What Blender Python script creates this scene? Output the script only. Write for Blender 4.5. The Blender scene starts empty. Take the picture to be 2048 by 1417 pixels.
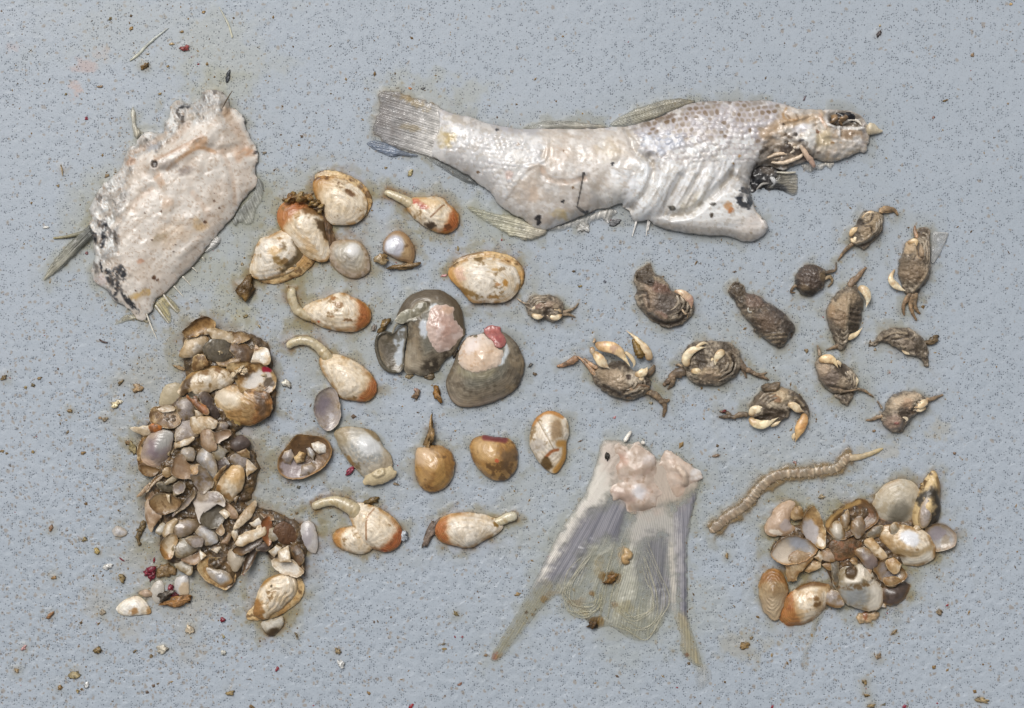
import bpy, math, random
import numpy as np

# ------------------------------------------------------------------ camera, sky, sun, exposure
S = 0.00025                       # metres of deck per unit of the layout grid (2048 x 1417 units are in view)
CX, CY = 1024.0, 708.5
scene = bpy.context.scene
COL = scene.collection

cam_d = bpy.data.cameras.new('camera')
cam = bpy.data.objects.new('camera', cam_d)
COL.objects.link(cam)
LENS = 80.0
cam_d.lens = LENS
cam_d.sensor_width = 36.0
cam_d.sensor_fit = 'HORIZONTAL'
cam.location = (0, 0, 2048 * S * LENS / 36.0)
cam.rotation_euler = (0, 0, 0)
cam_d.clip_start = 0.01
cam_d.clip_end = 200
scene.camera = cam

SUN_EL, SUN_AZ = math.radians(58), math.radians(-28)     # azimuth from +Y (top of the picture) clockwise
world = bpy.data.worlds.new('World')
scene.world = world
world.use_nodes = True
wn = world.node_tree
wn.nodes.clear()
sky = wn.nodes.new('ShaderNodeTexSky')
sky.sky_type = 'NISHITA'
sky.sun_disc = False
sky.sun_elevation = SUN_EL
sky.sun_rotation = SUN_AZ
sky.dust_density = 6.0
sky.ozone_density = 1.0
bw = wn.nodes.new('ShaderNodeRGBToBW')
mixw = wn.nodes.new('ShaderNodeMix'); mixw.data_type = 'RGBA'
mixw.inputs['Factor'].default_value = 0.90               # thick overcast: the blue is nearly gone
bg = wn.nodes.new('ShaderNodeBackground'); bg.inputs['Strength'].default_value = 0.094
wo = wn.nodes.new('ShaderNodeOutputWorld')
wn.links.new(sky.outputs[0], bw.inputs[0])
wn.links.new(sky.outputs[0], mixw.inputs['A'])
wn.links.new(bw.outputs[0], mixw.inputs['B'])
wn.links.new(mixw.outputs['Result'], bg.inputs['Color'])
wn.links.new(bg.outputs[0], wo.inputs[0])

sun_d = bpy.data.lights.new('sun', 'SUN')
sun_d.energy = 1.6
sun_d.angle = math.radians(28)
sun_d.color = (1.0, 0.965, 0.92)
sun = bpy.data.objects.new('sun', sun_d)
COL.objects.link(sun)
sun.rotation_euler = (math.pi / 2 - SUN_EL, 0, -SUN_AZ + math.pi)
sun.location = (0, 0, 2)

scene.view_settings.view_transform = 'Standard'
scene.view_settings.look = 'None'
scene.view_settings.exposure = 0.0
scene.view_settings.gamma = 1.0
scene.view_settings.use_curve_mapping = False
scene.cycles.max_bounces = 8
scene.cycles.transparent_max_bounces = 16

# ------------------------------------------------------------------ small maths
rng = np.random.default_rng(7)
random.seed(7)

def sm(a, b, x):
    t = np.clip((x - a) / (b - a), 0, 1)
    return t * t * (3 - 2 * t)

def rgb(c):
    return np.array(c, float) / 255.0

def lin(c):
    c = np.clip(c, 0, 1)
    return np.where(c <= 0.04045, c / 12.92, ((c + 0.055) / 1.055) ** 2.4)

def hsh(ix, iy, seed):
    n = (ix.astype(np.int64) * 374761393 + iy.astype(np.int64) * 668265263 + seed * 974634777) & 0xffffffff
    n = ((n ^ (n >> 13)) * 1274126177) & 0xffffffff
    n = (n ^ (n >> 16)) & 0xffffffff
    return n / 4294967295.0

def vnoise(x, y, seed):
    ix, iy = np.floor(x), np.floor(y)
    fx, fy = x - ix, y - iy
    ux = fx * fx * fx * (fx * (fx * 6 - 15) + 10)
    uy = fy * fy * fy * (fy * (fy * 6 - 15) + 10)
    a, b = hsh(ix, iy, seed), hsh(ix + 1, iy, seed)
    c, d = hsh(ix, iy + 1, seed), hsh(ix + 1, iy + 1, seed)
    return (a + (b - a) * ux) * (1 - uy) + (c + (d - c) * ux) * uy

def fbm(x, y, scale, seed=0, octv=4, rough=0.55):
    out, amp, tot = 0, 1.0, 0
    c, s = math.cos(0.6), math.sin(0.6)
    x, y = x / scale, y / scale
    for o in range(octv):
        out = out + amp * (vnoise(x + 17.3 * o, y - 9.1 * o, seed + o * 31) * 2 - 1)
        tot += amp
        amp *= rough
        x, y = (x * c - y * s) * 2.03, (x * s + y * c) * 2.03
    return out / tot * 1.6

def crop(x0, y0, k):
    return lambda pts: [(x0 + x / k, y0 + y / k) for x, y in pts]

def one(c, x, y):
    return c([(x, y)])[0]

def spline(pts, n=5, closed=False):
    p = np.array(pts, float)
    m = len(p)
    out = []
    rngi = range(m) if closed else range(m - 1)
    for i in rngi:
        if closed:
            p0, p1, p2, p3 = p[i - 1], p[i], p[(i + 1) % m], p[(i + 2) % m]
        else:
            p0, p1, p2, p3 = p[max(i - 1, 0)], p[i], p[i + 1], p[min(i + 2, m - 1)]
        for k in range(n):
            t = k / n
            out.append(0.5 * ((2 * p1) + (-p0 + p2) * t + (2 * p0 - 5 * p1 + 4 * p2 - p3) * t * t + (-p0 + 3 * p1 - 3 * p2 + p3) * t ** 3))
    if not closed:
        out.append(p[-1])
    return np.array(out)

def sdist(X, Y, poly):
    p = np.asarray(poly, float)
    d2 = np.full(X.shape, 1e18)
    NX, NY = np.zeros_like(X), np.zeros_like(Y)
    ins = np.zeros(X.shape, bool)
    m = len(p)
    for i in range(m):
        ax, ay = p[i]
        bx, by = p[(i + 1) % m]
        ex, ey = bx - ax, by - ay
        L = ex * ex + ey * ey
        if L < 1e-9:
            continue
        t = np.clip(((X - ax) * ex + (Y - ay) * ey) / L, 0, 1)
        qx, qy = ax + ex * t, ay + ey * t
        dd = (X - qx) ** 2 + (Y - qy) ** 2
        c = dd < d2
        d2 = np.where(c, dd, d2); NX = np.where(c, qx, NX); NY = np.where(c, qy, NY)
        if by != ay:
            cr = ((ay > Y) != (by > Y)) & (X < ax + (Y - ay) * ex / (by - ay))
            ins ^= cr
    d = np.sqrt(d2)
    return np.where(ins, d, -d), NX, NY

def ldist(X, Y, pts):
    """distance to an open polyline, and position along it 0..1"""
    p = np.asarray(pts, float)
    d2 = np.full(X.shape, 1e18)
    T = np.zeros_like(X)
    seg = np.hypot(*(p[1:] - p[:-1]).T)
    cum = np.concatenate([[0], np.cumsum(seg)])
    for i in range(len(p) - 1):
        ax, ay = p[i]; ex, ey = p[i + 1] - p[i]
        L = max(ex * ex + ey * ey, 1e-9)
        t = np.clip(((X - ax) * ex + (Y - ay) * ey) / L, 0, 1)
        dd = (X - ax - ex * t) ** 2 + (Y - ay - ey * t) ** 2
        c = dd < d2
        d2 = np.where(c, dd, d2)
        T = np.where(c, (cum[i] + t * seg[i]) / cum[-1], T)
    return np.sqrt(d2), T

# ------------------------------------------------------------------ objects
def tag(o, label=None, cat=None, group=None, kind=None):
    if label: o['label'] = label
    if cat: o['category'] = cat
    if group: o['group'] = group
    if kind: o['kind'] = kind
    return o

def thing(name, px, py, label, cat, group=None):
    o = bpy.data.objects.new(name, None)
    COL.objects.link(o)
    o.empty_display_size = 0.005
    o.location = ((px - CX) * S, (CY - py) * S, 0)
    return tag(o, label, cat, group)

def mk_mesh(name, V, F, C, mat, parent=None, attrs=None):
    me = bpy.data.meshes.new(name)
    V = np.asarray(V, np.float32); F = np.asarray(F, np.int32)
    me.vertices.add(len(V)); me.vertices.foreach_set('co', V.ravel())
    n = len(F)
    me.loops.add(n * 4); me.loops.foreach_set('vertex_index', F.ravel())
    me.polygons.add(n)
    me.polygons.foreach_set('loop_start', np.arange(n, dtype=np.int32) * 4)
    me.polygons.foreach_set('use_smooth', np.ones(n, bool))
    a = me.color_attributes.new('Col', 'FLOAT_COLOR', 'POINT')
    a.data.foreach_set('color', np.asarray(C, np.float32).ravel())
    for k, v in (attrs or {}).items():
        t = me.attributes.new(k, 'FLOAT', 'POINT')
        t.data.foreach_set('value', np.asarray(v, np.float32))
    me.update(calc_edges=True)
    me.validate()
    me.materials.append(mat)
    o = bpy.data.objects.new(name, me)
    COL.objects.link(o)
    if parent: o.parent = parent
    return o

STAINS = []          # where wet juice has soaked out of things onto the deck
def stain(outline, width=16, amt=0.6, col=(120, 100, 60)):
    STAINS.append((np.asarray(outline, float), width, amt, col))

class Field:
    """a soft body lying on the deck: an outline filled with a fine grid that carries height, pigment and wetness"""
    def __init__(s, outline, res=2.0, smooth=True, n=5, rough=0.0, seed=1):
        p = spline(outline, n, True) if smooth else np.array(outline, float)
        if not smooth:                                   # straight broken edges get a few more points
            q = []
            for i in range(len(p)):
                a, b = p[i], p[(i + 1) % len(p)]
                k = max(1, int(np.hypot(*(b - a)) / 6))
                for j in range(k): q.append(a + (b - a) * j / k)
            p = np.array(q)
        if rough:
            p = p + np.stack([fbm(p[:, 0], p[:, 1], 9, seed + 5, 3), fbm(p[:, 0] + 99, p[:, 1], 9, seed + 9, 3)], 1) * rough
        s.poly = p
        s.res = res
        s.seed = seed
        x0, y0 = p.min(0) - res * 1.6
        x1, y1 = p.max(0) + res * 1.6
        nx, ny = int((x1 - x0) / res) + 2, int((y1 - y0) / res) + 2
        s.X, s.Y = np.meshgrid(x0 + np.arange(nx) * res, y0 + np.arange(ny) * res)
        s.sd, s.NX, s.NY = sdist(s.X, s.Y, p)
        s.d = np.clip(s.sd, 0, None)
        out = s.sd <= 0
        gx, gy = np.gradient(s.sd, axis=1), np.gradient(s.sd, axis=0)
        g = np.hypot(gx, gy) + 1e-6
        s.GX, s.GY = gx / g, gy / g
        s.X0, s.Y0 = s.X, s.Y
        s.X = np.where(out, s.NX, s.X); s.Y = np.where(out, s.NY, s.Y)
        s.Z = np.zeros_like(s.X)
        s.C = np.ones(s.X.shape + (3,))
        s.A = np.ones_like(s.X)
        s.Wt = np.full_like(s.X, 0.5)
        s.G = np.zeros_like(s.X)
    def base(s, c):
        s.C[:] = rgb(c); return s
    def inflate(s, it=None):
        m = (s.sd > 0).astype(float)
        w = s.d.max()
        it = it or int(min(700, max(60, 3.0 * (w / s.res) ** 1.6)))
        phi = s.d * (2 * w - s.d)
        h = s.res ** 2
        for _ in range(it):
            q = np.zeros_like(phi)
            q[1:-1, 1:-1] = 0.25 * (phi[:-2, 1:-1] + phi[2:, 1:-1] + phi[1:-1, :-2] + phi[1:-1, 2:] + h * 2)
            phi = q * m
        return phi / max(phi.max(), 1e-9)
    def edge(s, w):                                       # rounded shoulder of width w
        t = np.clip(s.d / w, 0, 1)
        return np.sqrt(np.clip(1 - (1 - t) ** 2, 0, 1))
    def n(s, scale, seed=0, octv=4, rough=0.55, stretch=None, ang=0):
        X, Y = s.X, s.Y
        if stretch:
            c, t = math.cos(ang), math.sin(ang)
            X, Y = (X * c + Y * t) / stretch, (-X * t + Y * c)
        return fbm(X, Y, scale, s.seed * 7 + seed, octv, rough)
    def ell(s, x, y, rx, ry, ang=0, soft=0.4, wob=0.25):
        c, t = math.cos(math.radians(ang)), math.sin(math.radians(ang))
        dx, dy = s.X - x, s.Y - y
        u, v = (dx * c + dy * t) / rx, (-dx * t + dy * c) / ry
        r = np.hypot(u, v) + wob * s.n(max(3, min(rx, ry)), int(x * 3 + y) % 997, 3)
        return sm(1 + soft / 2, 1 - soft / 2, r)
    def line(s, pts, w, soft=0.6, taper=False):
        d, t = ldist(s.X, s.Y, spline(pts, 6) if len(pts) > 2 else pts)
        ww = w * (np.clip(np.sin(np.pi * (0.08 + 0.84 * t)), 0.15, 1) if taper else 1.0)
        return sm(ww * (1 + soft / 2), ww * (1 - soft / 2), d)
    def area(s, pts, soft=6, wob=0.0, ws=10, smooth=True):
        d, _, _ = sdist(s.X, s.Y, spline(pts, 4, True) if smooth else pts)
        if wob: d = d + wob * s.n(ws, 77, 4)
        return sm(-soft / 2, soft / 2, d)
    def paint(s, m, c, a=1.0):
        k = np.clip(m * a, 0, 1)[..., None]
        s.C = s.C * (1 - k) + rgb(c) * k
        return s
    def tone(s, f):
        s.C = s.C * np.asarray(f)[..., None]; return s
    def lift(s, m, h):
        s.Z = s.Z + m * h; return s
    def build(s, name, mat, parent=None, solid=0.0, under=1.5, zbot=0.0, inner=None, origin=None, zoff=0.0, shape=None):
        inside = s.sd > 0
        cell = inside[:-1, :-1] | inside[1:, :-1] | inside[:-1, 1:] | inside[1:, 1:]
        used = np.zeros(s.X.shape, bool)
        used[:-1, :-1] |= cell; used[1:, :-1] |= cell; used[:-1, 1:] |= cell; used[1:, 1:] |= cell
        idx = -np.ones(s.X.shape, np.int64)
        nv = int(used.sum()); idx[used] = np.arange(nv)
        a, b, c, d = idx[:-1, :-1], idx[1:, :-1], idx[1:, 1:], idx[:-1, 1:]
        F = np.stack([a[cell], b[cell], c[cell], d[cell]], 1)
        if origin is None: origin = (s.poly.mean(0)[0], s.poly.mean(0)[1])
        s.origin = origin
        X, Y, Z = s.X[used], s.Y[used], s.Z[used]
        Z = np.maximum(Z, zbot + 0.25) if not solid else Z
        rgbv = lin(s.C[used]); al = s.A[used]; wt = s.Wt[used]; gr = s.G[used]
        pc = np.pad(cell, 1)
        E = []
        i, j = np.nonzero(cell & ~pc[1:-1, :-2]); E.append((idx[i, j], idx[i + 1, j]))
        i, j = np.nonzero(cell & ~pc[2:, 1:-1]); E.append((idx[i + 1, j], idx[i + 1, j + 1]))
        i, j = np.nonzero(cell & ~pc[1:-1, 2:]); E.append((idx[i + 1, j + 1], idx[i, j + 1]))
        i, j = np.nonzero(cell & ~pc[:-2, 1:-1]); E.append((idx[i, j + 1], idx[i, j]))
        ea = np.concatenate([e[0] for e in E]); eb = np.concatenate([e[1] for e in E])
        if solid:
            F2 = F[:, ::-1] + nv
            sk = np.stack([eb, ea, ea + nv, eb + nv], 1)
            X = np.concatenate([X, X]); Y = np.concatenate([Y, Y]); Z = np.concatenate([Z, Z - solid])
            ic = rgbv if inner is None else np.tile(lin(rgb(inner)), (nv, 1)) * (0.85 + 0.3 * hsh(np.arange(nv), np.arange(nv), 3))[:, None]
            rgbv = np.concatenate([rgbv, ic]); al = np.concatenate([al, al]); wt = np.concatenate([wt, wt]); gr = np.concatenate([gr, gr])
            F = np.concatenate([F, F2, sk])
        else:
            bv = np.unique(np.concatenate([ea, eb]))
            mp = -np.ones(nv, np.int64); mp[bv] = nv + np.arange(len(bv))
            gx, gy = s.GX[used][bv], s.GY[used][bv]
            X = np.concatenate([X, X[bv] + gx * under]); Y = np.concatenate([Y, Y[bv] + gy * under])
            Z = np.concatenate([Z, np.full(len(bv), zbot)])
            rgbv = np.concatenate([rgbv, rgbv[bv]]); al = np.concatenate([al, al[bv]]); wt = np.concatenate([wt, wt[bv]]); gr = np.concatenate([gr, gr[bv]])
            F = np.concatenate([F, np.stack([eb, ea, mp[ea], mp[eb]], 1)])
        V = np.stack([(X - origin[0]) * S, -(Y - origin[1]) * S, Z * S], 1)
        C = np.concatenate([rgbv, al[:, None]], 1)
        o = mk_mesh(name, V, F, C, mat, parent, {'wet': wt, 'grow': gr})
        if parent is None or parent.type == 'EMPTY':
            pl = parent.location if parent is not None else (0, 0, 0)
            o.location = ((origin[0] - CX) * S - pl[0], (CY - origin[1]) * S - pl[1], zoff * S)
        else:
            pl = wloc(parent)
            o.location = ((origin[0] - CX) * S - pl[0], (CY - origin[1]) * S - pl[1], zoff * S - pl[2])
        return o

def wloc(o):
    x, y, z = o.location
    if o.parent is not None:
        p = wloc(o.parent)
        return (x + p[0], y + p[1], z + p[2])
    return (x, y, z)

def tube(name, pts, rad, mat, parent=None, c0=(200, 180, 140), c1=None, z=None, flat=0.85, noise=0.0, ring=12, dens=2.0, seed=1, mott=0.12, alpha=1.0, wet=0.5, spots=None, cfun=None, rings=0.0, ringlen=6.0, tip=False):
    """a tapering limb, siphon, ray or bone along a curved path"""
    P = np.array(pts, float)
    R = np.array(rad if hasattr(rad, '__len__') else [rad] * len(P), float)
    if z is None: z = R * flat
    Zc = np.array(z if hasattr(z, '__len__') else [z] * len(P), float)
    k = max(3, int(np.hypot(*(P[1:] - P[:-1]).T).mean() / dens))
    Q = spline(np.stack([P[:, 0], P[:, 1], Zc, R], 1), k)
    m = len(Q)
    T = np.gradient(Q[:, :2], axis=0); T /= (np.hypot(T[:, 0], T[:, 1])[:, None] + 1e-9)
    t = np.linspace(0, 1, m)
    Lp = np.concatenate([[0], np.cumsum(np.hypot(*(Q[1:, :2] - Q[:-1, :2]).T))])
    r = np.maximum(Q[:, 3], 0.15)
    e = np.minimum(Lp, Lp[-1] - Lp)                       # rounded ends
    cap = np.sqrt(np.clip(1 - (1 - np.clip(e / np.maximum(r * 0.8, 0.3), 0, 1)) ** 2, 0.003, 1))
    if tip: cap = np.where(Lp > Lp[-1] * .6, np.minimum(1, np.clip((Lp[-1] - Lp) / (Lp[-1] * .38), .04, 1) ** .75), cap)
    r = r * cap
    if rings: r = r * (1 + rings * np.sin(Lp / ringlen * 2 * np.pi))
    th = np.linspace(0, 2 * np.pi, ring, endpoint=False)
    rr = r[:, None] * np.ones(ring)
    if noise:
        nn = fbm(Lp[:, None] + 31 * seed + 0 * th, np.cos(th)[None] * 4 + np.sin(th)[None] * 3 + Lp[:, None] * 0.3, 4.0, seed, 3)
        rr = rr * (1 + noise * nn)
    X = Q[:, 0, None] - T[:, 1, None] * np.cos(th) * rr
    Y = Q[:, 1, None] + T[:, 0, None] * np.cos(th) * rr
    Z = Q[:, 2, None] + np.sin(th) * rr * flat
    i, j = np.meshgrid(np.arange(m - 1), np.arange(ring), indexing='ij')
    F = np.stack([i * ring + j, i * ring + (j + 1) % ring, (i + 1) * ring + (j + 1) % ring, (i + 1) * ring + j], -1).reshape(-1, 4)[:, ::-1]
    c1 = c0 if c1 is None else c1
    C = rgb(c0)[None, None] * (1 - t)[:, None, None] + rgb(c1)[None, None] * t[:, None, None] + np.zeros((m, ring, 1))
    C = C * (1 + mott * fbm(X + Z, Y - Z, 7, seed + 3, 4))[..., None]
    if spots is not None:
        k_ = sm(0.25, 0.6, fbm(X + Z * 0.5, Y, 8, seed + 8, 4))[..., None] * spots[1]
        C = C * (1 - k_) + rgb(spots[0]) * k_
    if cfun is not None: C = cfun(C, t, X, Y)
    org = P.mean(0)
    V = np.stack([(X - org[0]) * S, -(Y - org[1]) * S, Z * S], -1).reshape(-1, 3)
    Ca = np.concatenate([lin(C).reshape(-1, 3), np.full((m * ring, 1), alpha)], 1)
    o = mk_mesh(name, V, F, Ca, mat, parent, {'wet': np.full(m * ring, wet), 'grow': np.zeros(m * ring)})
    pl = wloc(parent) if parent is not None else (0, 0, 0)
    o.location = ((org[0] - CX) * S - pl[0], (CY - org[1]) * S - pl[1], -pl[2])
    return o

def clod(name, px, py, r, c, mat, parent=None, seed=1, asp=1.0, ang=0.0, h=0.55, c2=None, z=0.0):
    nu, nv_ = 16, 9
    u = np.linspace(0, 2 * np.pi, nu, endpoint=False); v = np.linspace(0.02, np.pi - 0.02, nv_)
    U, Vv = np.meshgrid(u, v)
    x, y, zz = np.cos(U) * np.sin(Vv), np.sin(U) * np.sin(Vv), np.cos(Vv)
    k = 1 + 0.95 * fbm(x * 1.3 + zz, y * 1.3 - zz * 0.7, 0.75, seed, 4)
    x, y, zz = x * k * r * asp, y * k * r / math.sqrt(asp), zz * k * r * h
    ca, sa = math.cos(ang), math.sin(ang)
    x, y = x * ca - y * sa, x * sa + y * ca
    zz = zz - zz.min() + 0.1
    i, j = np.meshgrid(np.arange(nv_ - 1), np.arange(nu), indexing='ij')
    F = np.stack([i * nu + j, (i + 1) * nu + j, (i + 1) * nu + (j + 1) % nu, i * nu + (j + 1) % nu], -1).reshape(-1, 4)
    C = rgb(c) * (1 + 0.35 * fbm(x * 3, y * 3 + zz, max(r, 1) * 0.9, seed + 4, 3))[..., None]
    if c2 is not None:
        kk = sm(-0.1, 0.4, fbm(x, y, max(r, 1), seed + 9, 3))[..., None]
        C = C * (1 - kk) + rgb(c2) * kk
    V = np.stack([x * S, -y * S, (zz + z) * S], -1).reshape(-1, 3)
    V[:, 1] *= -1
    o = mk_mesh(name, V, F, np.concatenate([lin(C).reshape(-1, 3), np.ones((nu * nv_, 1))], 1), mat, parent, {'wet': np.full(nu * nv_, .5), 'grow': np.zeros(nu * nv_)})
    pl = wloc(parent) if parent is not None else (0, 0, 0)
    o.location = ((px - CX) * S - pl[0], (CY - py) * S - pl[1], -pl[2])
    return o

# ------------------------------------------------------------------ materials
def nodes_of(name):
    m = bpy.data.materials.new(name); m.use_nodes = True
    nt = m.node_tree; nt.nodes.clear()
    out = nt.nodes.new('ShaderNodeOutputMaterial')
    p = nt.nodes.new('ShaderNodeBsdfPrincipled')
    nt.links.new(p.outputs[0], out.inputs[0])
    return m, nt, p

def new(nt, typ, ins=None, **kw):
    n = nt.nodes.new(typ)
    for k, v in kw.items(): setattr(n, k, v)
    for k, v in (ins or {}).items():
        if isinstance(v, bpy.types.NodeSocket): nt.links.new(v, n.inputs[k])
        else: n.inputs[k].default_value = v
    return n

def mth(nt, op, a, b=0.0, c=0.0):
    n = nt.nodes.new('ShaderNodeMath'); n.operation = op
    for i, v in enumerate((a, b, c)):
        if isinstance(v, bpy.types.NodeSocket): nt.links.new(v, n.inputs[i])
        else: n.inputs[i].default_value = v
    return n.outputs[0]

def ramp(nt, x, a, b):
    n = nt.nodes.new('ShaderNodeMapRange'); n.interpolation_type = 'SMOOTHSTEP'
    nt.links.new(x, n.inputs[0])
    n.inputs[1].default_value = a; n.inputs[2].default_value = b
    return n.outputs[0]

def cmix(nt, f, a, b, blend='MIX'):
    n = nt.nodes.new('ShaderNodeMix'); n.data_type = 'RGBA'; n.blend_type = blend
    for k, v in (('Factor', f), ('A', a), ('B', b)):
        s_ = [i for i in n.inputs if i.name == k and (i.type == 'RGBA' or k == 'Factor') and i.enabled][0]
        if isinstance(v, bpy.types.NodeSocket): nt.links.new(v, s_)
        elif k == 'Factor': s_.default_value = v
        else: s_.default_value = tuple(lin(rgb(v))) + (1,)
    return [o for o in n.outputs if o.type == 'RGBA' and o.enabled][0]

def pxcoord(nt):
    tc = nt.nodes.new('ShaderNodeTexCoord')
    mp = nt.nodes.new('ShaderNodeMapping'); mp.inputs['Scale'].default_value = (1 / S,) * 3
    nt.links.new(tc.outputs['Object'], mp.inputs[0])
    return mp.outputs[0]

def organic(name, rough=0.4, coat=0.35, sss=0.0, bump=0.25, bscale=5.0, alpha=False, mott=0.18, growth=0.0, gfreq=120, spec=0.5, trans=0.0, pn=7.0, gcol=0.07, sat=1.0):
    m, nt, p = nodes_of(name)
    v = pxcoord(nt)
    at = new(nt, 'ShaderNodeAttribute', attribute_name='Col')
    wt = new(nt, 'ShaderNodeAttribute', attribute_name='wet')
    n1 = new(nt, 'ShaderNodeTexNoise', {'Vector': v, 'Scale': 1 / bscale, 'Detail': 6, 'Roughness': 0.65})
    n2 = new(nt, 'ShaderNodeTexNoise', {'Vector': v, 'Scale': 1 / (bscale * 4), 'Detail': 4})
    f = mth(nt, 'MULTIPLY_ADD', n1.outputs[0], mott * 2, 1 - mott)
    hsv = new(nt, 'ShaderNodeHueSaturation', {'Color': at.outputs['Color'], 'Value': f, 'Saturation': sat})
    col = hsv.outputs[0]
    h = mth(nt, 'ADD', n1.outputs[0], mth(nt, 'MULTIPLY', n2.outputs[0], 1.5))
    if growth:
        gr = new(nt, 'ShaderNodeAttribute', attribute_name='grow')
        ph = mth(nt, 'ADD', mth(nt, 'MULTIPLY', gr.outputs['Fac'], gfreq), mth(nt, 'MULTIPLY', n2.outputs[0], pn))
        w = mth(nt, 'MULTIPLY_ADD', mth(nt, 'SINE', ph), 0.5, 0.5)
        h = mth(nt, 'ADD', h, mth(nt, 'MULTIPLY', w, growth))
        hs2 = new(nt, 'ShaderNodeHueSaturation', {'Color': col, 'Value': mth(nt, 'MULTIPLY_ADD', w, gcol, 1 - gcol * .6)})
        col = hs2.outputs[0]
    b = new(nt, 'ShaderNodeBump', {'Height': h, 'Strength': bump, 'Distance': 2.5 * S})
    nt.links.new(col, p.inputs['Base Color'])
    nt.links.new(b.outputs[0], p.inputs['Normal'])
    nt.links.new(mth(nt, 'MULTIPLY_ADD', n2.outputs[0], 0.25, rough - 0.12), p.inputs['Roughness'])
    p.inputs['Specular IOR Level'].default_value = spec
    nt.links.new(mth(nt, 'MULTIPLY', wt.outputs['Fac'], coat * 2), p.inputs['Coat Weight'])
    p.inputs['Coat Roughness'].default_value = 0.10
    p.inputs['Coat IOR'].default_value = 1.38
    b2 = new(nt, 'ShaderNodeBump', {'Height': n2.outputs[0], 'Strength': bump * 1.2, 'Distance': 3 * S})
    nt.links.new(b2.outputs[0], p.inputs['Coat Normal'])
    if sss:
        p.inputs['Subsurface Weight'].default_value = sss
        p.inputs['Subsurface Radius'].default_value = (1.0, 0.88, 0.8)
        p.inputs['Subsurface Scale'].default_value = 5 * S
    if alpha:
        nt.links.new(at.outputs['Alpha'], p.inputs['Alpha'])
    return m

M_SHELL = organic('shell', rough=0.38, coat=0.50, bump=0.17, bscale=5, growth=0.6, gfreq=150, mott=0.09)
M_PEARL = organic('pearly_shell', rough=0.30, coat=0.55, bump=0.18, bscale=5, growth=0.35, gfreq=70, mott=0.10)
M_FLESH = organic('fish_flesh', rough=0.36, coat=0.60, sss=0.16, bump=0.20, bscale=6, mott=0.06)
M_FIN = organic('fin_membrane', rough=0.35, coat=0.45, bump=0.22, bscale=4, alpha=True, mott=0.10, growth=1.4, gfreq=6.2832, pn=0.9, gcol=0.34)
M_CRAB = organic('muddy_crab', rough=0.46, coat=0.48, bump=0.6, bscale=2.6, mott=0.36, sat=0.84)
M_CLAW = organic('ivory_claw', rough=0.35, coat=0.45, bump=0.15, bscale=5, mott=0.08)
M_MUSH = organic('brown_mush', rough=0.40, coat=0.5, bump=0.8, bscale=4, mott=0.35)
M_SOFT = organic('soft_tissue', rough=0.35, coat=0.5, sss=0.15, bump=0.25, bscale=5, mott=0.12)
M_FILM = organic('clear_film', rough=0.25, coat=0.5, bump=0.2, bscale=6, alpha=True, mott=0.12)

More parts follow.
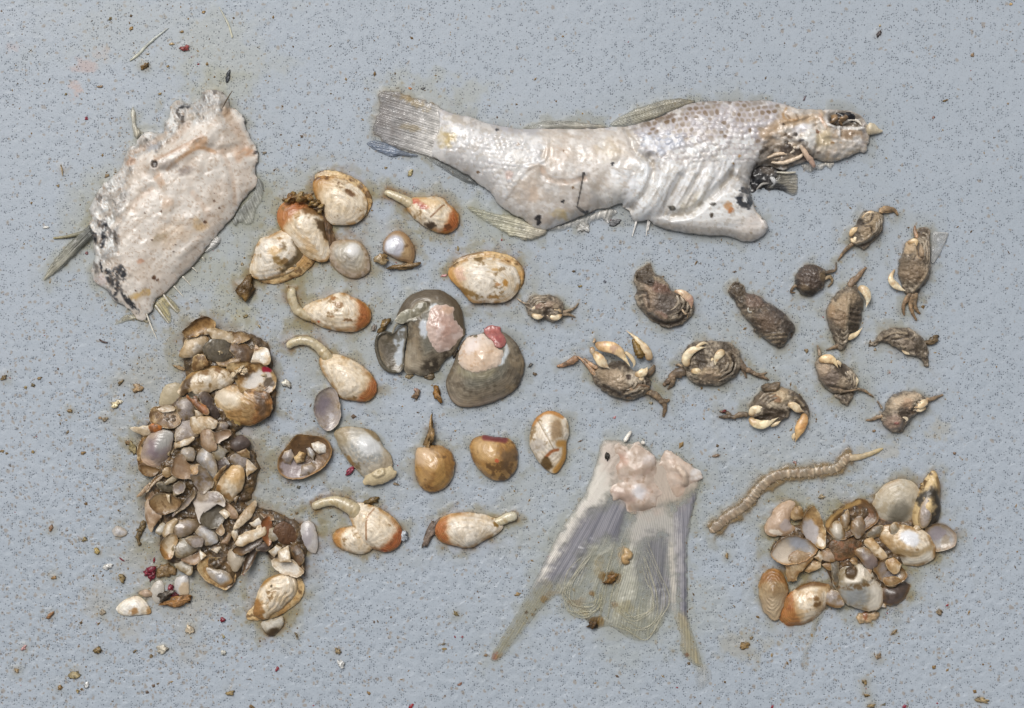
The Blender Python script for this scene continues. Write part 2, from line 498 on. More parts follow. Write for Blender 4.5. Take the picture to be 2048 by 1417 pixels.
# ------------------------------------------------------------------ the deck: one wet, speckled gel-coat sheet
def deck_material():
    m, nt, p = nodes_of('gelcoat_deck')
    v = pxcoord(nt)
    wob = new(nt, 'ShaderNodeTexNoise', {'Vector': v, 'Scale': 1 / 26., 'Detail': 3})
    wv = new(nt, 'ShaderNodeVectorMath', {0: wob.outputs['Color'], 1: (0.5, 0.5, 0.5)}, operation='SUBTRACT')
    wv2 = new(nt, 'ShaderNodeVectorMath', {0: wv.outputs[0]}, operation='SCALE'); wv2.inputs['Scale'].default_value = 22.0
    vv = new(nt, 'ShaderNodeVectorMath', {0: v, 1: wv2.outputs[0]}, operation='ADD').outputs[0]
    va = new(nt, 'ShaderNodeTexVoronoi', {'Vector': vv, 'Scale': 1 / 21., 'Randomness': 1.0}, voronoi_dimensions='2D')
    sa = new(nt, 'ShaderNodeSeparateColor', {0: va.outputs['Color']})
    big = new(nt, 'ShaderNodeTexNoise', {'Vector': v, 'Scale': 1 / 240., 'Detail': 3})
    clus = ramp(nt, mth(nt, 'SUBTRACT', va.outputs['Distance'], mth(nt, 'MULTIPLY_ADD', big.outputs[0], 0.5, -0.25)), 0.42, 0.24)
    clus = mth(nt, 'MULTIPLY', clus, ramp(nt, sa.outputs[0], 0.12, 0.3))
    vb = new(nt, 'ShaderNodeTexVoronoi', {'Vector': v, 'Scale': 1 / 4.3, 'Randomness': 1.0}, voronoi_dimensions='2D')
    sb = new(nt, 'ShaderNodeSeparateColor', {0: vb.outputs['Color']})
    dsz = mth(nt, 'MULTIPLY', sb.outputs[1], 0.16)
    dots = ramp(nt, mth(nt, 'SUBTRACT', vb.outputs['Distance'], dsz), 0.24, 0.12)
    dots = mth(nt, 'MULTIPLY', dots, ramp(nt, sb.outputs[0], 0.34, 0.40))
    dots_in = mth(nt, 'MULTIPLY', dots, mth(nt, 'MULTIPLY_ADD', clus, 0.70, 0.22))
    dots_in = mth(nt, 'MAXIMUM', dots_in, mth(nt, 'MULTIPLY', dots, ramp(nt, sb.outputs[2], 0.80, 0.84)))
    # brown silt specks
    vc = new(nt, 'ShaderNodeTexVoronoi', {'Vector': vv, 'Scale': 1 / 9., 'Randomness': 1.0}, voronoi_dimensions='2D')
    sc_ = new(nt, 'ShaderNodeSeparateColor', {0: vc.outputs['Color']})
    dirt = new(nt, 'ShaderNodeAttribute', attribute_name='dirt')
    spk = ramp(nt, mth(nt, 'SUBTRACT', vc.outputs['Distance'], mth(nt, 'MULTIPLY', sc_.outputs[1], 0.22)), 0.30, 0.08)
    spk = mth(nt, 'MULTIPLY', spk, ramp(nt, mth(nt, 'ADD', sc_.outputs[0], mth(nt, 'MULTIPLY', dirt.outputs['Fac'], 0.34)), 0.95, 1.0))
    spk = mth(nt, 'MULTIPLY', spk, 0.62)
    at = new(nt, 'ShaderNodeAttribute', attribute_name='Col')
    men = new(nt, 'ShaderNodeAttribute', attribute_name='film')
    n1 = new(nt, 'ShaderNodeTexNoise', {'Vector': v, 'Scale': 1 / 420., 'Detail': 7, 'Roughness': 0.68, 'Distortion': 0.8})
    n2 = new(nt, 'ShaderNodeTexNoise', {'Vector': v, 'Scale': 1 / 14., 'Detail': 4})
    c = cmix(nt, n1.outputs[0], (158, 168, 178), (177, 185, 195))
    c = cmix(nt, mth(nt, 'MULTIPLY', ramp(nt, n2.outputs[0], 0.45, 0.75), 0.25), c, (152, 163, 175))
    c = cmix(nt, mth(nt, 'MULTIPLY', clus, 0.10), c, (122, 131, 141))
    c = cmix(nt, mth(nt, 'MULTIPLY', spk, 0.8), c, (138, 116, 84))
    c = cmix(nt, at.outputs['Alpha'], c, at.outputs['Color'])
    c = cmix(nt, mth(nt, 'MULTIPLY', dots_in, 0.70), c, (64, 71, 82))
    nt.links.new(c, p.inputs['Base Color'])
    p.inputs['Roughness'].default_value = 0.42
    p.inputs['Specular IOR Level'].default_value = 0.35
    # relief: small pimples and soft ridges, drowned where the juice lies
    tex = new(nt, 'ShaderNodeAttribute', attribute_name='relief')
    n3 = new(nt, 'ShaderNodeTexNoise', {'Vector': v, 'Scale': 1 / 11., 'Detail': 2, 'Roughness': 0.5})
    pim = ramp(nt, va.outputs['Distance'], 0.55, 0.05)
    h = mth(nt, 'ADD', mth(nt, 'MULTIPLY', pim, -0.5), mth(nt, 'MULTIPLY', ramp(nt, n3.outputs[0], 0.45, 0.75), 0.28))
    h = mth(nt, 'MULTIPLY', h, mth(nt, 'MULTIPLY', tex.outputs['Fac'], mth(nt, 'SUBTRACT', 1.0, mth(nt, 'MULTIPLY', men.outputs['Fac'], 0.9))))
    h = mth(nt, 'SUBTRACT', h, mth(nt, 'MULTIPLY', dots_in, 0.35))
    b = new(nt, 'ShaderNodeBump', {'Height': h, 'Strength': 0.6, 'Distance': 1.6 * S})
    nt.links.new(b.outputs[0], p.inputs['Normal'])
    hc = mth(nt, 'ADD', mth(nt, 'MULTIPLY', h, 0.5), mth(nt, 'MULTIPLY', men.outputs['Fac'], 1.3))
    b2 = new(nt, 'ShaderNodeBump', {'Height': hc, 'Strength': 1.0, 'Distance': 2.5 * S})
    p.inputs['Coat Weight'].default_value = 0.7
    p.inputs['Coat Roughness'].default_value = 0.26
    p.inputs['Coat IOR'].default_value = 1.34
    nt.links.new(b2.outputs[0], p.inputs['Coat Normal'])
    return m

def make_deck():
    r = 3.0
    xs = np.concatenate([-np.geomspace(60000, 240, 26) , np.arange(-180, 2230, r), 2048 + np.geomspace(240, 60000, 26)])
    ys = np.concatenate([-np.geomspace(60000, 240, 26), np.arange(-180, 1600, r), 1417 + np.geomspace(240, 60000, 26)])
    X, Y = np.meshgrid(xs, ys)
    ny, nx = X.shape
    Cs = np.zeros(X.shape + (3,)); Cs[:] = rgb((150, 135, 95))
    A = np.zeros_like(X); film = np.zeros_like(X)
    def win(x0, y0, x1, y1):
        i0, i1 = np.searchsorted(ys, y0), np.searchsorted(ys, y1)
        j0, j1 = np.searchsorted(xs, x0), np.searchsorted(xs, x1)
        return slice(i0, i1), slice(j0, j1)
    def blend(w, k, col):
        a0 = A[w]; a1 = a0 + k * (1 - a0)
        f = (k / np.maximum(a1, 1e-5))[..., None]
        Cs[w] = Cs[w] * (1 - f) + rgb(col) * f
        A[w] = a1
    # wide faint yellowish seepage, then pinkish smears, then the close juice rims
    for (x, y, rx, ry, col, a) in SMEARS:
        w = win(x - 2 * rx, y - 2 * ry, x + 2 * rx, y + 2 * ry)
        xx, yy = X[w], Y[w]
        q = np.hypot((xx - x) / rx, (yy - y) / ry) + 0.7 * fbm(xx, yy, min(rx, ry) * 0.7, int(x + y), 5, 0.65)
        blend(w, a * sm(1.1, 0.35, q), col)
    for poly, wd, amt, col in STAINS:
        x0, y0 = poly.min(0) - wd * 3; x1, y1 = poly.max(0) + wd * 3
        w = win(x0, y0, x1, y1)
        xx, yy = X[w], Y[w]
        d, _, _ = sdist(xx, yy, poly)
        d = -d
        nz = fbm(xx, yy, 26, 5, 4)
        dd = np.clip(d, 0, None)
        k = np.exp(-dd / (wd * (0.36 + 0.6 * nz).clip(0.12, 1.5)))
        lim = wd * (1.0 + 1.5 * nz).clip(0.15, 3.2)
        plate = sm(lim + 3, lim - 3, dd)              # the edge of the little pool round it
        film[w] = np.maximum(film[w], (0.35 * plate + 0.65 * np.exp(-dd / 5.0)) * min(1, amt * 1.5))
        wide = plate * 0.20 + np.exp(-dd / (wd * 2.8)) * 0.16
        blend(w, np.clip(amt * .7 * (np.exp(-dd / (wd * 2.6)) * .30 + plate * .34) * sm(-.6, .4, fbm(xx, yy, 34, 61, 5)) * 1.3, 0, .5), (140, 136, 106))
        blend(w, np.clip(amt * (k ** 1.3 * 0.68 + wide * .25) * (0.85 + 0.5 * fbm(xx, yy, 9, 8, 4)), 0, 0.95), col)
    dirt = 0.12 + 0.35 * sm(900, 100, X) * sm(200, 800, Y) + 0.22 * sm(900, 1300, Y) + 0.15 * fbm(X, Y, 170, 3, 4)
    dirt = dirt + 0.35 * np.exp(-(((X - 330) / 260) ** 2 + ((Y - 1000) / 300) ** 2)) + 0.18 * np.exp(-(((X - 1800) / 240) ** 2 + ((Y - 1200) / 160) ** 2)) + 0.2 * np.exp(-(((X - 300) / 280) ** 2 + ((Y - 150) / 170) ** 2))
    relief = 0.28 + 1.0 * sm(500, 1250, Y + 0.12 * X) + 0.2 * fbm(X, Y, 260, 12, 3)
    i, j = np.meshgrid(np.arange(ny - 1), np.arange(nx - 1), indexing='ij')
    a = i * nx + j
    F = np.stack([a, a + nx, a + nx + 1, a + 1], -1).reshape(-1, 4)
    V = np.stack([(X - CX) * S, (CY - Y) * S, np.zeros_like(X)], -1).reshape(-1, 3)
    C = np.concatenate([lin(Cs).reshape(-1, 3), A.reshape(-1, 1)], 1)
    o = mk_mesh('ground', V, F, C, deck_material(), None, {'film': film.ravel(), 'dirt': dirt.clip(0, 1).ravel(), 'relief': relief.clip(0.15, 1.5).ravel()})
    tag(o, 'wet grey speckled boat deck', None, None, 'structure')
SMEARS = []

# ------------------------------------------------------------------ big pieces of fish
A_ = crop(60, 140, 2.576); B_ = crop(720, 160, 3.793); C_ = crop(1220, 160, 3.531); D_ = crop(460, 330, 4.05)
E_ = crop(740, 360, 4.427); F_ = crop(540, 550, 3.793); G_ = crop(540, 760, 3.303); H_ = crop(960, 850, 2.673)
P1 = crop(240, 620, 5.062); P2 = crop(240, 820, 5.903); P3 = crop(220, 960, 4.293)
K1 = crop(1100, 520, 4.428); K2 = crop(1400, 400, 4.016); K3 = crop(1410, 640, 4.096); K4 = crop(1400, 880, 3.634)
T1 = crop(0, 0, 3.657); L1 = crop(0, 600, 3.543); L2 = crop(0, 1000, 2.926); L3 = crop(1400, 1100, 3.160); HD = crop(1500, 180, 6.44)

def rays(f, pts_a, pts_b, n, seed=0):
    """0..1 ridge pattern of fin rays running from line a to line b (position across, position along)"""
    a0, a1 = np.array(pts_a[0]), np.array(pts_a[1]); b0, b1 = np.array(pts_b[0]), np.array(pts_b[1])
    # invert the bilinear patch by fixed-point steps
    v = np.full(f.X.shape, 0.5); u = np.full(f.X.shape, 0.5)
    P = np.stack([f.X, f.Y], -1)
    for _ in range(6):
        A0 = a0 + (b0 - a0) * v[..., None]; A1 = a1 + (b1 - a1) * v[..., None]
        e = A1 - A0
        u = ((P - A0) * e).sum(-1) / (e * e).sum(-1)
        L0 = a0 + (a1 - a0) * u[..., None]; L1_ = b0 + (b1 - b0) * u[..., None]
        e = L1_ - L0
        v = ((P - L0) * e).sum(-1) / (e * e).sum(-1)
    ph = u * n + 0.16 * fbm(v * 3, u * n, 1.0, seed, 2)
    return 0.5 + 0.5 * np.cos(2 * np.pi * ph), u, v

def fin(name, outline, a, b, n, parent, c0, c1, a0=0.75, a1=0.4, H=2.0, seed=1, res=1.6, rough=1.2, zoff=0.0, label=None, st=None, extra=None):
    f = Field(outline, res=res, rough=rough, seed=seed)
    r, u, v = rays(f, a, b, n, seed)
    v = np.clip(v, 0, 1)
    f.C = rgb(c0) * (1 - v)[..., None] + rgb(c1) * v[..., None]
    r = np.clip(.5 + .6 * (r - .5) + .5 * fbm(u * n * 2.2, v * 3, 1.0, seed + 70, 3), 0, 1)
    f.C = f.C * (0.88 + 0.16 * r + 0.14 * f.n(12, 3))[..., None]
    f.A = np.clip((a0 + (a1 - a0) * v) * (0.80 + 0.28 * r) + 0.15 * f.n(18, 5), 0.05, 1)
    f.Z = 0.5 + H * (0.35 + 0.45 * r) * f.edge(3) + H * 1.2 * (1 - v) * f.edge(10) + 0.8 * f.n(25, 6)
    f.G = u * n * 1.6; f.A = f.A * (.55 + .45 * sm(0, 7, f.d))
    f.Wt[:] = 0.9
    if extra: extra(f, r, u, v)
    o = f.build(name, M_FIN, parent, under=0.5, zoff=zoff)
    if label: o['label'] = label
    if st: stain(f.poly, *st)
    return o

def lattice(f, sx, sy, ang, seed, jit=0.12):
    c, t = math.cos(ang), math.sin(ang)
    U, V = (f.X * c + f.Y * t) / sx, (-f.X * t + f.Y * c) / sy
    U = U + jit * f.n(sx * 2, seed, 2); V = V + jit * f.n(sx * 2, seed + 1, 2)
    row = np.floor(V)
    U = U + 0.5 * (np.mod(row, 2))
    col = np.floor(U)
    return U - col - 0.5, V - row - 0.5, hsh(col, row, seed), col, row

# ---- the long fish
FISH_TOP = B_([(600, 225), (700, 258), (850, 290), (950, 328), (1100, 358), (1250, 378), (1400, 370), (1600, 375), (1750, 372), (1860, 366)]) + \
    C_([(100, 330), (200, 310), (330, 270), (430, 225), (520, 185), (620, 158), (720, 152), (850, 152), (950, 152), (1060, 145), (1150, 155), (1250, 178), (1310, 202), (1400, 210), (1500, 213), (1600, 214), (1700, 225), (1765, 252), (1805, 300), (1822, 350), (1828, 410), (1815, 460), (1800, 515), (1740, 518), (1680, 550), (1600, 578), (1530, 582), (1450, 562), (1400, 575), (1350, 592), (1290, 612), (1220, 640), (1150, 620), (1080, 610), (1010, 640), (988, 700), (985, 770), (1000, 830), (1015, 900), (1060, 965), (1100, 1010), (1112, 1055), (1080, 1105), (1000, 1142), (930, 1138), (830, 1105), (700, 1103), (560, 1086), (450, 1068), (350, 1045), (300, 1010), (270, 990), (200, 1003), (160, 988), (135, 930), (90, 895)])
FISH_BOT = B_([(1990, 940), (1900, 968), (1800, 985), (1720, 1020), (1600, 1068), (1500, 1108), (1400, 1140), (1310, 1120), (1240, 1060), (1180, 1032), (1110, 995), (1050, 940), (1000, 872), (920, 805), (850, 750), (750, 690), (650, 640), (580, 602), (545, 570), (560, 480), (590, 400), (600, 300)])
fish = thing('fish_carcass', 1250, 330, 'long half-digested white fish with its tail, torn belly and hollow-eyed head', 'fish')

f = Field(FISH_TOP + FISH_BOT, res=2.0, n=4, rough=1.4, seed=3)
FB = f.poly
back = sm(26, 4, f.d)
inf = f.inflate(500)
f.Z = 46 * inf ** 0.52 * (0.35 + 0.65 * f.edge(26)) + 1.0
Xb, Xc = (f.X - 720) * 3.793, (f.X - 1220) * 3.531
Yc = (f.Y - 160) * 3.531
f.base((216, 211, 206))
f.tone(1 + 0.06 * f.n(40, 1) + 0.05 * f.n(9, 2))
f.paint(sm(0.0, 0.6, f.n(60, 4)), (206, 199, 190), 0.55)
# raised scales on the tail stalk
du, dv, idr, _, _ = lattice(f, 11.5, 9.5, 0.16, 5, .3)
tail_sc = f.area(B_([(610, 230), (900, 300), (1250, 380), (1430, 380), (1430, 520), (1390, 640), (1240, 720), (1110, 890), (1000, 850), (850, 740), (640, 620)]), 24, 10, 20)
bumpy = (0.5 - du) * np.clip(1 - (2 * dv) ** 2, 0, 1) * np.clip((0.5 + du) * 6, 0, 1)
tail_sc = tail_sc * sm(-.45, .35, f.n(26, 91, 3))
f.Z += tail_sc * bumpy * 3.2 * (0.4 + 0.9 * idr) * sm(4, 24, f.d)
f.paint(tail_sc * sm(0.35, 0.8, idr) * (bumpy > 0.15), (243, 240, 238), 0.7)  # white flakes: wet glints of the scales put into the colour
f.paint(tail_sc * sm(0.42, 0.5, np.hypot(du, dv)), (200, 190, 186), 0.45)
# the scaled, brown-spotted shoulder
sh = f.area(C_([(90, 330), (330, 262), (520, 180), (620, 148), (1100, 130), (1290, 180), (1230, 320), (1120, 440), (900, 455), (700, 440), (480, 500), (330, 560), (180, 470)]), 18, 8, 18)
sh_lo = f.area(C_([(150, 420), (700, 420), (1080, 420), (1060, 560), (900, 600), (560, 620), (300, 620)]), 20, 8, 18)
f.paint(sh, (190, 182, 182), 0.8)
du, dv, idr, colr, row = lattice(f, 12.0, 10.5, -0.08, 15, .3)
cell = sm(0.50, 0.30, np.hypot(du, dv * 0.95))
ups = sm(470, 170, Yc - 0.12 * (600 - Xc).clip(0))
rid = fbm(colr * 1.0, row * 1.0, 2.6, 41, 3)
has = (idr + 0.75 * rid > 0.74 - 0.42 * ups)
f.paint(sh * cell * has, (112, 88, 62), 0.40 + 0.55 * hsh(colr, row, 77))
f.paint(np.clip(sh + sh_lo, 0, 1) * sm(0.40, 0.5, np.hypot(du, dv)), (168, 154, 152), 0.5)
f.Z += np.clip(sh + sh_lo, 0, 1) * (cell - has * 1.1 * cell) * 1.6 * sm(3, 16, f.d)
f.paint(sh_lo * sm(0.72, 0.86, idr), (250, 248, 244), 0.8)
f.paint(sh * f.area(C_([(180, 420), (480, 400), (470, 520), (250, 540)]), 20, 6), (190, 196, 208), 0.6)
f.paint(f.line(C_([(110, 345), (330, 285), (520, 200), (640, 160), (860, 152), (1080, 148)]), 9, 0.9) * sm(-0.3, 0.4, f.n(14, 9)), (112, 92, 74), 0.8)
f.paint(f.line(B_([(640, 240), (950, 335), (1250, 385), (1600, 384), (1860, 372)]), 10, 1.2), (178, 172, 174), 0.7)
# peeled flesh of the middle
peel = f.area(B_([(1420, 395), (1700, 388), (2060, 400), (2080, 800), (1960, 910), (1700, 1010), (1480, 1080), (1300, 1100), (1110, 960), (1120, 880), (1240, 720), (1380, 650), (1410, 560)]), 8, 14, 26)
f.paint(peel, (206, 194, 181), 0.85)
f.paint(peel * sm(0.05, 0.5, f.n(34, 21)), (204, 186, 168), 0.5)
f.paint(peel * sm(0.15, 0.6, f.n(28, 22)), (240, 232, 224), 0.7)
f.Z += peel * (1.5 * f.n(30, 23) + 2.0 * f.n(70, 25)) * sm(3, 18, f.d)
f.lift(f.line(B_([(1420, 420), (1400, 610), (1250, 700), (1120, 880), (1100, 900)]), 4, 1.0), 1.8)
f.paint(f.line(B_([(1380, 690), (1420, 760), (1560, 790), (1700, 760)]), 5, 1.2), (206, 176, 152), 0.7)
f.lift(f.line(B_([(1380, 690), (1420, 760), (1560, 790), (1700, 760)]), 5, 1.2), -2)
f.paint(f.ell(*one(B_, 1960, 740), 22, 26, 20, 0.8), (246, 243, 240), 0.8)
f.lift(f.ell(*one(B_, 1960, 820), 26, 34, 20, 0.9), 4)
f.paint(f.ell(*one(B_, 1950, 870), 34, 24, 0, 0.8), (240, 235, 226), 0.7)
f.lift(f.line(B_([(1700, 760), (1720, 860), (1800, 960)]), 9, 1.2), -4)
f.paint(f.line(B_([(1760, 780), (1780, 880), (1830, 960)]), 7, 1.4), (196, 190, 182), 0.6)
for (x, y, rx, ry, c, a) in [(660, 440, 16, 14, (190, 160, 96), .7), (530, 390, 9, 9, (178, 140, 70), .8), (515, 450, 9, 8, (170, 132, 70), .8), (640, 490, 12, 9, (196, 170, 112), .6), (1130, 740, 10, 8, (216, 186, 172), .7), (1500, 590, 22, 26, (214, 190, 168), .6), (1320, 880, 20, 22, (214, 186, 160), .5), (1900, 560, 26, 20, (210, 190, 160), .5), (1520, 1030, 22, 9, (204, 176, 120), .7), (1450, 450, 30, 14, (212, 198, 182), .6), (700, 290, 18, 8, (190, 178, 160), .7), (780, 320, 22, 8, (184, 170, 152), .7), (960, 360, 30, 9, (190, 176, 160), .6)]:
    f.paint(f.ell(*one(B_, x, y), rx, ry, 20, 0.9, 0.5), c, a)
for (x, y, r) in [(1350, 1050, 5.5), (1356, 1085, 4.5), (1535, 932, 3.2), (1690, 730, 3), (1612, 828, 2.6), (1910, 650, 3), (1042, 388, 3), (1200, 502, 2.4), (1540, 552, 2), (1720, 1018, 5), (895, 712, 2.6)]:
    f.paint(f.ell(*one(B_, x, y), r, r * 1.3, 30, 0.5, 0.5), (48, 46, 48) if r > 2.9 else (110, 76, 40), 0.95)
f.paint(f.line(B_([(1690, 735), (1668, 850), (1645, 960)]), 1.6, 0.8), (70, 66, 62), 0.9)
f.paint(f.line(B_([(1640, 968), (1680, 998), (1722, 1018)]), 3.0, 0.8, True), (52, 52, 56), 0.95)
# waist crease and the white folded belly
for p, w, h in [([(110, 350), (140, 430), (175, 520), (280, 600)], 6, -5), ([(282, 560), (300, 640), (270, 780), (190, 880), (120, 930)], 8, -10), ([(480, 700), (400, 880), (390, 950)], 7, -6), ([(600, 690), (545, 800), (500, 880)], 5, -4), ([(430, 970), (560, 945), (650, 880), (720, 820), (850, 690)], 8, -9), ([(860, 640), (850, 690), (950, 740), (985, 780)], 6, -5)]:
    m_ = f.line(C_(p), w, 1.3)
    f.lift(m_, h * 1.25)
    f.paint(f.line(C_(p), w * 0.5, 1.4), (164, 148, 126), 0.6)
f.paint(f.area(C_([(140, 620), (260, 600), (290, 700), (250, 800), (150, 880), (90, 860)]), 18, 6), (246, 244, 244), 0.85)
for p, w, h in [([(430, 660), (350, 780), (260, 930)], 17, 7), ([(200, 640), (230, 740), (190, 840)], 18, 5), ([(580, 690), (540, 790), (510, 870)], 7, 5), ([(700, 670), (660, 760), (610, 850)], 7, 5), ([(330, 780), (270, 900), (210, 960)], 10, 4)]:
    f.lift(f.line(C_(p), w, 1.3), h)
    f.paint(f.line(C_(p), w, 1.0), (246, 244, 240), 0.85)
flap = f.area(C_([(270, 985), (430, 972), (560, 958), (660, 880), (740, 830), (860, 790), (1000, 800), (1060, 960), (1115, 1050), (1080, 1110), (1000, 1150), (830, 1110), (560, 1090), (330, 1040)]), 8, 4)
f.lift(flap * f.edge(20), 5)
f.paint(flap, (247, 243, 237), 0.9)
f.paint(f.ell(*one(C_, 1000, 1040), 30, 26, 0, 0.9), (228, 214, 202), 0.8)
f.paint(f.line(C_([(330, 1040), (560, 1078), (830, 1098), (1000, 1130)]), 9, 1.4), (218, 200, 178), 0.7)
f.paint(f.ell(*one(C_, 560, 880), 34, 14, -25, 0.9), (206, 192, 164), 0.6)
f.lift(f.line(C_([(1020, 830), (1030, 900), (1075, 980), (1105, 1040)]), 5, 1.0), 5)
f.paint(f.line(C_([(1015, 810), (1025, 900), (1060, 960)]), 6, 1.0), (176, 160, 140), 0.7)
for (x, y, rx, ry, c) in [(955, 790, 14, 8, (44, 48, 54)), (905, 850, 7, 14, (44, 46, 52)), (985, 850, 8, 18, (38, 42, 48)), (930, 898, 12, 6, (60, 60, 62)), (430, 915, 7, 5, (66, 64, 58)), (712, 890, 5, 4, (90, 84, 76)), (705, 970, 4.5, 6, (84, 72, 60)), (820, 905, 9, 10, (200, 150, 104)), (835, 935, 6, 6, (196, 132, 84)), (1080, 965, 4, 7, (90, 84, 76)), (985, 1085, 4, 2, (130, 96, 60)), (855, 605, 3, 2, (150, 120, 80)), (900, 550, 3, 3, (170, 130, 80))]:
    f.paint(f.ell(*one(C_, x, y), rx, ry, 15, 0.5, 0.45), c, 0.95)
# head
head = f.area(C_([(1180, 200), (1330, 205), (1700, 215), (1840, 330), (1840, 560), (1400, 600), (1100, 620), (1060, 520), (1090, 430), (1180, 330)]), 18, 6)
f.paint(head, (190, 176, 160), 0.8)
f.paint(head * sm(0.0, 0.5, f.n(16, 61)), (226, 216, 204), 0.8)
f.paint(head * sm(0.2, 0.6, f.n(13, 63)), (176, 148, 118), 0.6)
f.lift(head * 1.0, 3.5 * f.n(13, 62, 3))
f.paint(f.line(C_([(1070, 400), (1180, 330), (1280, 300), (1420, 265), (1480, 240)]), 10, 1.2), (190, 158, 122), 0.75)
f.lift(f.line(C_([(1200, 310), (1300, 290), (1430, 250), (1480, 300), (1500, 350)]), 4, 1.2), 4)
f.paint(f.line(C_([(1470, 250), (1490, 310), (1510, 350)]), 3.5, 1.0), (214, 170, 136), 0.8)
f.paint(f.line(C_([(1240, 205), (1210, 260), (1240, 300), (1300, 295)]), 2.5, 1.0), (176, 136, 92), 0.8)
f.paint(f.line(C_([(1235, 250), (1255, 285)]), 2, 1), (130, 100, 70), 0.8)
f.paint(f.line(C_([(1300, 255), (1310, 285)]), 2, 1), (140, 108, 74), 0.8)
f.paint(f.ell(*one(C_, 1270, 235), 14, 7, -15, 0.8), (222, 204, 186), 0.8)
f.paint(f.ell(*one(C_, 1390, 430), 17, 26, -8, 0.7), (240, 234, 224), 0.9)
f.lift(f.ell(*one(C_, 1390, 430), 15, 26, -8, 1.2), 5)
f.paint(f.ell(*one(C_, 1490, 430), 16, 22, 10, 0.6), (206, 186, 152), 0.9)
f.lift(f.line(C_([(1440, 340), (1470, 420), (1440, 520)]), 4, 1.2), -4)
f.paint(f.ell(*one(C_, 1330, 360), 18, 8, -20, 0.9), (222, 216, 218), 0.8)
for (x, y, r, c) in [(1452, 376, 4.5, (112, 66, 36)), (1210, 328, 3, (60, 44, 34)), (1465, 522, 4, (86, 72, 60)), (1556, 455, 4, (140, 104, 62)), (1250, 420, 5, (72, 60, 52)), (1290, 400, 5, (64, 56, 50)), (1330, 440, 5, (84, 82, 86)), (1225, 400, 4, (98, 80, 62))]:
    f.paint(f.ell(*one(C_, x, y), r, r * 0.8, 0, 0.6, 0.4), c, 0.9)
# eye socket: a hollow with a pale rim
sock = f.ell(*one(C_, 1652, 292), 38, 21, 8, 0.35, 0.08)
f.lift(sock, -13)
f.paint(f.ell(*one(C_, 1652, 295), 43, 26, 8, 0.3, 0.08), (214, 206, 200), 0.8)
f.lift(f.line(C_([(1525, 300), (1560, 245), (1640, 228), (1740, 250), (1785, 320)]), 4, 1), 4)
f.paint(sock, (96, 84, 70), 0.95)
sock2 = f.ell(*one(C_, 1690, 385), 26, 15, 4, 0.4, 0.1)
f.lift(sock2, -5); f.paint(sock2, (160, 134, 108), 0.9)
f.paint(f.line(C_([(1530, 330), (1620, 345), (1780, 350)]), 3.2, 0.8), (226, 220, 212), 0.9)
f.lift(f.line(C_([(1530, 330), (1620, 345), (1780, 350)]), 3.2, 0.8), 5)
f.lift(f.line(C_([(1608, 345), (1604, 400)]), 2.4, 0.8), 4); f.paint(f.line(C_([(1608, 345), (1604, 400)]), 2.4, 0.8), (230, 222, 214), 0.9)
f.paint(f.ell(*one(C_, 1735, 430), 12, 9, 0, 0.8), (226, 220, 214), 0.8)
f.paint(f.line(C_([(1780, 330), (1790, 400), (1770, 500)]), 4, 1.2), (150, 138, 132), 0.6)
f.paint(f.line(C_([(1440, 560), (1530, 578), (1600, 572), (1740, 512), (1800, 505)]), 6, 1.4), (190, 164, 128), 0.7)
f.paint(f.line(C_([(1420, 500), (1540, 490), (1700, 470)]), 5, 1.2), (222, 208, 192), 0.7)
# torn throat
gill = f.area(C_([(1060, 540), (1090, 450), (1220, 420), (1330, 460), (1420, 520), (1440, 565), (1290, 620), (1150, 640), (1050, 610)]), 10, 6)
f.paint(gill, (168, 146, 122), 0.8)
f.Z += gill * 3.5 * f.n(9, 71, 4, stretch=3.0, ang=-0.35)
f.lift(gill, -5)
f.paint(gill * sm(0.1, 0.45, f.n(8, 72, 3, stretch=3.5, ang=-0.35)), (226, 214, 200), 0.85)
f.paint(gill * sm(0.0, 0.4, f.n(9, 73, 3, stretch=2.5, ang=-0.35)), (84, 72, 62), 0.9)
f.paint(f.area(C_([(1050, 600), (1060, 520), (1130, 470), (1200, 560), (1290, 600), (1150, 640)]), 20, 6), (88, 78, 68), .6)
f.paint(f.ell(*one(C_, 1235, 480), 9, 6, -60, 0.6), (70, 58, 50), 0.9)
f.paint(f.ell(*one(C_, 1370, 560), 8, 5, 0, 0.6), (84, 56, 40), 0.9)
dk = f.area(C_([(985, 660), (1040, 605), (1150, 620), (1180, 650), (1150, 700), (1060, 720), (1000, 780)]), 6, 3)
f.paint(dk, (66, 64, 62), 0.9); f.lift(dk, -10)
bright = sm(.5, .66, f.C.mean(-1))
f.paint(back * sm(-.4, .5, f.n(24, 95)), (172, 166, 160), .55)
f.paint(sm(.15, .55, f.n(30, 96)) * (1 - head) * bright * (1 - .9 * flap), (198, 194, 190), .32)
belly = f.area(C_([(130, 560), (500, 560), (850, 560), (980, 700), (800, 800), (600, 930), (300, 1000), (120, 920)]), 30, 8)
fibre = f.n(7, 99, 4, stretch=4.5, ang=2.05)
f.Z += belly * 1.6 * fibre * sm(3, 16, f.d)
f.paint(belly * sm(.0, .45, fibre) * bright, (248, 246, 243), .6); f.paint(belly * sm(.1, .5, -fibre) * bright, (186, 176, 164), .45)
ff = f.n(9, 100, 4, stretch=3.5, ang=.1)
f.paint(flap * sm(.15, .5, ff), (222, 212, 200), .5); f.Z += flap * .9 * ff * sm(3, 14, f.d)
f.paint(peel * sm(.1, .5, f.n(8, 101, 4, stretch=3, ang=.25)) * bright, (226, 217, 207), .45); f.paint(peel * sm(.2, .55, f.n(9, 102, 4, stretch=3, ang=.25)) * bright, (184, 166, 148), .4)
f.paint(sm(.3, .6, f.n(6, 97, 3)), (178, 162, 142), .35)
f.C = np.clip(f.C * np.array([.985, 1.0, 1.02]), 0, 1)
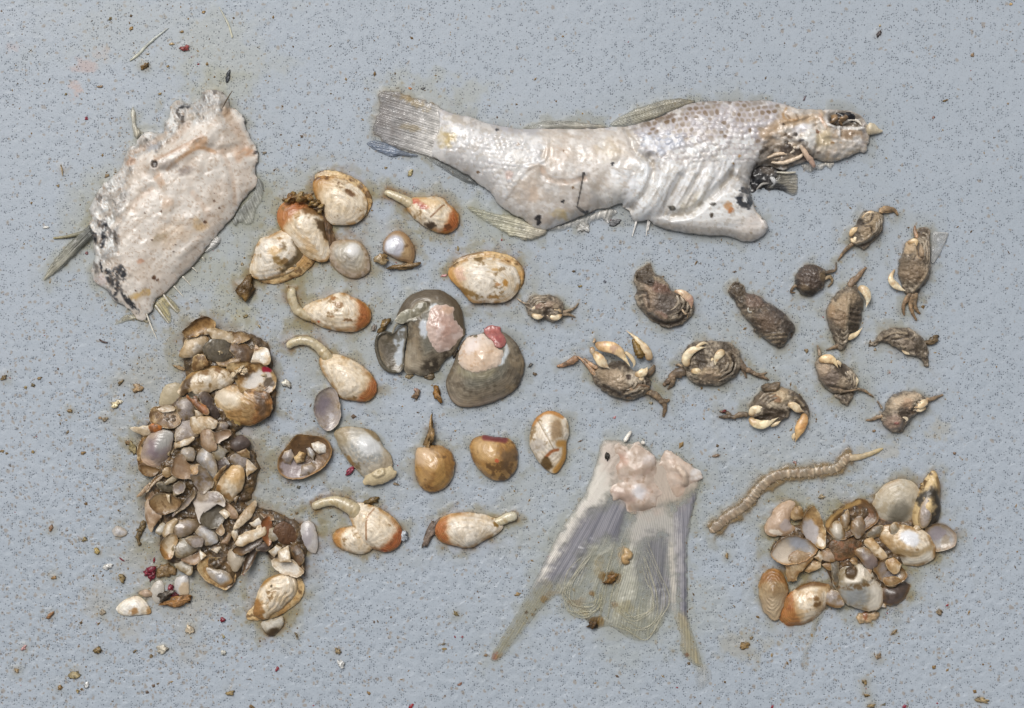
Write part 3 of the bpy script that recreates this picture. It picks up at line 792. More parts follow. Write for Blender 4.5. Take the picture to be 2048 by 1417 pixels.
f.Wt = np.clip(0.6 + 0.5 * f.n(24, 90) + 0.4 * sock, 0.1, 1)
bright = sm(.5, .66, f.C.mean(-1))
f.Z += (1.3 * f.n(34, 92) + .3 * f.n(12, 93)) * sm(2, 16, f.d) * (1 - .6 * np.clip(sh + tail_sc, 0, 1))
f.paint(sm(.25, .6, f.n(15, 94)) * bright, (243, 239, 235), .45)  # random whitish patches paint highlights onto the paler skin
f.Z = np.maximum(f.Z, 1.0) + 5
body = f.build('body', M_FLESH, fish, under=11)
FISHF = f
def fz(x, y):
    i = int(round((y - f.Y0[0, 0]) / f.res)); j = int(round((x - f.X0[0, 0]) / f.res))
    return float(FISHF.Z[min(max(i, 0), FISHF.Z.shape[0] - 1), min(max(j, 0), FISHF.Z.shape[1] - 1)])
stain(FB, 15, 0.55, (120, 116, 104))
# eye, jaw tip, bones
x, y = one(C_, 1600, 292)
z0 = fz(x, y)
o = clod('eye', x, y, 11, (150, 120, 86), M_PEARL, fish, 3, 1.3, 0.1, 0.6, (70, 60, 52), z=z0 - 2)
x, y = one(C_, 1650, 265)
o = clod('pupil', x, y, 9, (26, 24, 26), M_PEARL, fish, 5, 1.6, -0.2, 0.5, (40, 38, 40), z=fz(x, y) - 1)
tube('socket_membrane', C_([(1620, 330), (1660, 300), (1700, 285), (1745, 300), (1770, 330)]), [1.5, 2.4, 2.8, 2.4, 1.2], M_PEARL, fish, (226, 218, 206), z=[fz(*one(C_, 1660, 300)) + 3] * 5, wet=1, noise=.3)
tube('jaw_tip', C_([(1805, 345), (1850, 352), (1890, 362), (1925, 366)]), [17, 11, 6, 1.5], M_SOFT, fish, (196, 182, 156), (220, 212, 192), z=[9, 8, 6, 5], flat=.6, noise=.15, spots=((176, 160, 134), .5))
tube('throat_bone', C_([(1330, 470), (1370, 530), (1410, 580), (1440, 625)]), [3.5, 5, 5.5, 3.5], M_CLAW, fish, (198, 178, 154), (204, 168, 150), z=[30, 27, 22, 14], noise=.2)
tube('gill_bone', C_([(1200, 500), (1225, 450), (1250, 440)]), [1.5, 2.5, 1.5], M_CLAW, fish, (226, 222, 216), z=[26, 30, 30])
tube('gill_bone', C_([(1240, 455), (1280, 470), (1285, 510), (1250, 530)]), [2, 3, 3, 1.5], M_CLAW, fish, (222, 208, 188), z=[29, 29, 27, 26], noise=.2)
tube('gill_bone', C_([(1130, 590), (1220, 590), (1310, 560), (1360, 530)]), [2, 4, 4, 2], M_CLAW, fish, (214, 194, 170), z=[20, 20, 20, 22], noise=.3)
tube('gill_bone', C_([(1100, 560), (1180, 530), (1260, 535)]), [2, 3.5, 2], M_CLAW, fish, (208, 186, 160), z=[24, 26, 26], noise=.3)
tube('gill_bone', C_([(1170, 655), (1240, 660), (1310, 655)]), [1.2, 2.2, 1.4], M_CLAW, fish, (206, 200, 184), z=[12, 11, 9])
tube('gill_bone', C_([(1030, 780), (1070, 740), (1120, 735)]), [1.5, 2.6, 1.5], M_CLAW, fish, (150, 146, 140), z=[9, 11, 10])
for p in ([(1125, 690), (1150, 710), (1160, 745)],):
    tube('gill_bone', C_(p), [2, 5, 1.5], M_CLAW, fish, (214, 214, 214), z=[11, 10, 7])
# black throat lining and the grey gill flap
g = Field(C_([(985, 690), (1000, 620), (1060, 570), (1140, 590), (1200, 630), (1230, 660), (1180, 710), (1200, 760), (1130, 785), (1060, 770), (1000, 790)]), 1.6, rough=5, seed=31)
g.base((58, 56, 56)).tone(1 + 0.4 * g.n(9, 2)); g.Z = 7 * g.inflate() ** .8 + 2.5 * g.n(9, 3)
g.paint(g.ell(*one(C_, 1110, 640), 14, 9, 20, .8), (118, 108, 98), .8); g.paint(g.ell(*one(C_, 1030, 720), 12, 8, 0, .7), (30, 32, 36), .9); g.Wt[:] = .9
g.build('throat_lining', M_SOFT, fish)
def grey(f, r, u, v): f.paint(f.ell(*one(C_, 1190, 760), 16, 8, 30, .8), (40, 40, 42), .9); f.A = np.maximum(f.A, .8 * f.ell(*one(C_, 1190, 760), 18, 10, 30, .8))
fin('gill_flap', C_([(1110, 770), (1160, 700), (1190, 650), (1260, 655), (1320, 665), (1328, 730), (1320, 810), (1270, 810), (1200, 780)]), C_([(1120, 690), (1120, 790)]), C_([(1325, 655), (1325, 820)]), 7, fish, (96, 92, 82), (166, 160, 146), .95, .75, 5, 33, extra=grey)
fin('throat_membrane', C_([(1350, 600), (1400, 595), (1440, 600), (1500, 590), (1580, 585), (1560, 630), (1520, 610), (1500, 640), (1450, 640), (1410, 660), (1370, 640)]), C_([(1350, 580), (1580, 580)]), C_([(1350, 660), (1580, 650)]), 7, fish, (216, 208, 194), (206, 206, 202), .9, .6, 4, 34)
for p in ([(185, 1000), (170, 1060), (155, 1110)], [(270, 990), (262, 1050), (255, 1105)], [(278, 1000), (272, 1040), (268, 1070)]):
    tube('belly_spine', C_(p), [2.2, 1.5, .7], M_CLAW, fish, (232, 228, 222), z=[6, 4, 2])
# fins
def tailx(f, r, u, v):
    f.paint(sm(.0, .55, f.n(22, 40)) * sm(.2, .7, v), (150, 142, 138), .5)
    f.paint(f.ell(*one(B_, 520, 140), 16, 10, 20, .9, .6), (150, 116, 64), .75); f.paint(f.ell(*one(B_, 370, 120), 20, 9, 10, .9, .6), (166, 136, 84), .6)
    f.paint(f.ell(*one(B_, 420, 180), 22, 7, 25, .9, .6), (176, 150, 100), .5); f.paint(f.ell(*one(B_, 400, 370), 22, 6, 10, .9, .5), (168, 146, 104), .5)
fin('tail_fin', B_([(150, 105), (250, 88), (400, 128), (520, 170), (630, 228), (640, 330), (620, 430), (600, 520), (580, 600), (440, 562), (330, 532), (230, 505), (140, 445), (98, 385), (128, 300), (145, 200)]), B_([(650, 235), (590, 600)]), B_([(140, 85), (90, 440)]), 21, fish, (222, 218, 212), (138, 135, 136), 1.0, .66, 3, 41, res=1.6, rough=3.2, extra=tailx, st=(12, .6, (120, 96, 56)))
fin('tail_lobe', B_([(55, 480), (120, 462), (220, 488), (330, 538), (440, 572), (400, 590), (330, 578), (250, 588), (170, 562), (100, 527)]), B_([(440, 550), (420, 600)]), B_([(60, 460), (100, 560)]), 5, fish, (130, 140, 156), (104, 118, 140), 1, .95, 4, 42)
fin('dorsal_fin', C_([(0, 318), (60, 268), (160, 215), (280, 172), (400, 140), (520, 132), (600, 150), (560, 180), (440, 225), (330, 272), (200, 312), (100, 332)]), C_([(540, 215), (560, 130)]), C_([(0, 335), (-20, 290)]), 7, fish, (150, 140, 116), (206, 204, 188), .9, .55, 7, 43, st=(9, .4, (130, 124, 92)))
fin('second_dorsal_fin', B_([(1240, 372), (1330, 335), (1420, 312), (1560, 312), (1700, 325), (1840, 345), (1880, 365), (1750, 378), (1600, 382), (1400, 378)]), B_([(1880, 385), (1860, 320)]), B_([(1230, 385), (1240, 350)]), 7, fish, (176, 168, 152), (190, 190, 182), .9, .5, 5, 44, st=(8, .4, (130, 124, 100)))
fin('pelvic_fin', B_([(812, 965), (880, 975), (960, 1000), (1060, 1020), (1180, 1035), (1300, 1100), (1420, 1140), (1380, 1190), (1290, 1218), (1230, 1215), (1180, 1190), (1130, 1195), (1100, 1160), (1020, 1118), (940, 1070), (870, 1020)]), B_([(1420, 1110), (1330, 1210)]), B_([(812, 955), (1000, 1150)]), 8, fish, (222, 212, 190), (196, 194, 164), .95, .5, 6, 45, st=(11, .5, (128, 124, 84)))
fin('anal_fin', B_([(480, 560), (560, 595), (650, 640), (760, 700), (850, 752), (900, 800), (820, 790), (700, 725), (590, 655), (520, 610)]), B_([(905, 780), (840, 830)]), B_([(490, 555), (470, 590)]), 6, fish, (80, 82, 82), (150, 152, 148), .9, .55, 3, 46)
fin('belly_membrane', B_([(1420, 1140), (1560, 1090), (1720, 1030), (1880, 975), (1960, 1000), (1890, 1070), (1800, 1060), (1700, 1140), (1650, 1195), (1640, 1130), (1500, 1150)]), B_([(1420, 1130), (1960, 950)]), B_([(1430, 1170), (1900, 1120)]), 12, fish, (208, 202, 192), (190, 192, 190), .85, .25, 4, 47, rough=3.0)

# ---- the flat boned piece at the left
car = thing('fish_flank', 350, 420, 'pale pinkish oval slab of fish flank with frayed blackened left edge', 'fish piece')
OUT = A_([(935, 100), (985, 115), (1020, 145), (1032, 190), (1070, 210), (1105, 255), (1120, 310), (1150, 370), (1172, 420), (1176, 450), (1165, 500), (1170, 560), (1165, 600), (1130, 640), (1095, 680), (1080, 712), (1055, 750), (1010, 800), (950, 870), (900, 930), (850, 1000), (790, 1060), (730, 1120), (680, 1160), (645, 1190), (640, 1225), (610, 1262), (600, 1290), (560, 1285), (530, 1255), (510, 1240), (470, 1205), (430, 1190), (400, 1140), (345, 1100), (318, 1060), (328, 1000), (340, 960), (330, 920), (335, 880), (310, 850), (303, 800), (325, 770), (310, 720), (330, 670), (360, 620), (390, 580), (430, 550), (470, 510), (490, 440), (510, 410), (545, 380), (560, 355), (610, 325), (650, 330), (690, 320), (700, 270), (720, 240), (730, 180), (770, 160), (810, 178), (850, 172), (880, 140), (900, 110)])
f = Field(OUT, 2.0, rough=2.2, n=4, seed=11)
stain(f.poly, 17, .6, (132, 122, 88))
f.Z = 34 * f.inflate(400) ** .55 + 2
f.Z = .8 * f.Z * (0.45 + 0.55 * f.edge(36)) + 1.5 * f.n(40, 3) + 0.6 * f.n(12, 4)
f.base((221, 209, 197)).tone(1 + .05 * f.n(50, 1) + .04 * f.n(10, 2))
f.paint(sm(0, .6, f.n(48, 6)), (202, 182, 164), .5)
f.paint(sm(.1, .6, f.n(42, 7)), (228, 217, 206), .6)
lft = f.area(A_([(900, 90), (1030, 120), (1040, 200), (900, 260), (800, 320), (700, 400), (560, 470), (520, 620), (470, 800), (460, 950), (420, 1030), (300, 1080), (280, 750), (440, 500), (520, 370), (690, 300), (720, 150)]), 26, 10, 20)
f.paint(lft, (186, 183, 180), .85)
f.paint(lft * sm(0, .45, f.n(11, 8, 4, stretch=2.5, ang=1.25)), (242, 240, 236), .85)
f.paint(lft * sm(.1, .5, f.n(12, 9, 4, stretch=2.5, ang=1.25)), (158, 148, 138), .8)
f.paint(lft * sm(.3, .6, f.n(13, 14, 4, stretch=2, ang=1.25)), (92, 84, 78), .8)
f.Z += lft * 7.5 * f.n(13, 10, 4, stretch=2.2, ang=1.25) * sm(1, 14, f.d)
for p, w, h in [([(650, 490), (720, 465), (800, 420), (870, 385), (930, 345)], 15, 8), ([(690, 560), (740, 640), (720, 720)], 10, 3), ([(850, 640), (920, 740), (900, 800)], 9, -2), ([(1000, 420), (1050, 560), (1060, 700)], 7, -2), ([(640, 620), (560, 680), (540, 720)], 9, -3), ([(880, 400), (980, 430), (1100, 400)], 9, -4), ([(1020, 220), (1080, 330), (1130, 420)], 14, -5), ([(960, 250), (990, 330), (1000, 420)], 10, 3), ([(700, 330), (620, 390), (520, 430)], 9, -5), ([(820, 280), (740, 370)], 12, -4), ([(880, 880), (780, 960)], 6, 2), ([(700, 760), (820, 780), (920, 740)], 8, 2)]:
    f.lift(f.line(A_(p), w, 1.4), h)
    if h < 0: f.paint(f.line(A_(p), w * .6, 1.4), (196, 166, 142), .5)
f.paint(f.line(A_([(660, 470), (760, 425), (900, 350)]), 3.5, 1.3), (176, 140, 112), .75)
f.paint(f.line(A_([(720, 520), (780, 470), (880, 410), (960, 430)]), 3.5, 1.3), (186, 140, 100), .75)
f.paint(f.ell(*one(A_, 655, 492), 7, 7, 0, .5), (66, 56, 52), .95); f.lift(f.ell(*one(A_, 655, 492), 7, 7, 0, .6), -8)
f.paint(f.ell(*one(A_, 720, 500), 22, 8, -10, .9, .5), (150, 136, 126), .7)
f.paint(f.ell(*one(A_, 810, 530), 16, 8, -25, .9, .4), (138, 122, 112), .8)
for (x, y, rx, ry, c, a) in [(680, 570, 9, 20, (206, 170, 140), .7), (720, 690, 12, 14, (206, 176, 150), .7), (760, 850, 36, 20, (214, 184, 152), .5), (680, 870, 16, 8, (150, 128, 96), .6), (880, 800, 12, 16, (210, 170, 116), .6), (1090, 430, 16, 16, (204, 162, 130), .6), (880, 390, 22, 8, (196, 150, 110), .7), (1130, 425, 9, 9, (190, 140, 104), .7), (1020, 230, 9, 20, (170, 140, 112), .8), (580, 1160, 24, 6, (200, 160, 96), .8), (580, 990, 7, 4, (188, 140, 112), .8), (525, 480, 10, 8, (192, 148, 118), .7), (640, 400, 14, 10, (160, 158, 160), .7), (880, 210, 18, 10, (160, 158, 156), .7), (840, 250, 14, 8, (176, 160, 140), .6), (370, 1090, 14, 12, (214, 198, 192), .8)]:
    f.paint(f.ell(*one(A_, x, y), rx, ry, -20, .9, .45), c, a)
for p, w in [([(395, 800), (388, 850), (380, 910)], 5), ([(345, 850), (340, 880)], 4), ([(315, 830), (330, 850)], 4), ([(480, 1020), (495, 1050), (480, 1070)], 6), ([(410, 1040), (420, 1080), (440, 1100), (440, 1150)], 7), ([(470, 1100), (430, 1130)], 6), ([(400, 1140), (430, 1180), (450, 1190)], 5), ([(490, 1150), (505, 1180), (515, 1195)], 6), ([(530, 1210), (555, 1245)], 5.5), ([(455, 1040), (480, 1060)], 8), ([(375, 1000), (380, 1040)], 2.5), ([(770, 215), (800, 185)], 3.5), ([(808, 180), (818, 190)], 5), ([(1155, 430), (1172, 425)], 3.5), ([(1100, 240), (1120, 300)], 2.5)]:
    f.paint(f.line(A_(p), w, .7) * sm(-.5, .1, f.n(6, 31)), (42, 42, 46), .92)
blk = f.ell(*one(A_, 450, 1090), 20, 22, 20, .8, .6) * sm(-.2, .3, f.n(7, 33)); f.paint(blk, (70, 66, 64), .8)
for (x, y, r) in [(910, 788, 3), (960, 680, 2.6), (985, 718, 2.4), (650, 1075, 4.5), (605, 745, 2), (690, 735, 2), (960, 640, 1.6), (1015, 415, 1.6), (640, 880, 2.4), (665, 1085, 3), (500, 680, 2), (760, 905, 1.6), (555, 1140, 2), (750, 940, 1.6)]:
    f.paint(f.ell(*one(A_, x, y), r, r, 0, .6, .4), (84, 56, 38), .95)
fb2 = f.n(14, 40, 4, stretch=3.5, ang=-.75)
bright = sm(.5, .66, f.C.mean(-1))
f.Z += (.5 * fb2) * sm(2, 14, f.d)
f.paint(sm(.05, .5, fb2) * bright, (224, 213, 202), .35); f.paint(sm(.15, .55, -fb2) * bright, (194, 176, 158), .5)
f.paint(sm(11, 0, f.d) * sm(-.35, .35, f.n(20, 43)), (172, 170, 166), .7)
f.C = np.clip(f.C * np.array([.985, 1.0, 1.01]), 0, 1)
f.paint(sm(.62, .8, f.n(3.6, 44, 2)), (150, 118, 90), .4)
f.Wt = np.clip(.30 + .4 * f.n(26, 90), 0, 1)
f.Z += 4
f.build('flesh', M_FLESH, car, under=9)
for p in ([(890, 965), (905, 990)], [(838, 1018), (866, 1045)], [(788, 1064), (830, 1112)], [(743, 1114), (792, 1170)], [(690, 1158), (730, 1215), (762, 1250)], [(648, 1212), (690, 1270), (716, 1308)], [(602, 1255), (630, 1330), (656, 1390)]):
    tube('spine', A_(p), [1.8] + [1.3] * (len(p) - 2) + [.6], M_CLAW, car, (228, 222, 208), z=[7] + [5] * (len(p) - 2) + [2])
fin('pectoral_fin', A_([(315, 800), (270, 830), (215, 880), (150, 950), (100, 1020), (72, 1086), (110, 1065), (180, 1010), (250, 940), (310, 880), (335, 850)]), A_([(310, 800), (330, 880)]), A_([(70, 1070), (90, 1090)]), 6, car, (110, 112, 106), (206, 200, 178), 1, .85, 7, 51, st=(11, .5, (126, 120, 78)))
tube('fin_spine', A_([(120, 868), (180, 862), (240, 850), (300, 835)]), [2, 3, 4, 5], M_FIN, car, (150, 138, 96), (110, 110, 100), z=[2, 3, 5, 8])
fin('side_fin', A_([(1170, 560), (1195, 575), (1205, 620), (1190, 680), (1165, 720), (1150, 780), (1120, 798), (1080, 790), (1060, 810), (1042, 780), (1060, 745), (1100, 690), (1150, 640)]), A_([(1180, 560), (1050, 760)]), A_([(1210, 640), (1080, 820)]), 9, car, (150, 152, 150), (206, 206, 196), .85, .5, 5, 52, st=(12, .5, (120, 120, 96)))
fin('lower_fin', A_([(690, 1165), (720, 1175), (750, 1200), (770, 1245), (750, 1252), (720, 1225), (730, 1290), (715, 1310), (680, 1275), (650, 1235), (640, 1210)]), A_([(700, 1150), (630, 1220)]), A_([(780, 1250), (690, 1320)]), 6, car, (196, 180, 130), (200, 188, 140), .7, .55, 3, 53)
fin('torn_fin', A_([(530, 1260), (480, 1270), (445, 1300), (440, 1315), (490, 1300), (540, 1290), (600, 1305), (610, 1290)]), A_([(560, 1250), (600, 1300)]), A_([(440, 1290), (450, 1320)]), 5, car, (190, 176, 140), (186, 176, 134), .75, .6, 3, 54)
fin('skin_shred', A_([(925, 900), (960, 860), (985, 870), (980, 895), (950, 925), (900, 940)]), A_([(930, 920), (900, 940)]), A_([(990, 860), (980, 890)]), 3, car, (230, 226, 220), (236, 234, 230), .95, .9, 6, 55)
fin('skin_tag', A_([(545, 355), (530, 310), (520, 220), (530, 190), (545, 230), (550, 290), (575, 330)]), A_([(540, 350), (580, 340)]), A_([(520, 190), (545, 190)]), 3, car, (220, 212, 190), (226, 222, 204), .9, .8, 5, 56, st=(10, .35, (140, 130, 80)))

# ---- the severed tail
tl = thing('severed_tail', 1240, 1080, 'severed fish tail fanned flat with grey rays and a pink stump', 'fish tail')
OUT = H_([(655, 88), (720, 80), (800, 95), (880, 105), (950, 180), (1000, 150), (1060, 150), (1110, 190), (1182, 258), (1180, 310), (1160, 380), (1140, 450), (1120, 560), (1110, 700), (1108, 900), (1112, 1035), (1140, 1120), (1168, 1200), (1190, 1290), (1160, 1290), (1110, 1250), (1070, 1200), (1072, 1130), (1042, 1040), (1020, 1000), (985, 1045), (950, 1100), (900, 1142), (830, 1152), (760, 1115), (690, 1072), (620, 1090), (570, 1045), (500, 1020), (450, 985), (428, 920), (395, 920), (330, 980), (275, 1050), (205, 1140), (145, 1215), (85, 1262), (58, 1242), (100, 1165), (150, 1085), (220, 965), (280, 858), (330, 755), (400, 615), (460, 515), (540, 395), (600, 265), (635, 150)])
f = Field(OUT, 1.8, rough=1.6, n=4, seed=21)
stain(f.poly, 16, .42, (140, 136, 108))
r, u, v = rays(f, H_([(600, 300), (1160, 330)]), H_([(-60, 1230), (1270, 1230)]), 34, 5)
v = np.clip(v, 0, 1.2)
r = np.clip(.5 + .5 * (r - .5) + .55 * fbm(u * 42, v * 3, 1.0, 77, 2), 0, 1)
f.base((158, 158, 142))
f.A[:] = .36
f.A += .22 * (r - .5) + .15 * f.n(30, 3)
# curled membrane ends between the two lobes: arcs of fine ray tips
cx_, cy_ = one(H_, 700, 780); ca2 = one(H_, 860, 900); cb2 = one(H_, 520, 880)
arc = np.minimum(np.hypot(f.X - ca2[0], (f.Y - ca2[1]) * .8), np.hypot(f.X - cb2[0], (f.Y - cb2[1]) * 1.0))
mid = f.area(H_([(560, 640), (820, 640), (900, 800), (1010, 900), (1000, 1040), (900, 1160), (700, 1090), (440, 1000), (430, 900), (500, 780)]), 30, 8)
arcr = np.clip(.5 + .9 * fbm(u * 26 + .9 * f.n(40, 8, 2), v * 2.2 + .35 * f.n(60, 9, 2), 1.0, 78, 4), 0, 1)
rr = r * (1 - mid) + arcr * mid
f.paint(np.ones_like(r), (196, 192, 170), .5 * rr)
f.paint(mid, (172, 170, 148), .45); f.paint(mid * rr, (204, 202, 190), .6)
f.A = np.clip(f.A + mid * (.0 + .45 * arcr), .12, .9)
blu = f.area(H_([(545, 470), (640, 430), (740, 400), (790, 430), (760, 560), (690, 610), (600, 640), (500, 780), (420, 830), (350, 870), (290, 850), (350, 740), (430, 620)]), 52, 14, 22)
blu = np.maximum(blu, f.area(H_([(870, 640), (950, 580), (1000, 600), (1025, 760), (1030, 980), (960, 960), (900, 840)]), 60, 12, 22) * .85)
blu = np.maximum(blu, f.area(H_([(1040, 470), (1090, 420), (1170, 330), (1140, 460), (1112, 600), (1112, 1030), (1085, 1030), (1055, 860)]), 14, 6))
f.paint(blu, (118, 117, 128), .9); f.paint(blu * sm(.35, .9, r), (172, 170, 176), .5); f.paint(blu * sm(.4, .1, r), (92, 92, 106), .5)
f.A = np.maximum(f.A, blu * .93)
pale = f.area(H_([(640, 110), (720, 100), (720, 300), (660, 420), (560, 480), (470, 620), (340, 830), (290, 850), (420, 590), (560, 360)]), 26, 6)
f.paint(pale, (230, 223, 213), .9); f.A = np.maximum(f.A, pale * .97)
wht = f.area(H_([(900, 440), (1000, 440), (1060, 560), (1060, 900), (1020, 960), (1000, 600), (900, 600), (840, 640), (780, 600), (840, 480)]), 30, 8)
f.paint(wht, (206, 200, 196), .7); f.A = np.maximum(f.A, wht * .85)
f.paint(f.line(H_([(1018, 640), (1030, 850), (1045, 1020), (1100, 1180)]), 5, 1.2), (222, 214, 200), .8)
leg_ = f.area(H_([(330, 850), (420, 880), (330, 980), (205, 1140), (85, 1262), (50, 1240), (220, 960)]), 24, 6)
f.paint(leg_, (160, 152, 118), .7); f.A = np.clip(f.A + leg_ * .12, 0, 1)
leg2 = f.area(H_([(1040, 1040), (1110, 1040), (1190, 1290), (1070, 1210)]), 20, 6)
f.paint(leg2, (180, 166, 128), .7); f.A = np.clip(f.A + leg2 * .2, 0, 1)
st_ = f.area(H_([(660, 90), (760, 80), (900, 110), (980, 180), (1100, 190), (1180, 270), (1130, 370), (1040, 430), (900, 470), (800, 450), (720, 370), (680, 250)]), 44, 12, 18)
f.paint(st_, (200, 182, 168), .8); f.A = np.maximum(f.A, st_ * .95)
for (x, y, rx, ry, c, a) in [(700, 820, 22, 15, (120, 86, 36), .85), (655, 815, 10, 12, (136, 106, 56), .7), (595, 900, 9, 9, (124, 92, 44), .8), (605, 1060, 16, 18, (96, 70, 30), .9), (645, 1055, 10, 14, (140, 108, 52), .7), (720, 962, 9, 8, (122, 100, 70), .8), (510, 950, 20, 11, (150, 128, 96), .6), (350, 930, 12, 12, (134, 108, 64), .8), (248, 1000, 5, 5, (76, 58, 34), .9), (285, 1015, 5, 5, (120, 98, 58), .8), (75, 1235, 9, 12, (150, 88, 60), .8), (110, 1240, 10, 8, (160, 126, 76), .7), (270, 1060, 5, 4, (110, 82, 40), .8), (1104, 1232, 5, 5, (126, 84, 48), .9), (1070, 1260, 18, 7, (166, 126, 86), .7), (390, 900, 22, 7, (146, 120, 74), .5), (640, 760, 12, 22, (170, 150, 104), .5), (770, 700, 16, 20, (186, 160, 122), .7), (560, 1000, 14, 14, (160, 136, 86), .5), (780, 980, 26, 16, (170, 156, 112), .5)]:
    m_ = f.ell(*one(H_, x, y), rx * .8, ry * .8, 0, .7, .5)
    f.paint(m_, c, a); f.A = np.maximum(f.A, m_ * a)
f.Z = 0.6 + (.7 + 2.2 * np.clip(1 - v, 0, 1)) * f.edge(8) + .35 * rr * f.edge(3) + 2.0 * mid * (.5 + f.n(30, 12)) + 2.5 * pale * f.edge(22)
f.A = f.A * (.45 + .55 * sm(0, 9, f.d)); f.G = u * 78 + .5 * f.n(60, 19, 2)
f.Wt[:] = .8
f.build('fin_membrane', M_FIN, tl, under=.5)
g = Field(H_([(700, 120), (730, 95), (790, 110), (850, 95), (880, 125), (930, 170), (945, 230), (985, 260), (1000, 320), (985, 390), (930, 440), (880, 470), (850, 460), (830, 480), (790, 470), (760, 400), (720, 400), (690, 340), (715, 270), (690, 200)]), 1.7, rough=3, seed=23)
g.Z = 11 * g.inflate() ** .9 + .7 * g.n(13, 2, 3) + 6 * g.n(40, 3, 2); g.Z = np.maximum(g.Z, 1) * (.3 + .7 * g.edge(8))
g.base((204, 186, 172)).tone(1 + .06 * g.n(12, 1))
g.paint(sm(0, .5, g.n(20, 5)), (188, 162, 146), .6); g.paint(sm(.1, .5, g.n(15, 6)), (218, 206, 196), .6); g.paint(sm(.2, .6, g.n(9, 16)), (160, 134, 112), .6)
g.paint(g.ell(*one(H_, 750, 190), 14, 16, 0, .9), (186, 140, 118), .7); g.paint(g.ell(*one(H_, 850, 360), 14, 14, 30, .9), (218, 216, 220), .8); g.paint(g.ell(*one(H_, 770, 380), 20, 12, 30, .9), (176, 150, 140), .7)
g.paint(g.ell(*one(H_, 900, 190), 14, 12, 0, .9), (204, 194, 190), .7); g.paint(sm(-.1, .5, g.n(26, 17)), (172, 152, 134), .5); g.Wt[:] = .3
g.build('stump', M_FLESH, tl, under=3, zoff=2)
g = Field(H_([(950, 215), (965, 190), (985, 140), (1030, 145), (1080, 185), (1150, 230), (1185, 265), (1180, 290), (1120, 330), (1100, 370), (1060, 400), (1020, 400), (1010, 340), (985, 270)]), 1.7, rough=2.5, seed=24)
g.Z = 11 * g.inflate() ** .9 + .6 * g.n(13, 2, 3) + 5 * g.n(36, 3, 2); g.Z = np.maximum(g.Z, 1) * (.3 + .7 * g.edge(8))
g.base((206, 188, 173)).tone(1 + .05 * g.n(12, 1)); g.paint(sm(.05, .5, g.n(14, 6)), (190, 162, 142), .5); g.paint(g.ell(*one(H_, 1155, 265), 12, 12, 0, .9), (228, 224, 222), .8)
g.lift(g.line(H_([(1060, 230), (1090, 270), (1095, 310)]), 6, 1.2), 5); g.paint(g.line(H_([(1060, 230), (1090, 270), (1095, 310)]), 4, 1.2), (220, 200, 180), .8); g.paint(sm(-.1, .5, g.n(24, 17)), (172, 152, 134), .5); g.Wt[:] = .3
g.build('stump', M_FLESH, tl, under=3, zoff=2)
for p in ([(770, 90), (800, 45), (812, 40)], [(790, 80), (775, 60)], [(880, 100), (860, 88)]):
    tube('stump_bone', H_(p), [4, 3.5, 2][:len(p)], M_CLAW, tl, (226, 220, 210), z=[10, 7, 5][:len(p)])
clod('stump_speck', *one(H_, 679, 165), 4, (50, 44, 36), M_MUSH, tl, 4, 1.8, 1.5, .5, z=6)
tube('fin_shred', H_([(770, 660), (790, 690), (775, 720), (795, 745)]), [4, 7, 7, 4], M_SOFT, tl, (200, 172, 130), (176, 142, 96), z=[6, 7, 7, 5], noise=.4)
clod('fin_clot', *one(H_, 605, 1062), 9, (84, 60, 28), M_MUSH, tl, 8, 1.2, .4, .5, z=2)
clod('fin_clot', *one(H_, 700, 822), 8, (120, 84, 36), M_MUSH, tl, 9, 1.4, .4, .5, z=2)

def arcs(base, n, shrink, cen, seed):
    base = np.array(base, float); cen = np.array(cen, float)
    q = np.random.default_rng(seed)
    for k in range(n):
        s_ = 1 - shrink * k / n
        p = cen + (base - cen) * s_ + q.normal(0, 11, base.shape)
        m = len(p)
        tube('ray', H_([tuple(x) for x in p]), [.7] + [q.uniform(.9, 1.5)] * (m - 2) + [.5], M_FILM, tl, (212, 208, 190), (196, 190, 160), z=[3.5 + q.uniform(0, 1)] * m, ring=6, dens=3, alpha=q.uniform(.16, .42), wet=.8, flat=.7)
arcs([(905, 640), (960, 780), (1000, 930), (965, 1050), (880, 1130), (780, 1110), (700, 1050)], 7, .5, (800, 880), 5)
arcs([(590, 640), (500, 780), (440, 900), (470, 985), (560, 1025), (640, 980), (655, 900)], 6, .5, (570, 880), 6)
arcs([(720, 620), (690, 760), (660, 900), (640, 1050)], 3, .2, (720, 850), 7)
arcs([(780, 620), (760, 760), (730, 900), (690, 1060)], 4, .25, (700, 850), 8)

# ---- the worm
wp = K4([(70, 668), (130, 620), (200, 562), (300, 500), (370, 425), (430, 352), (530, 275), (650, 242), (780, 240), (880, 226), (980, 208), (1040, 155), (1105, 105)])
wm = thing('bristle_worm', *wp[6], 'translucent beige segmented worm with fine bristles curving beside the severed tail', 'worm')
def wc(C, t, X, Y):
    b = .5 + .5 * np.sin(t * 2 * np.pi * 42)
    C = C * (.88 + .30 * b[:, None] * sm(-.1, .4, fbm(X, Y, 8, 14, 3)))[..., None]
    k = sm(.1, .5, fbm(X, Y, 9, 4, 3))[..., None] * .35
    return C * (1 - k) + rgb((150, 122, 96)) * k
tube('body', wp, [7, 9.5, 10, 9.5, 10.5, 10, 10.5, 9.5, 10, 9, 9, 9.5, 7], M_SOFT, wm, (158, 140, 118), (168, 152, 128), flat=.30, noise=.28, rings=.0, ringlen=9.5, cfun=wc, ring=14, dens=1.6, wet=.5)
tube('tail_end', K4([(1080, 135), (1150, 125), (1220, 108), (1290, 80), (1332, 62)]), [7, 6, 5, 4, 1.5], M_SOFT, wm, (188, 168, 138), (176, 160, 120), flat=.5, noise=.15)
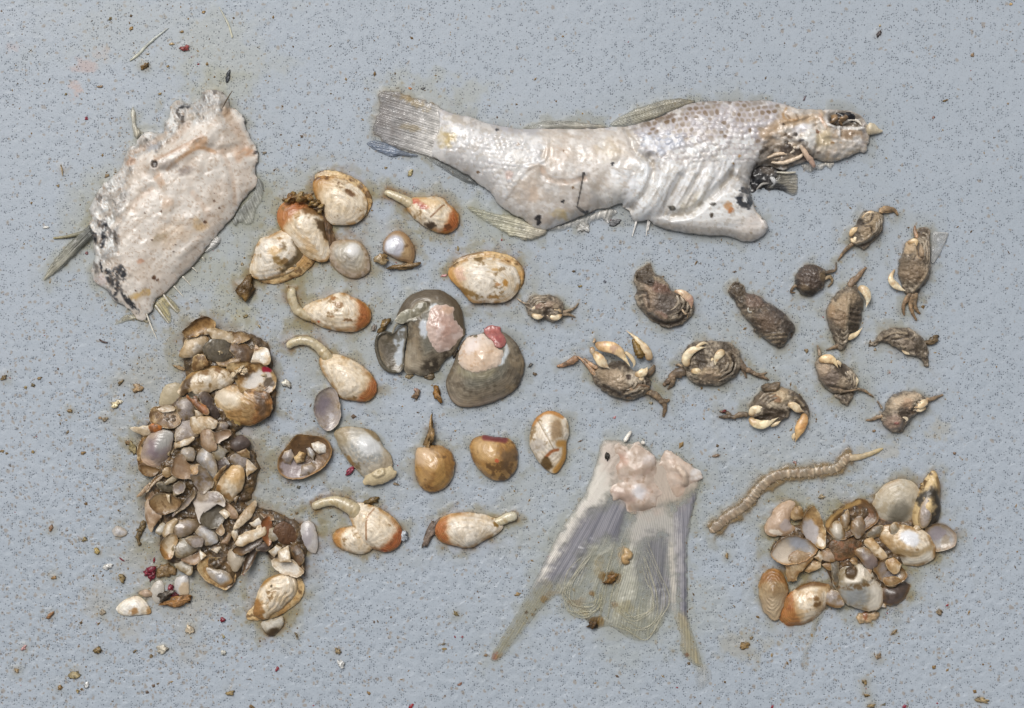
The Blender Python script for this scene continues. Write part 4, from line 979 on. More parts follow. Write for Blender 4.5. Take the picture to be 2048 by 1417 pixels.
wf = Field(np.concatenate([spline(wp, 3) + np.array([-6, -16]), spline(wp, 3)[::-1] + np.array([10, 17])]), 2.2, smooth=False, rough=6, seed=61)
wf.base((140, 118, 84)); wf.A = np.clip(.62 + .35 * wf.n(14, 2) * 1.0, .12, .8) * sm(0, 6, wf.d); wf.Z = 1 + 2.2 * wf.edge(8) + .8 * wf.n(9, 3)
wf.build('slime_sheath', M_FILM, wm, under=.4)
ws = spline(wp, 2)
for i in range(2, len(ws) - 3, 1):
    t_ = ws[i + 1] - ws[i - 1]; t_ /= np.hypot(*t_)
    n_ = np.array([-t_[1], t_[0]])
    for sg in (-1, 1):
        r0 = random.uniform(13, 20)
        a = ws[i] + n_ * sg * 8; b = ws[i] + n_ * sg * r0 + t_ * random.uniform(-6, 6)
        tube('bristle', [tuple(a), tuple((a + b) / 2 + t_ * 2), tuple(b)], [.9, .7, .3], M_FIN, wm, (196, 182, 156), z=[6, 5, 2], ring=5, dens=5, alpha=.4)
stain(wf.poly, 11, .55, (126, 108, 74))

# ------------------------------------------------------------------ shells
PAL = {
    'ivory': ((229, 215, 194), (214, 194, 164), (128, 94, 50)),
    'pale':  ((224, 214, 199), (210, 195, 174), (128, 100, 60)),
    'ochre': ((208, 180, 134), (184, 140, 84), (92, 64, 32)),
    'lilac': ((170, 159, 152), (142, 131, 128), (108, 86, 54)),
    'rose':  ((190, 168, 146), (164, 140, 120), (114, 84, 54)),
    'pearl': ((188, 185, 184), (166, 162, 162), (132, 110, 78)),
    'white': ((232, 226, 216), (214, 204, 190), (150, 120, 80)),
    'tan':   ((184, 158, 120), (158, 128, 90), (100, 72, 40)),
    'brown': ((112, 84, 54), (88, 64, 40), (60, 44, 26)),
    'rust':  ((168, 108, 62), (140, 82, 44), (90, 58, 30)),
    'grey':  ((182, 176, 164), (160, 152, 140), (120, 100, 66)),
    'olive': ((124, 114, 98), (98, 90, 78), (70, 62, 46)),
    'plum':  ((96, 82, 76), (74, 62, 58), (60, 46, 34)),
    'honey': ((176, 136, 78), (148, 106, 56), (92, 64, 34)),
}
RUST = (166, 88, 38)

def clam_pts(cx, cy, L, W, ang, taper=-0.1, us=-1, ub=0.14, ux=0.05):
    th = np.linspace(0, 2 * np.pi, 26, endpoint=False)
    x = L / 2 * np.sign(np.cos(th)) * np.abs(np.cos(th)) ** 0.93
    y = W / 2 * np.sin(th) * (1 - taper * np.cos(th))
    y = y + us * ub * W * np.exp(-((x / L - ux) / 0.14) ** 2) * (np.sin(th) * us > 0)
    a = math.radians(ang)
    return np.stack([cx + x * math.cos(a) - y * math.sin(a), cy + x * math.sin(a) + y * math.cos(a)], 1)

SEED = [100]
GLZ = np.random.default_rng(31)
def shell(name, poly, pal='ivory', H=16, z=0.0, U=None, rim=None, dirt=0.45, cup=False, tilt=0.0, label=None, cat='shell', group=None, parent=None, smooth=True, ridge=0.34, res=1.7, mat=None, st=None, rough=0.8, extra=None, edge_dirt=0.35, seed=None, thick=2.2, tdir=None, cracks=0, name_cat=True, inner=None, glaze=0.0, exp_=.80, shade=1.0, edge_w=7, warm=.25, edge_col=None):
    SEED[0] += 1
    seed = SEED[0] if seed is None else seed
    f = Field(poly, res, smooth=smooth, rough=rough, seed=seed, n=4 if len(poly) < 22 else 2)
    base, alt, dr = PAL[pal]
    inf = f.inflate()
    cx, cy = f.poly.mean(0)
    if U is None:
        i = np.argmax(inf); U = (f.X.ravel()[i], f.Y.ravel()[i])
    r = np.hypot(f.X - U[0], f.Y - U[1])
    s_ = r / (r + f.d + 1e-6)
    f.G = s_
    f.base(base)
    f.paint(sm(-.1, .6, f.n(22, 1)), alt, .75)
    f.tone(1 + .05 * np.sin(s_ * 34 + 2 * f.n(20, 2)) + .07 * f.n(6, 3))
    f.paint(sm(.25, .6, f.n(12, 9)), np.minimum(np.array(base) * 1.07, 244), .6)
    w0 = f.d.max()
    if cup:
        f.Z = H * (1 - inf ** .62) - (0 if z else 0)
        f.paint(sm(.25, .9, inf), np.array(alt) * .96, .6)
    else:
        f.Z = H * inf ** exp_
        f.Z += H * .16 * np.exp(-(r / (0.32 * w0)) ** 2)
        f.Z += ridge * np.sin(s_ * 46 + 3 * f.n(24, 4)) * sm(.15, .5, s_) * sm(0, 4, f.d)
    f.Z += .5 * f.n(10, 5) * sm(0, 4, f.d)
    if rim:
        ang, col, start = rim[0], rim[1], rim[2] if len(rim) > 2 else .5
        a = math.radians(ang)
        dirn = ((f.X - U[0]) * math.cos(a) + (f.Y - U[1]) * math.sin(a)) / (r + 1e-6)
        q = s_ + .10 * f.n(14, 6)
        ax = ((f.X - cx) * math.cos(a) + (f.Y - cy) * math.sin(a))
        ax = ax / ax.max()
        m = np.maximum(sm(start - .16, start + .22, ax + .35 * (q - .75) + .05 * f.n(9, 31)), .55 * sm(.80, .97, q) * sm(-.3, .5, dirn))
        f.paint(m, np.array(col) * .35 + np.array((214, 160, 104)) * .65, .75)
        f.paint(sm(.35, .95, m) * (0.72 + .34 * np.sin(s_ * 150 + 2 * f.n(15, 8))), np.array(col) * .95, .95)
        f.paint(m * sm(.25, .6, f.n(9, 7)), (120, 70, 34), .5)
    for k in range(cracks):
        a0 = random.uniform(0, 6.28)
        p0 = np.array([cx, cy]); mx = w0
        pts = [tuple(p0 + mx * np.array([math.cos(a0), math.sin(a0)]) * t + np.random.default_rng(seed + k).normal(0, 4.5, 2)) for t in np.linspace(-.9, .9, 6)]
        f.paint(f.line(pts, 1.0, .9), dr, .6); f.lift(f.line(pts, 1.8, 1.0), -1.2)
    if warm: f.paint(sm(-.2, .6, f.n(30, 51)) * sm(.35, .95, s_), (200, 158, 96), warm)
    q = f.n(15, 10, 5, .62) + .35 * f.n(48, 11, 2)
    f.paint(sm(.74 - .70 * dirt, 1.05 - .70 * dirt, q), dr, .74)
    f.paint(sm(-.3, .5, f.n(18, 41)), np.array(dr) * 1.25, glaze)
    f.paint(sm(.42, .66, f.n(4.5, 12, 3)) * max(dirt, .3), dr, .55)
    lnz = np.sin(s_ * 64 + 1.6 * f.n(30, 61) + seed) + .5 * f.n(14, 62)
    f.paint(sm(.86, 1.15, lnz) * sm(.3, .55, s_), np.array(dr) * 1.3, .24)
    f.paint(sm(edge_w, 0, f.d) * sm(-.35, .3, f.n(16, 13)), dr if edge_col is None else edge_col, edge_dirt + .3 * dirt)
    f.paint(sm(2.6, .4, f.d) * sm(-.1, .4, f.n(11, 19)), (226, 206, 168) if not cup else (222, 210, 190), .6)
    if shade != 1.0: f.C = f.C * shade
    f.Wt = np.clip(.45 + .5 * f.n(26, 14), .1, 1)
    if extra: extra(f, s_, r)
    shell.last = f
    mat = mat or (M_PEARL if pal in ('pearl', 'lilac') or cup else M_SHELL)
    solid = thick if (z > 0 or cup) else 0.0
    zz = z + (thick + .3 if solid else 0)
    if not solid: f.Z = f.Z + min(5, H * .2)
    o = f.build(name, mat, parent, solid=solid, under=min(9, H * .38), zoff=zz if parent is None else z + (thick + .3 if solid else 0), inner=inner or (np.array(alt) * .8))
    if tilt:
        g_ = np.random.default_rng(seed)
        a = g_.uniform(0, 6.28) if tdir is None else math.radians(tdir)
        o.rotation_euler = (tilt * math.sin(a), tilt * math.cos(a), 0)
    if label and parent is None: tag(o, label, cat, group)
    elif label: o['label'] = label
    if st: stain(f.poly, *st)
    return o
ST = (13, .95, (118, 84, 24)); STL = (11, .85, (116, 86, 34)); STG = (11, .62, (112, 100, 64))

def spot(lst):
    def e(f, s_, r):
        for it in lst:
            x, y, rx, ry, c = it[:5]
            f.paint(f.ell(x, y, rx, ry, it[6] if len(it) > 6 else 0, .7, .45), c, it[5] if len(it) > 5 else .85)
    return e

CL = 'loose clams set out one by one'
def clam(label, cx, cy, L, W, ang, H=22, lower=None, siphon=None, group=CL, us=-1, pal='ivory', st=ST, dirt=.3, rim=RUST, rs=.5, extra=None, ux=.05, taper=-.26, lowpal='ochre', cracks=0, ud=None, sip_c=((184, 168, 136), (196, 184, 154))):
    H = H * .88
    t = thing('clam', cx, cy, label, 'clam', group)
    a = math.radians(ang)
    pts = clam_pts(cx, cy, L, W, ang, taper, us, ux=ux)
    ca, sa = math.cos(a), math.sin(a)
    k = us * W * .40
    U = (cx + ux * L * ca - k * sa, cy + ux * L * sa + k * ca)
    if lower:
        dx, dy, g = lower
        lp = clam_pts(cx + dx, cy + dy, L * g, W * g, ang, taper, us, ux=ux)
        shell('valve', lp, lowpal, 9, 0, U=(U[0] + dx, U[1] + dy), dirt=.6, parent=t, edge_dirt=.6, rough=1.6)
        stain(lp, *st)
    shell('valve', pts, pal, H, 5 if lower else 0, U=U, rim=(ang, rim, rs) if rim else None, dirt=dirt * .55, edge_w=9, edge_dirt=.75, edge_col=(158, 110, 52), parent=t, extra=extra, cracks=cracks, thick=3)
    stain(pts, *st)
    if siphon:
        p, r = siphon
        r = [x * .9 for x in r]
        tube('siphon', p, r, M_SOFT, t, sip_c[0], sip_c[1], z=[x * .62 for x in r], noise=.07, rings=0, flat=.6, wet=.9, spots=((150, 122, 74), .45))
        stain_line(p, max(r), *st)
    return t

def stain_line(p, r, w, a, c):
    q = spline(p, 4)
    T = np.gradient(q, axis=0); T /= np.hypot(T[:, 0], T[:, 1])[:, None] + 1e-9
    N = np.stack([-T[:, 1], T[:, 0]], 1) * r
    stain(np.concatenate([q + N, (q - N)[::-1]]), w, a, c)

# clams in the upper group
x, y = one(D_, 885, 275)
clam('ivory clam with ochre frilly upper rim, topmost of the clam cluster beside the fish flank', x, y, 124, 78, 38, 21, lower=(6, -9, 1.04), us=1, rim=None, pal='ivory', ux=.12, dirt=.25,
     extra=lambda f, s_, r: (f.paint(sm(.45, .95, s_) * sm(.2, .9, -((f.X - 678) * .75 + (f.Y - 397) * .66) / 60), (168, 118, 56), .85), f.paint(f.line(D_([(665, 120), (760, 100), (880, 160), (1000, 250)]), 5, 1) * sm(-.3, .2, f.n(8, 3)), (96, 62, 28), .9)))
x, y = one(D_, 612, 545)
clam('rust ended clam gaping along one side with dark mud between its valves', x, y, 146, 74, -126, 24, lower=(13, -7, 1.0), us=1, rs=.45, lowpal='brown', dirt=.35,
     extra=spot([(*one(D_, 548, 415), 6, 6, (170, 130, 70)), (*one(D_, 660, 380), 16, 10, (112, 76, 36), .8), (*one(D_, 760, 520), 8, 22, (84, 62, 36), .9, -30), (*one(D_, 790, 580), 7, 10, (92, 66, 34), .9), (*one(D_, 640, 650), 24, 7, (196, 156, 104), .5, 50)]))
for (px_, py_, r_, c_) in [(500, 275, 9, (120, 84, 40)), (570, 265, 9, (104, 74, 36)), (640, 265, 8, (140, 104, 56)), (690, 320, 8, (88, 64, 34)), (735, 365, 7, (78, 58, 34))]:
    X_, Y_ = one(D_, px_, py_)
    tag(clod('mud_crust', X_, Y_, r_, c_, M_MUSH, None, int(px_), 1.4, .4, .7, (150, 120, 66), z=10), 'small dark crust of mud along the gaping edge of the rust ended clam', 'mud', 'mud crusts on the gaping clam')
x, y = one(D_, 395, 742)
clam('pale chalky clam with a broken notch and yellow lower rim beside a brown blob', x, y, 134, 80, -35, 21, lower=(14, 8, 1.02), us=-1, rim=None, pal='pale', dirt=.3, ux=-.1,
     extra=lambda f, s_, r: (spot([(*one(D_, 410, 605), 4, 4, (150, 108, 52)), (*one(D_, 440, 665), 9, 9, (110, 84, 44)), (*one(D_, 375, 700), 16, 10, (196, 154, 92), .7), (*one(D_, 400, 785), 12, 7, (130, 98, 46), .8, 30), (*one(D_, 455, 790), 8, 7, (120, 88, 44), .8)])(f, s_, r), f.paint(f.area(D_([(520, 600), (600, 610), (650, 700), (600, 800), (480, 860), (400, 890), (520, 760), (540, 680)]), 8, 4), (104, 84, 52), .9), f.lift(f.area(D_([(520, 600), (600, 610), (650, 700), (600, 800), (480, 860), (400, 890), (520, 760), (540, 680)]), 8, 4), -7)))
x, y = one(D_, 135, 1010)
tag(clod('mud_blob', x, y, 17, (120, 92, 48), M_MUSH, None, 12, 1.2, 1.2, .45, (92, 68, 34)), 'round soft brown blob stuck below the pale chalky clam', 'mud')
stain_line([(x - 5, y - 14), (x + 2, y + 12)], 15, *ST)
shell('limpet_like_shell', D_([(795, 690), (830, 630), (900, 608), (990, 608), (1070, 640), (1120, 720), (1140, 810), (1120, 880), (1050, 920), (960, 915), (880, 870), (820, 800), (795, 740)]), 'grey', 18, 0, U=one(D_, 1000, 690), dirt=.15, edge_dirt=.6, label='rounded grey shell with a worn white peak touching the clam cluster', group=CL, st=ST, cat='shell',
      extra=lambda f, s_, r: (f.paint(sm(20, 7, r), (236, 234, 232), .85), f.paint(sm(.62, .95, s_), (158, 132, 104), .7), f.paint(sm(.75, .85, s_) * sm(.05, .4, f.n(6, 3)), (200, 184, 168), .7)))
x, y = one(F_, 508, 296)
clam('rust tipped clam with a pale siphon bent upward at its left end', x, y, 139, 68, 5, 26, siphon=(F_([(330, 330), (262, 305), (210, 270), (178, 210), (165, 150), (168, 95)]), [10, 10, 10.5, 10.5, 10, 9.5]), us=-1, ux=.02, dirt=.22, rs=.55,
     extra=spot([(*one(F_, 480, 180), 5, 4, (150, 96, 44)), (*one(F_, 530, 235), 8, 6, (150, 112, 70)), (*one(F_, 600, 345), 9, 3, (112, 76, 40), .85, 5), (*one(F_, 480, 320), 4, 2, (140, 96, 52)), (*one(F_, 372, 355), 2.4, 2.4, (190, 90, 40))]))
x, y = one(E_, 550, 302)
clam('cracked clam with a red smear and one orange end beneath the fish tail', x, y, 116, 60, 24, 24, siphon=(E_([(400, 240), (335, 200), (270, 165), (190, 130), (130, 108)]), [12, 11, 10, 8, 5.5]), us=-1, ux=0, dirt=.22, rs=.55, pal='ivory', rim=(172, 84, 34), cracks=0,
     extra=lambda f, s_, r: (spot([(*one(E_, 400, 190), 9, 6, (176, 56, 40)), (*one(E_, 455, 225), 12, 6, (150, 60, 48), .9, 25), (*one(E_, 500, 250), 8, 5, (190, 110, 84), .6), (*one(E_, 545, 410), 11, 7, (70, 54, 40), .95), (*one(E_, 690, 425), 8, 5, (96, 58, 30), .7), (*one(E_, 480, 200), 30, 9, (216, 178, 124), .5, 15)])(f, s_, r), f.paint(f.line(E_([(540, 335), (590, 290), (640, 240), (660, 230)]), 1.5, .8), (128, 84, 44), .9)))
shell('round_shell', E_([(110, 620), (130, 530), (180, 470), (250, 450), (320, 480), (370, 550), (400, 620), (395, 700), (375, 745), (300, 730), (220, 700), (150, 660)]), 'tan', 15, 0, U=one(E_, 190, 610), dirt=.25, label='small brown rimmed shell with a shiny grey pearl centre', group=CL, st=ST, cat='shell', mat=M_PEARL,
      extra=lambda f, s_, r: (f.paint(f.ell(*one(E_, 215, 605), 21, 26, 15, .5, .15), (196, 196, 206), .95), f.paint(sm(.6, .95, s_), (146, 112, 78), .7), spot([(*one(E_, 190, 600), 8, 14, (236, 238, 244), .9)])(f, s_, r), f.Wt.__setitem__(slice(None), 1.0)))  # near-white spot on the pearl is its highlight, painted in
tag(clod('tissue_scrap', *one(E_, 110, 700), 9, (170, 150, 116), M_SOFT, None, 41, 1.2, .4, .5, (140, 112, 72)), 'small tan scrap of tissue hanging on the pearl centred shell', 'tissue')
tag(clod('tissue_scrap', *one(E_, 300, 765), 10, (120, 96, 62), M_MUSH, None, 42, 2.6, .15, .4), 'brown sliver of tissue under the pearl centred shell', 'tissue')
x, y = one(E_, 1010, 875)
clam('large pale clam with an ochre lower valve showing above, right of the clam cluster', x, y, 146, 86, 12, 25, lower=(9, -11, 1.0), us=1, rim=None, pal='pale', dirt=.22, ux=-.08,
     extra=lambda f, s_, r: (f.paint(sm(.5, .95, s_) * sm(.3, .9, -((f.X - x) * .95 - (f.Y - y) * .3) / 70), (196, 140, 68), .85), spot([(*one(E_, 1110, 800), 6, 3, (190, 150, 90)), (*one(E_, 1195, 920), 5, 8, (176, 124, 50)), (*one(E_, 1130, 930), 6, 3, (176, 128, 80)), (*one(E_, 800, 840), 10, 12, (222, 178, 158), .6), (*one(E_, 870, 1000), 26, 6, (130, 96, 44), .8, 22), (*one(E_, 1100, 1040), 12, 4, (150, 110, 56), .8), (*one(E_, 740, 740), 14, 6, (104, 80, 46), .9, -40), (*one(E_, 960, 700), 9, 7, (110, 84, 42), .9)])(f, s_, r)))
x, y = one(F_, 590, 772)
clam('rust ended clam pointing down to the right with a thick siphon at its upper end', x, y, 134, 68, 36, 26, siphon=(F_([(480, 680), (420, 605), (370, 550), (310, 510), (240, 500), (180, 515), (130, 552)]), [13, 12, 11, 10.5, 10, 9.5, 7.5]), us=1, ux=.08, dirt=.2, rs=.6, taper=-.18)
shell('empty_valve', G_([(330, 75), (380, 50), (420, 50), (450, 100), (465, 180), (468, 240), (440, 300), (385, 335), (340, 310), (305, 250), (290, 190), (300, 120)]), 'lilac', 12, 1.5, cup=True, dirt=.02, edge_dirt=.1, tilt=.12, tdir=40, label='empty lilac grey valve lying hollow side up beneath a siphoned clam', cat='shell', group=CL, st=STG, mat=M_PEARL, thick=2.5,
      extra=lambda f, s_, r: (f.paint(sm(.2, .8, f.n(20, 3)), (204, 200, 204), .8), f.paint(f.ell(*one(G_, 345, 170), 12, 20, 20, .9), (122, 112, 122), .7)))
x, y = one(G_, 232, 512)
shell('open_clam', clam_pts(x, y, 116, 76, -28, 0, -1), 'brown', 11, 1, cup=True, dirt=.5, label='open brown clam half filled with lilac and white shell bits', cat='clam', group=CL, st=ST, thick=2.5,
      extra=lambda f, s_, r: (f.paint(f.area(G_([(70, 560), (130, 480), (200, 560), (290, 570), (250, 640), (130, 650), (80, 620)]), 8, 5), (158, 146, 148), .9), f.paint(sm(4, 0, f.d), (176, 132, 74), .7)))
for pts_, pl_, lb_ in [([(100, 470), (140, 455), (165, 500), (140, 560), (100, 550), (85, 510)], 'lilac', 'grey shell piece at the left inside the open brown clam'), ([(270, 420), (320, 400), (380, 430), (370, 480), (320, 490), (290, 460)], 'white', 'chalk white shell piece at the right inside the open brown clam'), ([(160, 510), (200, 470), (240, 480), (230, 540), (180, 550)], 'ochre', 'yellowish shell piece in the middle of the open brown clam'), ([(210, 570), (280, 540), (320, 580), (270, 630), (200, 630)], 'lilac', 'smooth mauve shell piece low in the open brown clam'), ([(240, 450), (270, 440), (300, 490), (290, 530), (260, 500)], 'pearl', 'greyish shell piece under the chalk white one in the open clam')]:
    shell('shell_piece', G_(pts_), pl_, 7, 7, dirt=.35, tilt=.15, label=lb_, group='pieces inside the open clam', smooth=False, rough=1.5)
shell('worn_valve', G_([(425, 345), (500, 308), (580, 312), (680, 335), (720, 380), (750, 440), (800, 500), (812, 570), (780, 640), (700, 670), (640, 660), (580, 600), (520, 540), (470, 470), (440, 400)]), 'grey', 20, 0, U=one(G_, 650, 430), dirt=.2, label='big worn grey valve with a chalky peak and red speck, centre of the lower shells', cat='shell', group=CL, st=STG,
      extra=lambda f, s_, r: (f.paint(f.ell(*one(G_, 645, 430), 26, 20, 35, .8, .3), (226, 228, 230), .8), f.paint(f.line(G_([(560, 440), (620, 520), (720, 510)]), 10, 1.2) * sm(-.2, .3, f.n(3, 3, 2)), (150, 152, 150), .8), f.paint(f.ell(*one(G_, 470, 380), 14, 20, -40, .8), (150, 132, 100), .7), f.paint(f.line(G_([(520, 510), (545, 560)]), 4, 1), (140, 104, 52), .8), f.paint(f.line(G_([(640, 320), (720, 390)]), 5, 1), (128, 106, 70), .8)))
shell('curled_flap', G_([(620, 660), (650, 600), (720, 575), (800, 570), (832, 600), (830, 640), (760, 680), (680, 695), (630, 690)]), 'tan', 9, 7, dirt=.15, label='curled yellowish flap of shell at the lower end of the worn grey valve', group=CL, rough=2,
      extra=lambda f, s_, r: (f.paint(np.ones_like(r), (204, 192, 160), .7), f.lift(f.line(G_([(690, 620), (730, 580), (750, 610), (710, 630)]), 4, 1), 4)))
tag(clod('red_scrap', *one(G_, 532, 598), 5.5, (140, 62, 78), M_SOFT, None, 71, 1.8, .7, .5), 'crimson scrap poking out under the worn grey valve', 'scrap', 'red scraps')
shell('smooth_clam', G_([(960, 490), (975, 450), (1020, 440), (1080, 428), (1150, 440), (1205, 490), (1222, 560), (1210, 640), (1160, 710), (1080, 745), (1020, 730), (975, 670), (958, 590)]), 'honey', 27, 0, U=one(G_, 1000, 470), dirt=.3, ridge=.25, label='smooth round amber clam with a pale worn hinge corner', cat='clam', group=CL, st=STL,
      extra=lambda f, s_, r: (f.paint(f.ell(*one(G_, 1010, 500), 22, 22, 40, .9), (214, 184, 150), .85), f.paint(f.ell(*one(G_, 1070, 560), 40, 12, -60, 1), (196, 160, 112), .5), f.Wt.__setitem__(slice(None), .9)))
shell('smooth_clam', G_([(1320, 430), (1350, 385), (1410, 365), (1490, 375), (1570, 385), (1620, 430), (1638, 500), (1630, 580), (1580, 650), (1510, 670), (1430, 640), (1370, 580), (1330, 510)]), 'honey', 30, 0, U=one(G_, 1480, 390), dirt=.35, ridge=.25, label='domed tan clam with a dark red stain along its upper hinge', cat='clam', group=CL, st=STG,
      extra=lambda f, s_, r: (f.paint(f.ell(*one(G_, 1430, 460), 28, 20, 20, 1), (206, 172, 124), .7), f.paint(f.line(G_([(1420, 378), (1490, 385), (1550, 395)]), 6, 1), (104, 36, 40), .85), f.paint(f.ell(*one(G_, 1590, 510), 14, 24, 10, 1, .5), (96, 76, 56), .7), f.paint(f.ell(*one(G_, 1500, 530), 4, 4), (190, 84, 44), .8), f.Wt.__setitem__(slice(None), .8)))
shell('cracked_clam', G_([(1715, 400), (1730, 300), (1780, 230), (1850, 205), (1910, 220), (1965, 270), (1978, 350), (1960, 430), (1955, 520), (1910, 600), (1860, 618), (1790, 560), (1730, 470)]), 'pale', 22, 0, U=one(G_, 1860, 420), dirt=.3, cracks=1, label='cracked dirty clam with an orange lip, rightmost of the lower shells', cat='clam', group=CL, st=STG,
      extra=lambda f, s_, r: (f.paint(f.line(G_([(1735, 290), (1790, 225), (1860, 210), (1930, 240)]), 5, 1), (176, 116, 52), .8), f.paint(f.line(G_([(1910, 420), (1950, 430), (1945, 520), (1890, 600)]), 7, 1), (186, 130, 52), .8), f.paint(f.line(G_([(1820, 510), (1860, 470), (1900, 460)]), 3, 1), (160, 92, 46), .9), f.paint(f.ell(*one(G_, 1890, 330), 12, 22, 0, .9), (128, 98, 62), .7), f.paint(f.ell(*one(G_, 1830, 550), 13, 12), (92, 68, 34), .9), f.paint(f.ell(*one(G_, 1780, 430), 16, 12), (186, 178, 170), .6)))
x, y = one(G_, 555, 1060)
shell('small_clam', clam_pts(x, y, 86, 52, 14, 0, -1), 'ivory', 16, 0, dirt=.45, rim=(190, (186, 128, 60), .5), label='small dirty clam half under a siphoned clam near the heap', cat='clam', group=CL, st=ST)
x, y = one(G_, 690, 962)
clam('siphoned clam overlapping a smaller clam, a cracked line across its middle', x, y, 128, 72, 40, 25, siphon=(G_([(600, 900), (545, 850), (480, 815), (420, 800), (350, 812), (280, 842)]), [16, 16, 14, 11, 10, 8.5]), us=1, ux=.0, dirt=.2, rs=.62, rim=(164, 78, 34),
     extra=lambda f, s_, r: (f.paint(f.line(G_([(690, 850), (650, 900), (640, 960), (640, 1050)]), 1.5, .8), (150, 104, 60), .9), f.lift(f.area(G_([(690, 830), (640, 900), (640, 1050), (900, 1200), (900, 800)]), 2, 0), 2)))
tag(clod('jelly_drop', *one(G_, 882, 1025), 8, (176, 182, 188), M_SOFT, None, 43, 1.1, 1.2, .5), 'clear grey jelly drop at the rust end of the cracked siphoned clam', 'drop')
tag(clod('mud_crumb', *one(G_, 670, 803), 8, (110, 88, 50), M_MUSH, None, 44, 1.9, .2, .5), 'dark crumb at the upper edge of the cracked siphoned clam', 'crumb')
x, y = one(G_, 1313, 980)
clam('white clam with its rust end at left and a short pale siphon stub at right', x, y, 140, 64, 176, 26, siphon=(G_([(1460, 960), (1520, 935), (1560, 915), (1600, 902), (1632, 892)]), [10, 10, 11, 11, 10]), us=-1, ux=0, dirt=.15, rs=.55, pal='pale', extra=spot([(*one(G_, 1497, 955), 5, 6, (130, 96, 40), .9, -40)]), sip_c=((190, 176, 142), (214, 208, 188)))
tag(clod('hairy_scrap', *one(G_, 1062, 1000), 13, (120, 104, 92), M_MUSH, None, 45, 2.4, 1.1, .3), 'greyish hairy scrap at the rust end of the white clam', 'scrap')
tag(clod('pellet', *one(G_, 1060, 362), 13, (130, 102, 62), M_MUSH, None, 46, 2.6, 1.45, .6, (160, 130, 88)), 'oblong ribbed brown pellet above the amber clam', 'pellet')
stain_line(G_([(1055, 310), (1065, 400)]), 9, 9, .6, (110, 90, 54))

def on_shell(g, f):
    j = np.clip(((g.X - f.X0[0, 0]) / f.res).round().astype(int), 0, f.Z.shape[1] - 1)
    i = np.clip(((g.Y - f.Y0[0, 0]) / f.res).round().astype(int), 0, f.Z.shape[0] - 1)
    q = f.Z[i, j]
    for _ in range(6):
        q[1:-1, 1:-1] = .2 * (q[1:-1, 1:-1] + q[:-2, 1:-1] + q[2:, 1:-1] + q[1:-1, :-2] + q[1:-1, 2:])
    return q

# the two big grey shells with flesh
a_t = thing('ark_shell', *one(F_, 1220, 430), 'large broken olive grey shell with a pink meat patch and a curled fragment at left', 'shell', 'big grey shells with pink meat')
A1 = F_([(960, 340), (985, 260), (1040, 175), (1120, 130), (1230, 108), (1330, 130), (1410, 190), (1460, 280), (1476, 390), (1482, 450), (1430, 540), (1390, 600), (1330, 650), (1270, 720), (1180, 770), (1100, 755), (1040, 760), (1005, 700), (1020, 620), (1040, 480), (1045, 390), (1000, 370)])
def oliv(f, s_, r):
    b = np.sin(s_ * 52 + 2.0 * f.n(40, 3)) * (.5 + .5 * f.n(30, 33))
    f.paint(sm(-.1, .8, b), (164, 154, 136), .50); f.paint(sm(.1, .9, -b), (92, 86, 76), .35)
    f.paint(sm(.30, .55, s_) * sm(.72, .55, s_), (104, 104, 94), .6); f.paint(sm(.62, .78, s_) * sm(.95, .8, s_), (140, 126, 106), .5)
    f.paint(sm(.2, .6, f.n(14, 5)), (84, 74, 60), .5); f.paint(sm(.3, .6, f.n(6, 6)), (168, 158, 140), .35)
def oliv1(f, s_, r):
    oliv(f, s_, r)
    f.paint(f.line(F_([(990, 280), (1060, 180), (1200, 130), (1330, 150), (1420, 240), (1455, 380)]), 13, 1.6), (80, 68, 52), .75)
    f.paint(f.line(F_([(1060, 560), (1120, 640), (1220, 680)]), 9, 1.4), (172, 160, 140), .5)
    f.paint(f.area(F_([(1160, 340), (1200, 370), (1200, 460), (1170, 480), (1130, 410)]), 6, 3), (206, 212, 220), .9)
    f.paint(f.area(F_([(1215, 240), (1260, 220), (1275, 245), (1225, 275)]), 5, 2), (214, 218, 222), .9)
    f.paint(f.area(F_([(960, 350), (1040, 300), (1190, 210), (1190, 280), (1100, 340), (1040, 370)]), 8, 4), (134, 126, 108), .7)
    f.lift(f.line(F_([(960, 345), (1060, 320), (1190, 230)]), 6, 1), -5)
    f.paint(f.line(F_([(1025, 620), (1060, 680), (1110, 700)]), 8, 1), (178, 166, 146), .7)
    f.paint(f.line(F_([(1200, 690), (1300, 660), (1380, 590)]), 12, 1.2) * sm(-.3, .3, f.n(9, 8)), (52, 44, 34), .85)
shell('valve', A1, 'olive', 27, 0, U=one(F_, 1330, 420), dirt=.3, parent=a_t, extra=oliv1, st=(13, .65, (96, 90, 72)), rough=1.8)
g = Field(F_([(1215, 265), (1260, 232), (1330, 225), (1375, 232), (1402, 262), (1392, 305), (1430, 370), (1476, 440), (1440, 490), (1400, 540), (1360, 575), (1310, 592), (1250, 580), (1212, 510), (1188, 420), (1195, 330)]), 1.6, rough=1.2, seed=301)
g.base((206, 182, 170)).tone(1 + .05 * g.n(10, 1)); g.paint(g.ell(*one(F_, 1300, 360), 24, 30, -15, 1.3, .6), (178, 138, 122), .6); g.paint(sm(.1, .5, g.n(16, 4)), (228, 212, 206), .6); g.paint(g.ell(*one(F_, 1360, 270), 16, 8, 0, .9), (196, 160, 132), .7)
g.paint(sm(5, 0, g.d), (222, 208, 196), .5); g.Z = on_shell(g, shell.last) - 1.8 + 1.2 * g.n(9, 21) + 4 * g.edge(16) + 1.5 * g.inflate() + .5 * g.n(14, 5); g.Wt[:] = .9
g.build('meat', M_FLESH, a_t, solid=5, zoff=0)
